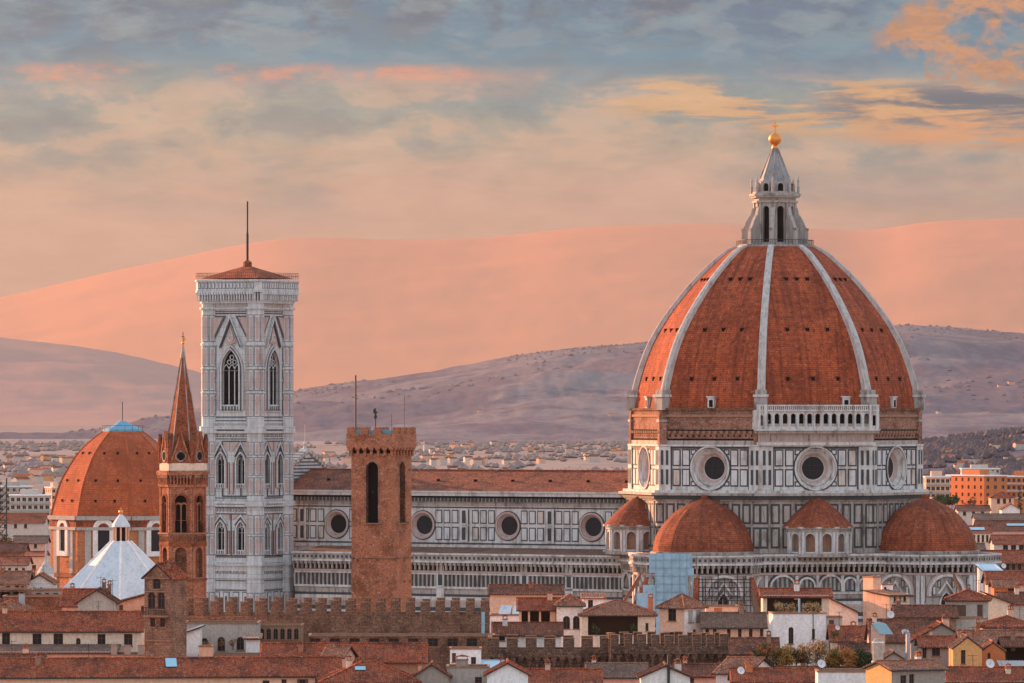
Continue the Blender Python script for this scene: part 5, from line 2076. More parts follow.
def chimney(parent, x, y, z0, h, w=0.7, mat='cream', pots=1):
    m = MB()
    m.box(x - w / 2, x + w / 2, y - w / 2, y + w / 2, z0 - 1.5, z0 + h, mat)
    m.box(x - w / 2 - 0.1, x + w / 2 + 0.1, y - w / 2 - 0.1, y + w / 2 + 0.1, z0 + h, z0 + h + 0.12, 'bare_stone')
    if pots:
        m.box(x - w / 2 + 0.05, x - w / 2 + 0.17, y - w / 2, y + w / 2, z0 + h + 0.12, z0 + h + 0.5, 'brick')
        m.box(x + w / 2 - 0.17, x + w / 2 - 0.05, y - w / 2, y + w / 2, z0 + h + 0.12, z0 + h + 0.5, 'brick')
        m.prism([(x - w / 2 - 0.15, z0 + h + 0.5), (x + w / 2 + 0.15, z0 + h + 0.5), (x, z0 + h + 0.75)], y - w / 2 - 0.1, y + w / 2 + 0.1, 'tile')
    return m.build('chimney', parent)


def antenna(parent, x, y, z0, h=2.6):
    m = MB()
    m.tube((x, y, z0 - 0.8), (x, y, z0 + h), 0.035, 'iron', 4)
    m.tube((x - 0.7, y, z0 + h - 0.2), (x + 0.7, y + 0.2, z0 + h - 0.2), 0.025, 'iron', 4)
    for i in range(6):
        u = -0.6 + i * 0.24
        m.tube((x + u, y - 0.3, z0 + h - 0.2), (x + u, y + 0.35, z0 + h - 0.2), 0.015, 'iron', 3)
    m.tube((x - 0.35, y, z0 + h - 0.8), (x + 0.35, y + 0.1, z0 + h - 0.8), 0.02, 'iron', 4)
    return m.build('antenna', parent)


def dish(parent, x, y, z0, r_=0.55):
    m = MB()
    m.tube((x, y, z0 - 1.0), (x, y, z0 + 0.1), 0.04, 'iron', 5)
    m.M = Matrix.Translation((x, y - 0.12, z0 + 0.1)) @ Matrix.Rotation(R(68), 4, 'X') @ Matrix.Rotation(R(20), 4, 'Y')
    m.lathe([(0.0, -0.14), (r_ * 0.4, -0.10), (r_ * 0.75, -0.02), (r_, 0.08)], 14, 'dish_white')
    m.tube((0, 0, -0.1), (0, 0.05, 0.5), 0.02, 'iron', 4)
    m.M = Matrix.Identity(4)
    return m.build('satellite_dish', parent)


ALL = []
HR_ = random.Random(5)


def house(label, x0, x1, ye, d, dp=9.0, yaw=0.0, roof='gx', rise=2.0, wall='cream', tile='tile', win=(), side=(), ov=0.45, style='shutter',
          name='house', cat='house', group=None, chim=(), ant=(), dsh=(), sky=(), wall_side=None, roll=0.42):
    """x0,x1 = columns of the front wall's ends, ye = row of its eave, d = distance, yaw > 0 turns the front to the right"""
    if tile == 'tile':
        tile = HR_.choice(['tile', 'tile', 'tile_pale', 'tile_old', 'tile'])
    elif tile == 'tile_old':
        tile = HR_.choice(['tile_old', 'tile_dark', 'tile_old', 'tile_grey'])
    yw = R(yaw)
    s_ = F / d
    w = (x1 - x0) / s_ / math.cos(yw)
    if d < 1080 and roof in ('gx', 'hip', 'gy') and x1 - x0 > 26:
        if not chim:
            chim = [(HR_.uniform(x0 + 5, x1 - 5), HR_.uniform(.3, .7), HR_.uniform(.5, 1.1), HR_.uniform(.5, .9), HR_.choice(['cream', 'brick', 'bare_stone', 'white', 'peach']))]
        if not ant and HR_.random() < 0.9:
            ant = [(HR_.uniform(x0 + 4, x1 - 4), HR_.uniform(.4, .7), HR_.uniform(1.6, 2.8))]
    xc = xat((x0 + x1) / 2, d)
    ze = zat(ye, d)
    t = thing(name, label, cat, (xc, d, 0), yw, group)
    px2u = lambda px: (px - (x0 + x1) / 2) / s_ / math.cos(yw)
    ops, wins = [], []
    for (px, py, wp, hp, k) in win:
        wm = wp / s_ / math.cos(yw)
        u = px2u(px + wp / 2.0)
        zt = zat(py, d)
        zb_ = zat(py + hp, d)
        ops.append((u - wm / 2, u + wm / 2, zb_, zt, 'arch' if k == 'a' else 'rect', 2.6 if k == 'v' else 0.23, wall))
        wins.append((u, zb_, wm, zt - zb_, k, 0))
    wb = MB()
    wb.facade(-w / 2, w / 2, 0, ze, ops, wall)
    sops = {'L': [], 'R': []}
    for (f_, frac, below, wm, hm, k) in side:
        u = frac * dp - dp / 2
        sops[f_].append((u - wm / 2, u + wm / 2, ze - below - hm, ze - below, 'arch' if k == 'a' else 'rect', 0.23 if k != 'v' else 2.0, wall_side or wall))
        wins.append((u, ze - below - hm, wm, hm, k, f_))
    ML = frame((-w / 2, dp / 2, 0), -PI / 2)
    MR = frame((w / 2, dp / 2, 0), PI / 2)
    MBk = frame((0, dp, 0), PI)
    wb.M = ML
    wb.facade(-dp / 2, dp / 2, 0, ze, sops['L'], wall_side or wall)
    wb.M = MR
    wb.facade(-dp / 2, dp / 2, 0, ze, sops['R'], wall_side or wall)
    wb.M = MBk
    wb.facade(-w / 2, w / 2, 0, ze, [], wall)
    wb.M = Matrix.Identity(4)
    # walls up to the roof
    if roof == 'gy':
        for y in (0, dp):
            wb.face([(-w / 2, y, ze), (w / 2, y, ze), (0, y, ze + rise)], wall)
    elif roof == 'gx':
        for x in (-w / 2, w / 2):
            wb.face([(x, 0, ze), (x, dp, ze), (x, dp / 2, ze + rise)], wall_side or wall)
    elif roof == 'shed':
        for x in (-w / 2, w / 2):
            wb.face([(x, 0, ze), (x, dp, ze), (x, dp, ze + rise)], wall_side or wall)
        wb.face([(-w / 2, dp, ze), (w / 2, dp, ze), (w / 2, dp, ze + rise), (-w / 2, dp, ze + rise)], wall)
    elif roof in ('shedr', 'shedl'):
        xh = -w / 2 if roof == 'shedr' else w / 2
        for y in (0, dp):
            wb.face([(-w / 2, y, ze), (w / 2, y, ze), (xh, y, ze + rise)], wall)
        wb.face([(xh, 0, ze), (xh, dp, ze), (xh, dp, ze + rise), (xh, 0, ze + rise)], wall_side or wall)
    for (u, zb_, wm, hm, k, f_) in wins:
        if k == 'v':     # open loggia: floor, ceiling and back already the reveals; dark back wall
            if f_ == 0:
                wb.face([(u - wm / 2, 2.6, zb_), (u + wm / 2, 2.6, zb_), (u + wm / 2, 2.6, zb_ + hm), (u - wm / 2, 2.6, zb_ + hm)], 'eave')
    wo = wb.build('wall', t)
    for (u, zb_, wm, hm, k, f_) in wins:
        if k == 'v':
            continue
        wd_ = window_mesh(k, wm, hm, style)
        wd_o = wd_.build('window', t)
        B = Matrix.Identity(4) if f_ == 0 else (ML if f_ == 'L' else MR)
        wd_o.matrix_local = B @ Matrix.Translation((u, 0, zb_))
    rb_ = MB()
    if roof == 'flat':
        for (a_, b_, c_, e_) in ((-w / 2 - 0.12, w / 2 + 0.12, -0.12, 0.25), (-w / 2 - 0.12, w / 2 + 0.12, dp - 0.25, dp + 0.12), (-w / 2 - 0.12, -w / 2 + 0.25, 0.25, dp - 0.25), (w / 2 - 0.25, w / 2 + 0.12, 0.25, dp - 0.25)):
            rb_.box(a_, b_, c_, e_, ze, ze + 0.22, 'bare_stone')
        rb_.face([(-w / 2 + 0.25, 0.25, ze - 0.1), (w / 2 - 0.25, 0.25, ze - 0.1), (w / 2 - 0.25, dp - 0.25, ze - 0.1), (-w / 2 + 0.25, dp - 0.25, ze - 0.1)], tile)
    else:
        roof_mesh(rb_, slopes_of(roof, w, dp, ze + 0.02, rise, ov), tile, roll if d < 1100 else 0)
        ridge_caps(rb_, roof, w, dp, ze + 0.02, rise, ov, tile)
        if d < 1000 and roof in ('gx', 'hip', 'shed'):      # gutter
            rb_.tube((-w / 2 - ov, -ov - 0.06, ze - ov * 0.45 - 0.12), (w / 2 + ov, -ov - 0.06, ze - ov * 0.45 - 0.12), 0.08, 'iron', 5)
    for (px, v, wm, hm) in sky:
        u = px2u(px)
        zz = ze + 0.02 + rise * v * 2 - 0.0
        y = dp * v
        dy, dzz = dp / 2, rise
        ln = math.hypot(dy, dzz)
        q = Vector((0, dy / ln, dzz / ln)) * hm
        nn = Vector((0, -dzz / ln, dy / ln)) * 0.18
        b_ = Vector((u, y, zz)) + nn
        rb_.face([b_ - Vector((wm / 2, 0, 0)), b_ + Vector((wm / 2, 0, 0)), b_ + Vector((wm / 2, 0, 0)) + q, b_ - Vector((wm / 2, 0, 0)) + q], 'sky_glass')
        bq = b_ - nn * 0.8
        rb_.face([bq - Vector((wm / 2 + .1, 0.1, 0)), bq + Vector((wm / 2 + .1, -0.1, 0)), b_ + Vector((wm / 2, 0, 0)), b_ - Vector((wm / 2, 0, 0))], 'iron')
    ro = rb_.build('roof', t)
    for c_ in chim:
        px, v, h = c_[:3]
        wc = c_[3] if len(c_) > 3 else 0.7
        mt = c_[4] if len(c_) > 4 else wall
        zr = ze + rise * (1 - abs(2 * v - 1)) if roof in ('gx', 'hip') else ze + rise * 0.4
        chimney(ro, px2u(px), dp * v, zr, h, wc, mt)
    for (px, v, h) in ant:
        zr = ze + rise * (1 - abs(2 * v - 1)) if roof in ('gx', 'hip') else ze + rise * 0.4
        antenna(t, px2u(px), dp * v, zr, h)
    for (px, v, r_) in dsh:
        zr = ze + rise * (1 - abs(2 * v - 1)) if roof in ('gx', 'hip') else ze + rise * 0.4
        dish(t, px2u(px), dp * v, zr + 1.0, r_)
    ALL.append((x0, x1, ye, d, t))
    return t, w, ze


# ---------------- left
house('long low building with mottled red tile roof and pink wall along the bottom left edge', -60, 340, 675.5, 800, 9.5, 6, 'gx', 2.1, 'peach', 'tile',
      win=[(262, 681, 7, 14, 'd'), (281, 680, 5, 12, 'd'), (299, 680, 6, 12, 'o'), (317, 679.5, 6, 12, 'o')], chim=[(40, .35, .9, .8, 'bare_stone')], sky=[(172, 0.22, 1.5, 2.6)], ant=[(90, .5, 2.0)])
house('small tiled lean-to roof above the long bottom-left building', -20, 42, 662, 840, 6, 0, 'gx', 0.9, 'pink', 'tile_old')
house('long cream palace wing with row of dark windows under red tiled roof', -20, 141, 630, 880, 10, 0, 'gx', 2.5, 'cream', 'tile',
      win=[(2, 633, 8, 13, 'd'), (32.5, 633.5, 9, 12.5, 'd'), (53.5, 633.5, 9.5, 12.5, 'd'), (76, 638, 4.5, 10, 'a'), (97.5, 634, 8, 12, 'd'), (124, 634, 8.5, 12, 'd')], style='wood')
house('pink lean-to annex with narrow dark roof in front of cream palace wing', -20, 114, 651.5, 871, 8.5, 0, 'shed', 0.7, 'pink', 'tile_old')
t_, w_, ze_ = house('terrace block with stumpy parapet pillars and four dark arches', 111, 181, 656, 866, 9, 0, 'flat', 0, 'pink', 'tile_grey',
                    win=[(116.5, 658.5, 8, 12, 'a'), (130, 658.5, 8, 12, 'a'), (144, 658.5, 8, 12, 'a'), (158, 659, 7.5, 12, 'a')], name='terrace_building', cat='building')
pm = MB()
pm.box(-0.42, 0.42, 0, 0.7, 0.2, 1.5, 'stone')
pm.box(-0.5, 0.5, -0.06, 0.76, 1.5, 1.62, 'bare_stone')
p0 = None
for px in (114, 127.5, 141, 154, 166, 173.5):
    Mk = Matrix.Translation(((px - 146) / (F / 866), -0.05, ze_))
    if p0 is None:
        p0 = pm.build('parapet_pillar', t_)
        p0.matrix_local = Mk
    else:
        dup(p0, t_, Mk)
# little bell tower
t_, w_, ze_ = house('small brown stone bell tower with gabled tile roof and twin arches', 144, 171, 577, 850, 4.2, -30, 'gy', 1.9, 'brown_stone', 'tile',
                    win=[(147.5, 592, 7.5, 17, 'a'), (157.5, 592, 7.5, 17, 'a'), (152.5, 578, 8, 11, 'a'), (150, 618, 5, 9, 'd'), (160, 618, 5, 9, 'd')], ov=0.35, name='little_bell_tower', cat='bell tower', style='wood')
bm_ = MB()
bm_.box(-1.9, 1.9, -0.9, 0.0, zat(617, 850), zat(615.4, 850), 'bare_stone')
for i in range(14):
    bm_.box(-1.85 + i * 0.28, -1.81 + i * 0.28, -0.86, -0.82, zat(615.4, 850), zat(608, 850), 'iron')
bm_.box(-1.87, 1.87, -0.88, -0.8, zat(608, 850), zat(607.4, 850), 'iron')
bm_.build('balcony', t_)
for z0, pr in ((577.5, 0.3), (591, 0.12), (640, 0.25)):
    mb_ = MB()
    mb_.pbox(-2.2, 2.2, zat(z0 + 1.2, 850), zat(z0, 850), pr, 'bare_stone')
    mb_.build('cornice', t_)
house('plain bare brick block with blank wall behind cream palace wing', 3, 65, 597, 985, 8, 0, 'flat', 0, 'brick_dark', 'tile', win=[(28, 605, 3, 5, 'd')], name='brick_building', cat='building')
house('red roofed house squeezed beside pale stone gable', 62, 104, 605, 965, 9, 0, 'gx', 2.4, 'pink', 'tile', chim=[(70, .6, .8)])
house('pale rough stone gable with two small chimneys', 78, 116, 602, 948, 8, 0, 'gy', 2.0, 'grey', 'tile_old', chim=[(103, .3, 2.2, .6, 'brown_stone'), (108.5, .3, 1.9, .6, 'brown_stone')])
house('peach house with sloping top and blue window behind little bell tower', 112, 149, 603, 972, 8, 0, 'shedl', 1.7, 'peach', 'tile', win=[(119, 605, 4, 5, 's'), (135, 602, 4.5, 8, 'd'), (141, 606, 3, 5, 'd')])
house('white gabled house beside small roof terrace at far left', 26, 53, 583, 1015, 9, 0, 'gy', 1.5, 'white', 'tile', win=[(33, 587, 2, 4, 'd'), (40, 587, 2, 4, 'd')])
house('low red roofed house at far left below the chapel', -6, 27, 583, 1010, 10, 0, 'gx', 1.8, 'grey', 'tile', win=[(6, 586, 4, 5, 'd'), (15, 585.5, 4, 6, 'd'), (21, 586, 3, 5, 'd')])
t_, w_, ze_ = house('grey flat roofed house with railed terrace at far left', 30, 75, 591, 1000, 8, 0, 'flat', 0, 'grey', 'tile_grey', win=[(36, 593, 5, 5, 'd'), (45, 593, 4, 5, 'd'), (53, 593, 5, 5, 'd'), (61, 593, 4, 5, 'd')])
rm_ = MB()
for i in range(24):
    rm_.box(-3.7 + i * 0.32, -3.67 + i * 0.32, 0.1, 0.13, ze_, ze_ + 1.2, 'steel')
for z in (0.6, 1.2):
    rm_.box(-3.8, 3.8, 0.09, 0.14, ze_ + z, ze_ + z + 0.06, 'steel')
rm_.build('railing', t_)
house('flat topped house with dark awnings at left edge', -12, 28, 590, 992, 7, 0, 'flat', 0, 'brown_stone', 'tile_old', win=[(0, 592, 10, 6, 'v'), (13, 592, 12, 6, 'v')])
house('small house with hipped red roof at bottom left behind palace wing', -10, 30, 609, 950, 7, 0, 'hip', 1.3, 'white', 'tile', win=[(2, 611, 4, 6, 'd'), (12, 611, 4, 6, 'd')], chim=[(20, .5, 1.0, .9, 'steel')])
# round turret with conical cap
t_ = thing('round_turret', 'small round turret with pale conical cap and thin spike', 'turret', (xat(46, 1105), 1105, 0))
tm = MB()
tm.lathe([(1.5, 0), (1.5, zat(572.5, 1105))], 14, 'white')
tm.build('wall', t_)
tm = MB()
tm.lathe([(1.75, zat(573, 1105)), (0.9, zat(566, 1105)), (0.25, zat(561, 1105)), (0.08, zat(545, 1105)), (0, zat(544, 1105))], 14, 'grey_shutter')
tm.build('cap', t_)
# far left town
house('pale two storey block with row of windows below chapel drum', -4, 27, 564, 1260, 12, 0, 'gx', 1.4, 'pale_far', 'tile', win=[(1, 568, 3, 6, 'd'), (8, 568, 3, 6, 'd'), (15, 568, 3, 6, 'd'), (22, 568, 3, 6, 'd')])
house('pink block with single dark window beside chapel base', 26, 45, 555, 1290, 9, 0, 'gx', 0.6, 'peach', 'tile', win=[(32, 565, 4, 5, 'd')])
house('wide low house with shaded eaves left of chapel', 14, 46, 542, 1420, 10, 0, 'gx', 1.3, 'pink', 'tile_old', win=[(18, 544, 3, 4, 'd'), (26, 544, 3, 4, 'd'), (34, 544, 3, 4, 'd')])
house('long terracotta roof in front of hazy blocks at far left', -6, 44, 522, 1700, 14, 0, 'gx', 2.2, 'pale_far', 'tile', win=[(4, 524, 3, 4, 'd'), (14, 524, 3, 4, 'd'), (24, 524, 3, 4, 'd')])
house('low red roof in shadow at left edge beneath terracotta row', -6, 24, 551, 1350, 12, 0, 'gx', 1.6, 'brown_stone', 'tile_old')


def block(label, x0, x1, yt, d, dp, yaw, wall, rows, cols, band='grey', top='chalk', cat='apartment block', balcony=True, sidewall=None):
    yw = R(yaw)
    s_ = F / d
    w = (x1 - x0) / s_ / math.cos(yw)
    ze = zat(yt, d)
    t = thing('apartment_block', label, cat, (xat((x0 + x1) / 2, d), d, 0), yw)
    m = MB()
    fh = 3.2
    ops = []
    for r_ in range(rows):
        for c in range(cols):
            u = -w / 2 + (c + 0.5) * w / cols
            ops.append((u - 0.7, u + 0.7, ze - fh * (r_ + 1) + 1.0, ze - fh * (r_ + 1) + 2.5, 'rect', 0.3, wall))
    m.facade(-w / 2, w / 2, 0, ze, ops, wall)
    m.face([(-w / 2, dp, 0), (w / 2, dp, 0), (w / 2, dp, ze), (-w / 2, dp, ze)], wall)
    ML = frame((-w / 2, dp / 2, 0), -PI / 2)
    MR = frame((w / 2, dp / 2, 0), PI / 2)
    nc = max(2, int(dp / 4))
    sops = [(-dp / 2 + (c + 0.5) * dp / nc - 0.7, -dp / 2 + (c + 0.5) * dp / nc + 0.7, ze - fh * (r_ + 1) + 1.0, ze - fh * (r_ + 1) + 2.5, 'rect', 0.3, wall) for r_ in range(rows) for c in range(nc)]
    for Mx in (ML, MR):
        m.M = Mx
        m.facade(-dp / 2, dp / 2, 0, ze, sops, sidewall or wall)
    m.M = Matrix.Identity(4)
    if balcony:
        for r_ in range(rows):
            m.pbox(-w / 2, w / 2, ze - fh * (r_ + 1) - 0.1, ze - fh * (r_ + 1) + 0.75, 0.9 if r_ % 1 == 0 else 0.2, band)
    m.build('wall', t)
    wm = MB()
    wm.pane('rect', -0.7, 0.7, 0, 1.5, 0.28, 'glass')
    wm.box(-0.04, 0.04, 0.2, 0.27, 0, 1.5, 'grey_shutter')
    w0 = None
    for o_ in ops:
        Mk = Matrix.Translation(((o_[0] + o_[1]) / 2, 0, o_[2]))
        if w0 is None:
            w0 = wm.build('window', t)
            w0.matrix_local = Mk
        else:
            dup(w0, t, Mk)
    for Mx in (ML, MR):
        for o_ in sops:
            dup(w0, t, Mx @ Matrix.Translation(((o_[0] + o_[1]) / 2, 0, o_[2])))
    rm = MB()
    rm.box(-w / 2 - 0.5, w / 2 + 0.5, -0.5, dp + 0.5, ze, ze + 0.5, top)
    rm.box(-w / 4, w / 5, dp * 0.3, dp * 0.7, ze + 0.5, ze + 2.6, wall)
    rm.build('roof', t)
    return t


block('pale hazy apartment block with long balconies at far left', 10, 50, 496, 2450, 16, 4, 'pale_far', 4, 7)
block('dim grey apartment block rising behind balconied block at far left', -8, 30, 487, 3000, 14, 0, 'grey', 5, 6)
block('small peach block catching sunset light at far left horizon', 52, 64, 488, 2900, 12, 20, 'peach', 4, 3, balcony=False)
# lattice mast at the left edge
t_ = thing('lattice_mast', 'dark lattice scaffold mast at the left edge of town', 'mast', (xat(3, 1500), 1500, 0))
m = MB()
for sx in (-1, 1):
    for sy in (-1, 1):
        m.tube((sx * 0.9, sy * 0.9, 0), (sx * 0.9, sy * 0.9, zat(478, 1500)), 0.1, 'iron', 4)
zt = zat(478, 1500)
z = 0
while z < zt - 1.8:
    for sy in (-1, 1):
        m.tube((-0.9, sy * 0.9, z), (0.9, sy * 0.9, z + 1.8), 0.06, 'iron', 4)
        m.tube((sy * 0.9, -0.9, z), (sy * 0.9, 0.9, z + 1.8), 0.06, 'iron', 4)
        m.tube((-0.9, sy * 0.9, z), (0.9, sy * 0.9, z), 0.06, 'iron', 4)
    z += 1.8
m.build('lattice', t_)


# ---------------- crenellated palace
def crenel(label, x0, x1, yt, d, dp, yaw, mw, gap, mh, mat, group=None, corbel=False, name='crenellated_palace', ops=()):
    yw = R(yaw)
    s_ = F / d
    w = (x1 - x0) / s_ / math.cos(yw)
    zt = zat(yt, d)
    t = thing(name, label, 'palace', (xat((x0 + x1) / 2, d), d, 0), yw, group)
    m = MB()
    zb_ = zt - mh
    px2u = lambda px: (px - (x0 + x1) / 2) / s_ / math.cos(yw)
    oo = []
    for (px, py, wp, hp) in ops:
        oo.append((px2u(px), px2u(px + wp), zat(py + hp, d), zat(py, d), 'rect', 0.8, mat))
    m.facade(-w / 2, w / 2, 0, zb_, oo, mat)
    for o_ in oo:
        m.pane('rect', *o_[:4], 0.8, 'void')
    for Mx, L in ((frame((-w / 2, dp / 2, 0), -PI / 2), dp), (frame((w / 2, dp / 2, 0), PI / 2), dp), (frame((0, dp, 0), PI), w)):
        m.M = Mx
        m.facade(-L / 2, L / 2, 0, zb_, [], mat)
    m.M = Matrix.Identity(4)
    th = 0.55
    for (a_, b_, c_, e_) in ((-w / 2, w / 2, 0, th), (-w / 2, w / 2, dp - th, dp), (-w / 2, -w / 2 + th, th, dp - th), (w / 2 - th, w / 2, th, dp - th)):
        m.box(a_ + 0.002, b_ - 0.002, c_ + 0.002, e_ - 0.002, zb_ - 1.0, zb_ + 0.002, mat)
    m.face([(-w / 2 + th, th, zb_ - 0.9), (w / 2 - th, th, zb_ - 0.9), (w / 2 - th, dp - th, zb_ - 0.9), (-w / 2 + th, dp - th, zb_ - 0.9)], 'tile_old')
    if corbel:
        n = int(w / 1.15)
        st = w / n
        zc = zb_ - 1.1
        m.pbox(-w / 2, w / 2, zc, zb_ + 0.001, 0.75, mat)
        for i in range(n + 1):
            c = -w / 2 + i * st
            m.pbox(max(-w / 2, c - 0.2), min(w / 2, c + 0.2), zc - 1.9, zc - 0.7, 0.5, mat)
            m.pbox(max(-w / 2, c - 0.3), min(w / 2, c + 0.3), zc - 0.7, zc - 0.35, 0.62, mat)
            m.pbox(max(-w / 2, c - 0.42), min(w / 2, c + 0.42), zc - 0.35, zc, 0.68, mat)
        m.pbox(-w / 2, w / 2, zc - 2.2, zc - 1.9, 0.3, mat)
    m.build('wall', t)
    mm_ = MB()
    mm_.box(-mw / 2, mw / 2, 0.0, th, 0, mh, mat)
    mm_.box(-mw / 2 - 0.06, mw / 2 + 0.06, -0.06, th + 0.06, mh, mh + 0.1, 'bare_stone')
    m0 = None
    off = -0.72 if corbel else 0
    for Mx, L in ((frame((0, 0, 0), 0), w), (frame((0, dp, 0), PI), w), (frame((-w / 2, dp / 2, 0), -PI / 2), dp), (frame((w / 2, dp / 2, 0), PI / 2), dp)):
        n = max(2, int(round((L - mw) / (mw + gap))))
        for i in range(n + 1):
            u = -L / 2 + mw / 2 + i * (L - mw) / n
            if L == dp and i in (0, n):
                continue
            Mk = Mx @ Matrix.Translation((u, off if Mx.to_3x3()[0][0] > 0.5 and L == w else 0, zb_)) @ Matrix.Diagonal((random.uniform(0.93, 1.06), 1, random.uniform(0.92, 1.06), 1))
            if m0 is None:
                m0 = mm_.build('merlon', t)
                m0.matrix_local = Mk
            else:
                dup(m0, t, Mk)
    return t, w, zb_


crenel('long dark brick palace wall with battlements in front of nave', 180, 489, 601.5, 905, 16, 0, 1.25, 1.0, 2.15, 'rubble')
t_, w_, ze_ = house('narrow loggia of six small dark arches below the battlements', 258, 302, 626, 893, 6, 0, 'flat', 0, 'bare_stone', 'tile_old',
                    win=[(259.5 + i * 6.9, 628.5, 4.6, 11, 'a') for i in range(6)], name='loggia', cat='loggia')
house('weathered grey wall with three dark arches and roof plants', 184, 258, 624, 884, 9, 0, 'flat', 0, 'grey', 'tile_grey',
      win=[(201, 638, 7, 10, 'a'), (217.5, 637, 7.5, 14, 'a'), (236.5, 637, 7.5, 13, 'a')], name='old_house')
house('small pink block beside two low arches below weathered grey wall', 199, 262, 656, 868, 7, 0, 'flat', 0, 'pink', 'tile_grey',
      win=[(213, 657.5, 10, 12, 'a'), (227, 656.8, 10, 12, 'a')])
house('narrow pink stair block standing above two low arches', 199, 212.5, 647, 866, 4, 0, 'flat', 0, 'peach', 'tile_grey')
house('small white roof hut beside the narrow loggia', 246, 259, 637, 876, 3, 0, 'shed', 0.4, 'chalk', 'bare_stone')
house('pale lean-to with slanting brick stair at foot of palace wall', 178, 200, 634, 874, 6, 0, 'shedl', 1.2, 'white', 'grey_shutter', win=[(175 + 6, 640, 4, 12, 'd')])
house('wide mottled red roof below the battlements', 262, 425, 661, 850, 10, 0, 'gx', 2.3, 'bare_stone', 'tile', chim=[(300, .3, .6, .7, 'bare_stone')])
house('small pinkish gable on wide mottled red roof', 323, 343, 656, 846, 5, -18, 'gx', 1.4, 'pink', 'tile')
house('broad hipped red roof with skylight at bottom centre left', 322, 418, 681, 790, 11, 3, 'hip', 2.3, 'cream', 'tile', sky=[(361, 0.26, 1.4, 1.1)], win=[(335, 684, 6, 8, 'd'), (352, 684, 6, 8, 'd')], chim=[(350, .55, .4)])
house('brick wing with row of square dark openings below main battlements', 309, 494, 636.5, 878, 7, 0, 'flat', 0, 'rubble', 'tile_old',
      win=[(310 + i * 19.6, 638.5, 10.5, 8, 'd') for i in range(9)], name='brick_wing', cat='palace')
crenel('dark battlemented wall with arched corbels left of the pale tower house', 488, 612, 638, 862, 9, 0, 1.6, 1.2, 1.7, 'rubble_dark', corbel=True)
crenel('closely spaced dark battlements with arched corbels below peach tower house', 610, 728, 634.5, 858, 8, 3, 1.25, 0.75, 1.7, 'rubble_dark', corbel=True)
dp_ = thing('downpipe', 'pale blue pipe up the end of brick palace wall', 'pipe', (xat(483, 903), 903, 0))
m = MB()
m.tube((0, 0, zat(650, 903)), (0, 0, zat(612, 903)), 0.26, 'sky_glass', 8)
m.tube((0, 0, zat(640, 903)), (0, 0, zat(639, 903)), 0.34, 'steel', 8)
m.tube((0, 0, zat(624, 903)), (0, 0, zat(623, 903)), 0.34, 'steel', 8)
m.tube((0, 0, zat(650, 903)), (0.5, 0, zat(653, 903)), 0.24, 'sky_glass', 8)
m.build('pipe', dp_)

# ---------------- bottom centre
house('rough white stone gable at bottom between red roof and chimney', 414, 449, 676, 792, 8, 0, 'gy', 1.6, 'stone', 'tile_old')
house('low ruined grey stone house with uneven top at bottom centre', 447, 489, 668, 796, 7, 0, 'flat', 0, 'grey', 'tile_grey', chim=[(462, .2, 1.0, 1.6, 'stone')], win=[(475, 677, 7, 6, 'd')])
house('pale blue walled roof hut with white door behind ruined stone house', 450, 481, 649.5, 815, 5, 0, 'flat', 0, 'chalk', 'tile_grey', win=[(471, 657, 5, 9, 'd'), (452, 653, 4, 9, 's')], style='wood')
house('white plaster gable with low spread roof at bottom centre', 487, 528, 674, 786, 9, 0, 'gy', 1.5, 'chalk', 'tile', sky=[])
house('small blue glazed skylight roof between two stone gables', 483, 501, 668, 812, 5, 0, 'shed', 0.9, 'grey', 'sky_glass', roll=0)
house('low red roofs below arched corbels at bottom centre', 524, 600, 682, 800, 9, 0, 'gx', 1.5, 'pink', 'tile', chim=[(548, .5, .7)])
house('red roof with pink side walls left of pale gable with pole', 588, 646, 676, 815, 9, 0, 'gx', 1.5, 'pink', 'tile_old', dsh=[])
t_, w_, ze_ = house('pale plaster gable with tall dark pole at bottom', 641, 690, 676, 792, 9, 0, 'gy', 1.4, 'white', 'tile_old')
m = MB()
m.tube((0.4, -0.3, ze_ - 6), (0.4, -0.3, ze_ + 2.7), 0.18, 'iron', 6)
m.build('pole', t_)
house('terrace with red roof and pink parapets left of garden shrubs', 676, 723, 675, 832, 8, 0, 'gx', 1.3, 'pink', 'tile_old', win=[(690, 678, 4, 5, 'd')], dsh=[(737, .2, .5)])
house('steep red roof slope falling towards garden shrubs', 716, 748, 672, 826, 10, -25, 'gx', 1.8, 'white', 'tile', side=[('R', .5, 1.0, 1.0, 1.4, 'd')])

# ---------------- middle
house('long peach wall under thin red roof right of the nave foot', 490, 562, 593, 1065, 9, 0, 'gx', 1.3, 'peach', 'tile', chim=[(531, .3, .5, .8, 'brick')])
house('open peach loggia with slim columns and gabled roof', 519, 559, 609, 962, 8, 0, 'gx', 1.6, 'peach', 'tile', win=[(521.5, 611, 6.5, 18, 'v'), (530, 611, 9, 18, 'v'), (541, 611, 9, 18, 'v')])
house('white house with two arched openings under hipped red roof', 557, 583, 604.5, 956, 7, 0, 'hip', 1.5, 'white', 'tile', win=[(563, 616, 7, 13, 'a'), (573, 616, 6.5, 13, 'a')])
house('low red roof in front of peach loggia behind dark battlements', 494, 561, 634, 930, 8, 0, 'gx', 1.6, 'white', 'tile', win=[(499, 634.6, 6, 6, 'd'), (512, 634.6, 6, 6, 'd')], chim=[(505, .4, .9, .8, 'white')])
t_, w_, ze_ = house('flat white terrace with tilted pale solar panels', 490, 524, 616, 985, 7, 0, 'flat', 0, 'white', 'grey_shutter')
m = MB()
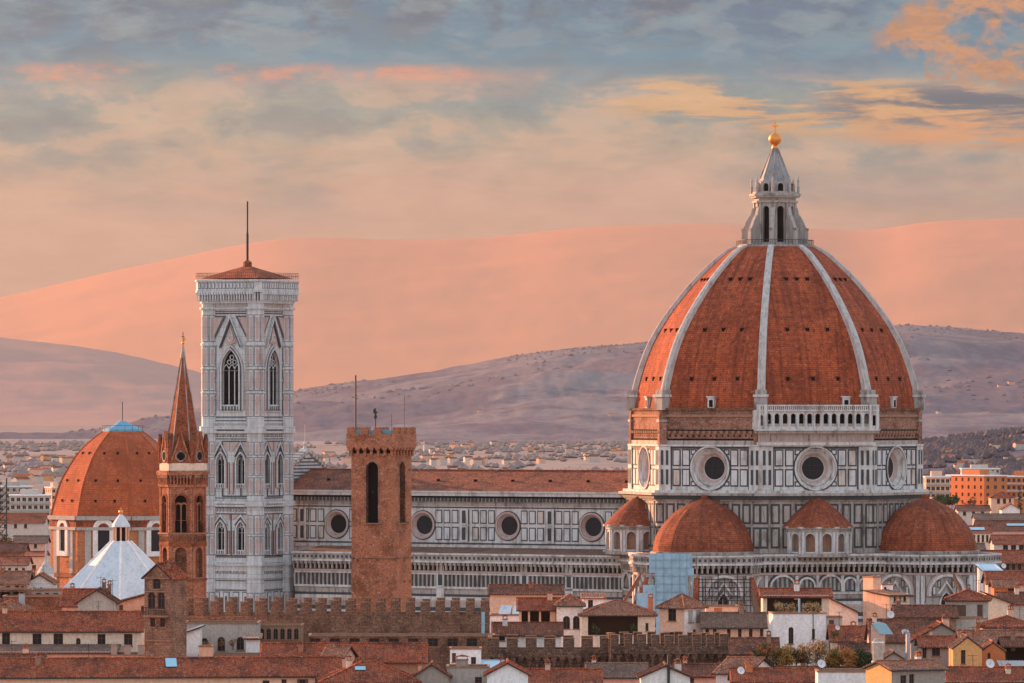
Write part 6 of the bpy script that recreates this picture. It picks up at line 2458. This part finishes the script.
for i in range(2):
    x0_ = -1.4 + i * 2.2
    m.face([(x0_, 1.0, ze_ + 0.3), (x0_ + 1.9, 1.0, ze_ + 0.3), (x0_ + 2.3, 2.4, ze_ + 1.7), (x0_ + 0.4, 2.4, ze_ + 1.7)], 'white_metal')
    m.tube((x0_ + 0.5, 2.4, ze_ - 0.1), (x0_ + 0.5, 2.4, ze_ + 1.65), 0.06, 'iron', 4)
    m.tube((x0_ + 2.2, 2.4, ze_ - 0.1), (x0_ + 2.2, 2.4, ze_ + 1.65), 0.06, 'iron', 4)
m.build('solar_panel', t_)
house('wide house with dark loggia under broad hipped roof', 581, 655, 614, 950, 11, 0, 'hip', 2.0, 'cream', 'tile', win=[(588, 616.5, 50, 19, 'v'), (645.5, 623, 3, 8, 'd')], chim=[(651, .3, 1.3, .8, 'orange')], wall_side='white')
house('pale hut with blue window behind wide hipped roof', 583, 604, 597, 1010, 5, 0, 'shed', 0.5, 'chalk', 'tile', win=[(588, 600, 5, 8, 'd')])
house('peach and white tower house with hipped roof beside blue scaffold', 659.5, 684, 606.5, 940, 5.2, -41, 'hip', 1.9, 'peach', 'tile',
      win=[(668, 609, 8, 12, 'd'), (664, 632, 10, 8, 'd')], side=[('R', .3, .6, 1.2, 1.9, 's'), ('R', .68, .6, 1.2, 1.9, 's'), ('R', .5, 3.6, 0.9, 1.2, 'a')], wall_side='white', style='grey_shutter')
house('low peach house with arched windows under greyish roof', 704, 764, 626, 936, 9, 0, 'gx', 1.9, 'peach', 'tile_grey',
      win=[(705.5, 628, 3.5, 12, 'a'), (713, 628, 3.5, 12, 'a'), (727, 628, 3.5, 11, 'd'), (738, 629, 3.5, 10, 'd'), (749, 629, 3.5, 9, 'd'), (760, 629, 3, 7, 'd')], ov=0.6)
house('red tiled roof sloping below low peach house', 727, 778, 653, 884, 10, 0, 'gx', 2.0, 'pink', 'tile_old')
house('peach upper room block behind low greyish roof', 706, 738, 607, 1000, 6, 0, 'flat', 0, 'peach', 'tile', win=[(714, 608, 8, 8, 's')], style='orange')
house('cream roof terrace house with wide dark opening and tiled canopy', 763, 829, 595, 962, 8, 0, 'gx', 0.9, 'cream', 'tile', win=[(767, 596.5, 55, 18, 'v')], ov=0.7)
t_, w_, ze_ = house('smooth white block with narrow arched window below planted terrace', 773, 826, 614, 930, 6, 4, 'flat', 0, 'chalk', 'tile_grey', win=[(788.5, 627, 5, 17, 'a'), (812, 629, 3, 10, 'd')])
m = MB()
m.box(-0.15, 0.15, 0.3, 0.6, ze_, ze_ + 2.4, 'sky_glass')
m.build('post', t_)
m = MB()
m.tube((2.15, -0.08, ze_ - 6), (2.15, -0.08, ze_), 0.06, 'iron', 5)
m.build('downpipe', t_)
house('blank white wall with roof falling to the right', 825, 858, 612, 972, 9, 0, 'shedr', 2.9, 'white', 'tile_old')
house('grey rubble hut with two shutters below blank white wall', 826, 842, 618, 955, 5, 0, 'flat', 0, 'grey', 'tile', win=[(829, 620, 5, 4, 's')])
house('red roof with skylight below blank white wall', 832, 876, 640, 925, 10, 0, 'gx', 1.9, 'cream', 'tile', win=[(840, 644, 5, 6, 'd')], ant=[(841, .5, 2.4)], dsh=[(838, .2, .4)])
house('low cream house behind garden shrubs', 842, 875, 651, 892, 7, 0, 'gx', 0.9, 'grey', 'tile_old', win=[(850, 652, 7, 8, 'v')])
house('planted roof garden terrace wall', 748, 870, 669.5, 846, 8, 0, 'flat', 0, 'bare_stone', 'tile_old', name='roof_garden', cat='terrace')
house('red roof with wide dark eaves below garden shrubs', 733, 824, 681, 815, 9, 0, 'gx', 1.5, 'brown_stone', 'tile', win=[(745, 684, 8, 8, 'd')], chim=[(750, .4, 1.0, 1.0, 'orange')], dsh=[(741, .1, .55)])
house('pale blue white parapet wall at bottom right of garden', 818, 886, 672.5, 802, 7, 0, 'flat', 0, 'chalk', 'tile_grey', dsh=[(822, .3, .6)])

# ---------------- right
house('tall pink and cream house with roof tanks in front of right apse', 889, 910, 594, 955, 6, 34, 'shed', 0.5, 'cream', 'tile_grey', wall_side='peach',
      win=[(893.5, 597, 3.5, 5, 'd'), (899.5, 596.5, 2, 4, 'd'), (903.5, 595.5, 3, 6, 'd'), (893, 608, 4, 4, 'd')])
house('slim peach stair tower on pink and cream house', 873, 881, 577.5, 962, 3, 30, 'flat', 0, 'peach', 'tile')
house('white water tank hut with railing beside slim peach stair tower', 882, 893, 585, 966, 3, 10, 'flat', 0, 'chalk', 'grey_shutter', win=[(884, 587, 2.5, 6, 'd')])
house('long narrow red roof before right apse', 896, 956, 616, 946, 8, 0, 'gx', 1.5, 'brown_stone', 'tile', chim=[(900, .5, .7)])
house('broad red roof slope left of pale stone gable', 872, 940, 641, 902, 13, 0, 'gx', 3.0, 'grey', 'tile_old', ant=[(889, .5, 2.5)], dsh=[(893.5, .55, .6)])
house('grey stone gable end with cream chimney', 911, 972, 641, 884, 9, 0, 'gy', 2.6, 'stone', 'tile', chim=[(946, .1, 2.2, 1.0, 'peach')], ov=0.3)
house('grey walled house with brown shutters and hipped roof at foot of right apse', 946, 988, 599, 962, 9, -6, 'hip', 1.3, 'grey', 'tile',
      win=[(955, 605, 11, 13, 's'), (977, 604.5, 5.5, 13, 's')], wall_side='cream')
house('plain cream wall stepping down right of grey shuttered house', 986, 1010, 602, 975, 8, 0, 'shedr', 1.6, 'cream', 'tile_old')
house('low grey annex below brown shuttered house', 955, 987, 619, 948, 6, 0, 'flat', 0, 'grey', 'grey_shutter', win=[(975, 624, 4, 6, 's')])
house('dark roofed cabin with wide shuttered window at right edge', 984, 1034, 625, 905, 8, 0, 'hip', 1.2, 'peach', 'tile', win=[(989.5, 627, 12, 8, 's'), (1003.5, 627, 7.5, 8, 's')], style='grey_shutter', ov=0.7)
house('wide dark red roof above orange houses at right edge', 962, 1036, 645, 872, 11, 0, 'gx', 1.9, 'brown_stone', 'tile', chim=[(980, .4, 1.6, .6, 'brick'), (1004, .6, .5)])
house('yellow ochre gabled house with one tall narrow window', 953, 982, 648, 832, 8, 0, 'gy', 1.6, 'ochre', 'tile_old', win=[(961, 650, 4.5, 14, 'd')], ov=0.15, style='grey_shutter')
house('deep orange gabled house beside yellow ochre gable', 981, 1005, 651, 838, 8, 0, 'gy', 1.3, 'orange', 'tile', win=[(987.5, 653, 3, 8, 'd')], ov=0.15)
house('dark open covered terrace right of deep orange house', 1004, 1036, 645, 842, 8, 0, 'gx', 0.9, 'brown_stone', 'tile', win=[(1006, 647, 25, 18, 'v')])
house('stone house with dark windows under low roof beside ochre gable', 921, 955, 645.5, 852, 8, 0, 'gx', 1.1, 'stone', 'tile', win=[(922.5, 647, 4, 11, 'd'), (932, 647, 8, 9, 'd')])
house('small grey gable house with dark doorway under broad red roof', 883, 904, 659, 838, 7, 0, 'gy', 1.0, 'grey', 'tile_old', win=[(886, 661, 4, 7, 'd')])
house('nearby rough house with slanting red roof and orange end wall', 891, 946, 668, 788, 8, 22, 'gx', 0.8, 'stone', 'tile', win=[(900, 675, 6, 11, 'd'), (909, 674, 5, 11, 'd')], wall_side='ochre', sky=[])
house('low red roof with two satellite dishes at bottom right corner', 948, 1036, 681, 802, 10, 0, 'gx', 1.6, 'cream', 'tile', dsh=[(992, .35, .65), (941, .1, .75)], chim=[(1010, .3, .6)])
house('rust red sheet roof above bottom right corner', 1004, 1040, 668, 826, 7, 0, 'shed', 0.7, 'orange', 'grey_shutter')
t_ = thing('chimney_stack', 'tall worn white chimney stack right of garden shrubs', 'chimney', (xat(878, 818), 818, 0))
m = MB()
m.box(-0.85, 0.85, -0.6, 0.6, 0, zat(661, 818), 'chalk')
m.box(-0.7, 0.7, -0.55, 0.55, zat(661, 818), zat(643, 818), 'grey')
m.box(-0.8, 0.8, -0.65, 0.65, zat(643, 818), zat(641.5, 818), 'white')
m.prism([(-0.7, zat(641.5, 818)), (0.7, zat(641.5, 818)), (0.4, zat(638.5, 818)), (-0.4, zat(638.5, 818))], -0.4, 0.4, 'grey')
m.build('stack', t_)
t_ = thing('roof_hut', 'small pink roof hut under a pale tent canopy', 'hut', (xat(878, 870), 870, 0))
m = MB()
m.box(-1.0, 1.0, -0.8, 0.8, 0, zat(625, 870), 'pink')
m.build('wall', t_)
m = MB()
m.prism([(0.2, zat(634, 870)), (2.2, zat(634, 870)), (1.2, zat(624, 870)), (0.2, zat(622, 870)), (-0.9, zat(623.5, 870))], -1.0, 0.9, 'sky_glass')
m.build('canopy', t_)
t_ = thing('vent_pipe', 'bent blue metal flue pipe rising from red roof', 'flue pipe', (xat(908, 842), 842, 0))
m = MB()
m.tube((0, 0, 8), (0, 0, zat(633, 842)), 0.32, 'steel', 8)
m.tube((0, 0, zat(633, 842)), (-0.3, 0, zat(631, 842)), 0.32, 'steel', 8)
m.tube((-0.3, 0, zat(631, 842)), (-0.8, -0.1, zat(632, 842)), 0.32, 'steel', 8)
m.build('pipe', t_)
# right edge, rising behind
house('orange walled attic room under red roof at right edge', 994, 1017, 586, 1040, 7, 0, 'gx', 1.0, 'orange', 'tile', win=[(1008, 588, 7, 7, 'd')])
house('small white dormer house with pale glass roof at right edge', 984, 1001, 569.5, 1110, 6, 8, 'shed', 0.9, 'white', 'sky_glass', win=[(993, 573, 3, 5, 'd')], roll=0)
house('wide red roof behind orange attic room', 988, 1040, 583, 1085, 11, 0, 'gx', 1.9, 'pink', 'tile', dsh=[(1006, .5, .5)])
house('shaded red roof at right edge below the orange attic', 1000, 1040, 603, 1000, 10, 0, 'gx', 1.6, 'grey', 'tile_old', win=[(1006, 606, 5, 7, 'd')])
house('long dark arcade house with red roof right of the apse', 985, 1040, 562, 1240, 14, 0, 'gx', 2.2, 'brown_stone', 'tile', win=[(988 + i * 6, 564, 3, 6, 'd') for i in range(6)])
house('pale house with row of windows and blue roof light behind right apse', 966, 991, 532, 1600, 11, 0, 'gx', 1.5, 'cream', 'tile', win=[(968.5 + i * 4.4, 535, 2.4, 7, 'd') for i in range(5)], sky=[(976, .12, 5.0, 2.6)])
house('red roofed house with four dark windows at right edge', 994, 1036, 543, 1450, 11, 0, 'gx', 1.8, 'pale_far', 'tile', win=[(1003, 545, 5, 6, 'd'), (1011, 545, 5, 6, 'd'), (1019, 545, 5, 6, 'd')])
house('very long terracotta roof across the right edge', 978, 1040, 530, 1750, 16, 0, 'gx', 2.6, 'pink', 'tile', sky=[(1018, .2, 6, 2)])
house('low dark red roof between pale house and apse', 955, 985, 551, 1420, 12, 0, 'gx', 1.6, 'brown_stone', 'tile_old')
house('small peach house with hipped roof below the grey block', 991, 1014, 497, 2150, 11, 0, 'hip', 1.8, 'peach', 'tile', win=[(997, 498.5, 3, 5, 'd'), (1003, 498.5, 3, 5, 'd'), (1009, 498.5, 2, 5, 'd')])
house('pinkish wall lit by sunset beneath round pine', 944, 958, 498, 2050, 14, 20, 'flat', 0, 'pink', 'tile', win=[])
house('low pale roofs in front of the orange block', 958, 990, 510, 1950, 12, 0, 'gx', 1.4, 'pale_far', 'tile', win=[(963, 511.5, 3, 4, 'd'), (972, 511.5, 3, 4, 'd'), (981, 511.5, 3, 4, 'd')])
house('white gabled cottage near the dark cypress', 1002, 1020, 509, 1980, 10, 0, 'gy', 1.8, 'white', 'tile')
house('dim red roof band behind pale house with blue roof light', 975, 1040, 518, 1880, 10, 0, 'gx', 1.2, 'grey', 'tile_old')
block('balconied apartment block with white flat roof right of drum', 926, 950, 477.5, 2500, 14, 0, 'peach', 5, 5)
block('bright orange apartment block glowing in sunset light', 949, 982, 476, 2520, 12, -58, 'orange', 6, 6, balcony=False, sidewall='orange')
block('grey purple apartment block right of the orange block', 982, 1003, 477.5, 2560, 14, 0, 'grey', 6, 4)
block('orange terrace blocks at the right edge of the horizon', 1002, 1036, 477, 2600, 14, -30, 'orange', 3, 7)
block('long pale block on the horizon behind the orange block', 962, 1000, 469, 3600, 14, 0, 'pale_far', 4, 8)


# ---------------- scaffolding on the south apse
SDD = 1138.0
sc_t = thing('wrapped_scaffold', 'scaffold wrapped in pale blue sheeting against the left apse', 'scaffold', (xat(670, SDD), SDD, 0), R(-6))
s_ = F / SDD
m = MB()


def sheet(mb, u0, u1, z0, z1, y, mat, nx=10, nz=12, seed=0.0):
    P = [[None] * (nz + 1) for _ in range(nx + 1)]
    for i in range(nx + 1):
        for j in range(nz + 1):
            u, z = u0 + (u1 - u0) * i / nx, z0 + (z1 - z0) * j / nz
            P[i][j] = (u, y + 0.22 * fbm(u * 0.7, z * 0.5, seed), z)
    for i in range(nx):
        for j in range(nz):
            mb.face([P[i][j], P[i + 1][j], P[i + 1][j + 1], P[i][j + 1]], mat)


U = lambda px: (px - 670) / s_
zz = lambda y: zat(y, SDD)
sheet(m, U(649), U(691), zz(573), zz(553.5), 0, 'tarp', 14, 8, 1.0)
sheet(m, U(655), U(688), zz(600), zz(573), -0.1, 'tarp', 12, 9, 2.0)
sheet(m, U(656), U(685), 0, zz(600), -0.2, 'tarp', 10, 8, 3.0)
sheet(m, U(643), U(656), zz(612), zz(585), -0.15, 'tarp', 5, 8, 4.0)
sheet(m, U(636.5), U(647), zz(612), zz(593), -0.3, 'tarp', 4, 5, 5.0)
sheet(m, U(687), U(694), zz(575), zz(568), -0.2, 'tarp', 4, 4, 6.0)
for px in (656, 664, 672, 680, 687):
    m.box(U(px) - 0.05, U(px) + 0.05, -0.42, -0.36, zz(612), zz(554), 'tarp_line')
for y in (560, 568, 576, 584, 592, 600):
    m.box(U(650 if y < 574 else 656), U(690 if y < 574 else 686), -0.42, -0.36, zz(y) - 0.05, zz(y) + 0.05, 'tarp_line')
m.M = frame((U(691), 0, 0), PI / 2)
sheet(m, 0, 4, zz(612), zz(554), 0, 'tarp', 4, 8, 7.0)
m.M = frame((U(649), 0, 0), -PI / 2)
sheet(m, -4, 0, zz(600), zz(554), 0, 'tarp', 4, 8, 8.0)
m.M = Matrix.Identity(4)
m.build('sheeting', sc_t)
m = MB()
for px in (637.5, 645, 650, 690):
    for y_ in (0.15, 3.8):
        m.tube((U(px), y_, 0), (U(px), y_, zz(553) if px > 648 else zz(586)), 0.06, 'steel', 5)
m.build('poles', sc_t)
SD2 = 1136.0
sc2 = thing('open_scaffold', 'dark open pole scaffold in front of left apse arch', 'scaffold', (xat(726, SD2), SD2, 0), R(-2))
s2 = F / SD2
U = lambda px: (px - 726) / s2
zz = lambda y: zat(y, SD2)
m = MB()
for i in range(9):
    for y_ in (0, 1.2):
        px = 699 + i * 6.4
        m.tube((U(px), y_, 0), (U(px), y_, zz(576 + (2 if i % 3 else -3))), 0.09, 'iron', 5)
for y in (580, 588, 597, 606):
    for y_ in (0, 1.2):
        m.tube((U(698), y_, zz(y) + 1.0), (U(752), y_, zz(y) + 1.0), 0.055, 'iron', 5)
for i in range(4):
    px = 699 + i * 12.8
    m.tube((U(px), 0, zz(606)), (U(px + 12.8), 0, zz(588)), 0.05, 'iron', 4)
m.build('poles', sc2)
dk0 = None
for y in (580, 588, 597, 606):
    m = MB()
    m.box(U(698), U(752), 0, 1.2, zz(y), zz(y) + 0.14, 'iron')
    if dk0 is None:
        dk0 = m.build('deck', sc2)
    else:
        m.build('deck', sc2)


# ================================================================== PLANTS
def foliage(blobs, n, size, mats, seed=1):
    rnd = random.Random(seed)
    m = MB()
    tot = sum(b[3] * b[4] * b[5] for b in blobs)
    for b in blobs:
        k = int(n * b[3] * b[4] * b[5] / tot)
        for _ in range(k):
            while True:
                q = Vector((rnd.uniform(-1, 1), rnd.uniform(-1, 1), rnd.uniform(-1, 1)))
                if 0.25 < q.length < 1:
                    break
            q = q * (0.85 + 0.35 * rnd.random())
            c = Vector((b[0] + q.x * b[3], b[1] + q.y * b[4], b[2] + q.z * b[5]))
            nrm = (q.normalized() + Vector((rnd.uniform(-.9, .9), rnd.uniform(-.9, .9), rnd.uniform(-.6, .9)))).normalized()
            t1 = nrm.cross(Vector((rnd.uniform(-1, 1), rnd.uniform(-1, 1), rnd.uniform(-1, 1)))).normalized()
            t2 = nrm.cross(t1)
            s1, s2_ = size * rnd.uniform(0.6, 1.3), size * rnd.uniform(0.35, 0.8)
            m.face([c - t1 * s1, c - t2 * s2_ * 0.8, c + t1 * s1, c + t2 * s2_], mats[min(len(mats) - 1, int(rnd.random() ** 1.4 * len(mats)))])
    return m


def shrub(label, px, pyb, d, w, h, mats, n=260, size=0.16, name='shrub', cat='shrub', group=None, seed=1):
    z0 = zat(pyb, d)
    t = thing(name, label, cat, (xat(px, d), d, z0), 0, group)
    rnd = random.Random(seed)
    m = MB()
    m.tube((0, 0, -0.3), (0.05, 0, h * 0.5), 0.07, 'bark', 5, 0.04)
    for i in range(5):
        an = rnd.uniform(0, 6.28)
        m.tube((0, 0, h * 0.15), (0.3 * w * math.cos(an), 0.25 * w * math.sin(an), h * rnd.uniform(.5, .85)), 0.035, 'bark', 4, 0.012)
    m.build('stem', t)
    bl = []
    for i in range(6):
        bl.append((rnd.uniform(-.3, .3) * w, rnd.uniform(-.25, .25) * w, h * rnd.uniform(.3, .75), w * rnd.uniform(.2, .34), w * rnd.uniform(.2, .3), h * rnd.uniform(.2, .34)))
    foliage(bl, n, size, mats, seed).build('foliage', t)
    return t


GD = 847.5
shrubs = [(757, 669.5, 2.0, 2.2, ['leaf_green', 'leaf_dark'], 'dark green bush at left end of the roof garden'),
          (766, 669.5, 2.2, 2.9, ['leaf_rust', 'leaf_green', 'leaf_dark'], 'reddish green bush beside left end bush of roof garden'),
          (776, 669.5, 2.4, 2.6, ['leaf_green', 'leaf_gold'], 'round olive bush below the white block'),
          (786, 669.5, 2.6, 2.9, ['leaf_gold', 'leaf_rust', 'leaf_green'], 'golden rust bush under the narrow arched window'),
          (796, 669.5, 2.2, 2.3, ['leaf_dark', 'leaf_green', 'leaf_rust'], 'low dark bush in the middle of the roof garden'),
          (807, 669.5, 2.4, 3.4, ['leaf_pale', 'leaf_rust', 'leaf_gold'], 'tall pale pinkish shrub in front of white block corner'),
          (817, 669.5, 2.2, 3.2, ['leaf_pale', 'leaf_rust', 'leaf_gold', 'leaf_green'], 'pale russet shrub right of the white block'),
          (828, 669.5, 2.4, 2.5, ['leaf_gold', 'leaf_green'], 'yellow green bush beside white dish'),
          (839, 669.5, 2.8, 2.8, ['leaf_gold', 'leaf_rust', 'leaf_green'], 'broad orange bush towards right of roof garden'),
          (849, 669.5, 2.2, 2.6, ['leaf_rust', 'leaf_gold'], 'rust orange bush left of dark conifer'),
          (858, 669.5, 2.0, 2.5, ['leaf_dark', 'leaf_green'], 'dark green bush near tall white chimney stack'),
          (866, 669.5, 1.8, 2.2, ['leaf_green', 'leaf_dark'], 'small green bush at right end of roof garden')]
for i, (px, py, w, h, ms, lb) in enumerate(shrubs):
    shrub(lb, px, py, GD + (i % 3) * 1.2, w * 1.35, h * 1.3, ms, 1700, 0.16, group='shrubs in the roof garden', seed=20 + i)
for i, (px, lb) in enumerate([(779.5, 'left clump of dry climbing plants on the white block terrace'), (789.5, 'dry climbing plants left of terrace post'), (807, 'dry climbing plants right of terrace post'),
                              (818, 'right clump of dry climbing plants on white block terrace')]):
    shrub(lb, px, 614.2, 931.0, 2.1, 2.1, ['leaf_pale', 'leaf_gold', 'leaf_green', 'leaf_pale'], 300, 0.14, name='climbing_plant', cat='climbing plant', group='climbing plants on the terrace', seed=50 + i)
for i, (px, py, lb) in enumerate([(222, 648, 'trailing terrace plant before middle arch of weathered grey wall'), (233, 648, 'rust coloured potted plant between arches of weathered grey wall'), (206, 648, 'potted plant at left arch of weathered grey wall')]):
    shrub(lb, px, py, 882.5, 1.3, 1.5, ['leaf_rust', 'leaf_green'], 140, 0.13, name='potted_plant', cat='plant', seed=70 + i)
for i, (px, lb) in enumerate([(596, 'dark leafy plant at left of the wide loggia'), (634, 'dark leafy plant at right end of the wide loggia')]):
    shrub(lb, px, 635, 949, 1.6, 2.0, ['leaf_dark', 'leaf_green'], 160, 0.14, name='potted_plant', cat='plant', seed=80 + i)
shrub('single green bush below the blank white wall', 834, 639, 921, 2.0, 1.4, ['leaf_green', 'leaf_dark'], 200, 0.14, seed=90)


def tree(label, px, pyb, pyt, d, w, kind, mats, seed):
    zt = zat(pyt, d)
    t = thing(kind, label, 'tree', (xat(px, d), d, 0))
    rnd = random.Random(seed)
    m = MB()
    m.tube((0, 0, 0), (0.2, 0, zt * 0.75), 0.45, 'bark', 7, 0.2)
    bl = []
    if kind == 'cypress':
        for i in range(9):
            f_ = i / 8
            bl.append((0, 0, zt * (0.2 + 0.75 * f_), w * 0.5 * (1.05 - f_ * 0.85), w * 0.5 * (1.05 - f_ * 0.85), zt * 0.09))
    elif kind == 'pine':
        for i in range(11):
            an = rnd.uniform(0, 6.28)
            rr = rnd.uniform(0, 0.42) * w
            m.tube((0.1, 0, zt * 0.6), (rr * math.cos(an), rr * math.sin(an), zt * 0.85), 0.16, 'bark', 5, 0.06)
            bl.append((rr * math.cos(an), rr * math.sin(an), zt - 2.0 - rnd.uniform(0, 1.2) - rr * 0.15, w * 0.2, w * 0.2, 1.5))
    else:
        for i in range(12):
            an = rnd.uniform(0, 6.28)
            rr = rnd.uniform(0.05, 0.32) * w
            zc = zt * rnd.uniform(0.45, 0.88)
            m.tube((0.1, 0, zt * 0.35), (rr * math.cos(an), rr * math.sin(an), zc), 0.14, 'bark', 5, 0.05)
            bl.append((rr * math.cos(an), rr * math.sin(an), zc, w * 0.2, w * 0.2, zt * 0.12))
    m.build('trunk', t)
    foliage(bl, 1200, 0.5, mats, seed).build('crown', t)


tree('broad umbrella pine behind the right apse dome', 945, 505, 491, 1980, 9.5, 'pine', ['leaf_dark', 'leaf_green'], 3)
tree('dark pointed cypress at right edge of the far town', 1020, 505, 484, 2080, 4.5, 'cypress', ['leaf_dark', 'leaf_dark', 'leaf_green'], 4)
tree('bare reddish round tree before the orange block', 968, 510, 495, 2040, 7, 'round_tree', ['leaf_rust', 'leaf_rust', 'bark'], 5)
tree('dark round tree on the left below hazy blocks', 6, 545, 528, 1560, 8, 'round_tree', ['leaf_dark', 'leaf_green', 'leaf_rust'], 6)
tree('small rusty tree beside terracotta row at far left', 12, 560, 541, 1400, 6, 'round_tree', ['leaf_rust', 'leaf_dark'], 7)
tree('tall cypress beside small pine at left horizon', 44, 500, 487, 3000, 4, 'cypress', ['leaf_dark'], 8)


# ================================================================== FAR TOWN IN THE HAZE
def gz(x, d):
    best = 0.0
    for G in (MIDG, LOWG):
        ds = G[:, 0, 1]
        if ds[0] <= d <= ds[-1]:
            j = int(np.searchsorted(ds, d)) - 1
            j = max(0, min(len(ds) - 2, j))
            t_ = (d - ds[j]) / (ds[j + 1] - ds[j])
            z0 = np.interp(x, G[j, :, 0], G[j, :, 2])
            z1 = np.interp(x, G[j + 1, :, 0], G[j + 1, :, 2])
            best = max(best, z0 * (1 - t_) + z1 * t_)
    return float(best)


protos = []
for (wl, w, dp, h, rs, tl) in (('pale_far', 14, 11, 8, 2.2, 'tile'), ('cream', 12, 10, 7, 2.0, 'tile_old'), ('peach', 18, 12, 10, 1.5, 'tile'), ('pale_far', 22, 12, 12, 0, None), ('ochre', 13, 10, 8, 2.0, 'tile')):
    m = MB()
    m.box(-w / 2, w / 2, 0, dp, -4, h, wl)
    for r_ in range(int(h / 3.2)):
        for c in range(0):
            m.pbox(-w / 2 + 1.4 + c * 3.4 - 0.6, -w / 2 + 1.4 + c * 3.4 + 0.6, 1 + r_ * 3.2, 2.6 + r_ * 3.2, 0.03, 'glass')
    if tl:
        roof_mesh(m, slopes_of('gx', w, dp, h + 0.02, rs, 0.5), tl, 0)
        for x in (-w / 2, w / 2):
            m.face([(x, 0, h), (x, dp, h), (x, dp / 2, h + rs)], wl)
    else:
        m.box(-w / 2 - 0.4, w / 2 + 0.4, -0.4, dp + 0.4, h, h + 0.5, 'grey_shutter')
    protos.append(m)
LBL = ['tiny beige house in the hazy far town below the hills', 'tiny cream house in the hazy far town below the hills', 'tiny peach house in the hazy far town below the hills',
       'tiny beige apartment slab in the hazy far town below the hills', 'tiny yellowish house in the hazy far town below the hills']
pobj = [None] * 5
rnd = random.Random(11)
spots = []
for (xa, xb, da, db, n) in ((296, 350, 5200, 7600, 14), (412, 640, 5800, 9600, 64), (-20, 70, 3800, 6500, 46), (922, 1040, 3200, 5400, 52), (60, 110, 5000, 7000, 10)):
    for _ in range(n):
        spots.append((rnd.uniform(xa, xb), da + (db - da) * rnd.random() ** 1.3))
for px in ((330, 13600), (535, 13300), (480, 11800), (610, 11200), (940, 11000), (1000, 12600), (1012, 12700), (985, 11100), (325, 14500)):
    spots.append(px)
for (px, d) in spots:
    k = rnd.choice((0, 0, 1, 1, 2, 2, 3, 4))
    x = xat(px, d)
    if pobj[k] is None:
        o = protos[k].build('far_house')
        pobj[k] = o
    else:
        o = pobj[k].copy()
        C.objects.link(o)
    o.location = (x, d, gz(x, d))
    o.rotation_euler = (0, 0, rnd.uniform(-0.9, 0.9))
    sc_ = rnd.uniform(0.4, 0.75)
    o.scale = (sc_ * rnd.uniform(0.8, 1.2), sc_, sc_ * rnd.uniform(0.8, 1.15))
    tag(o, LBL[k], 'house', 'tiny houses in the hazy far town')
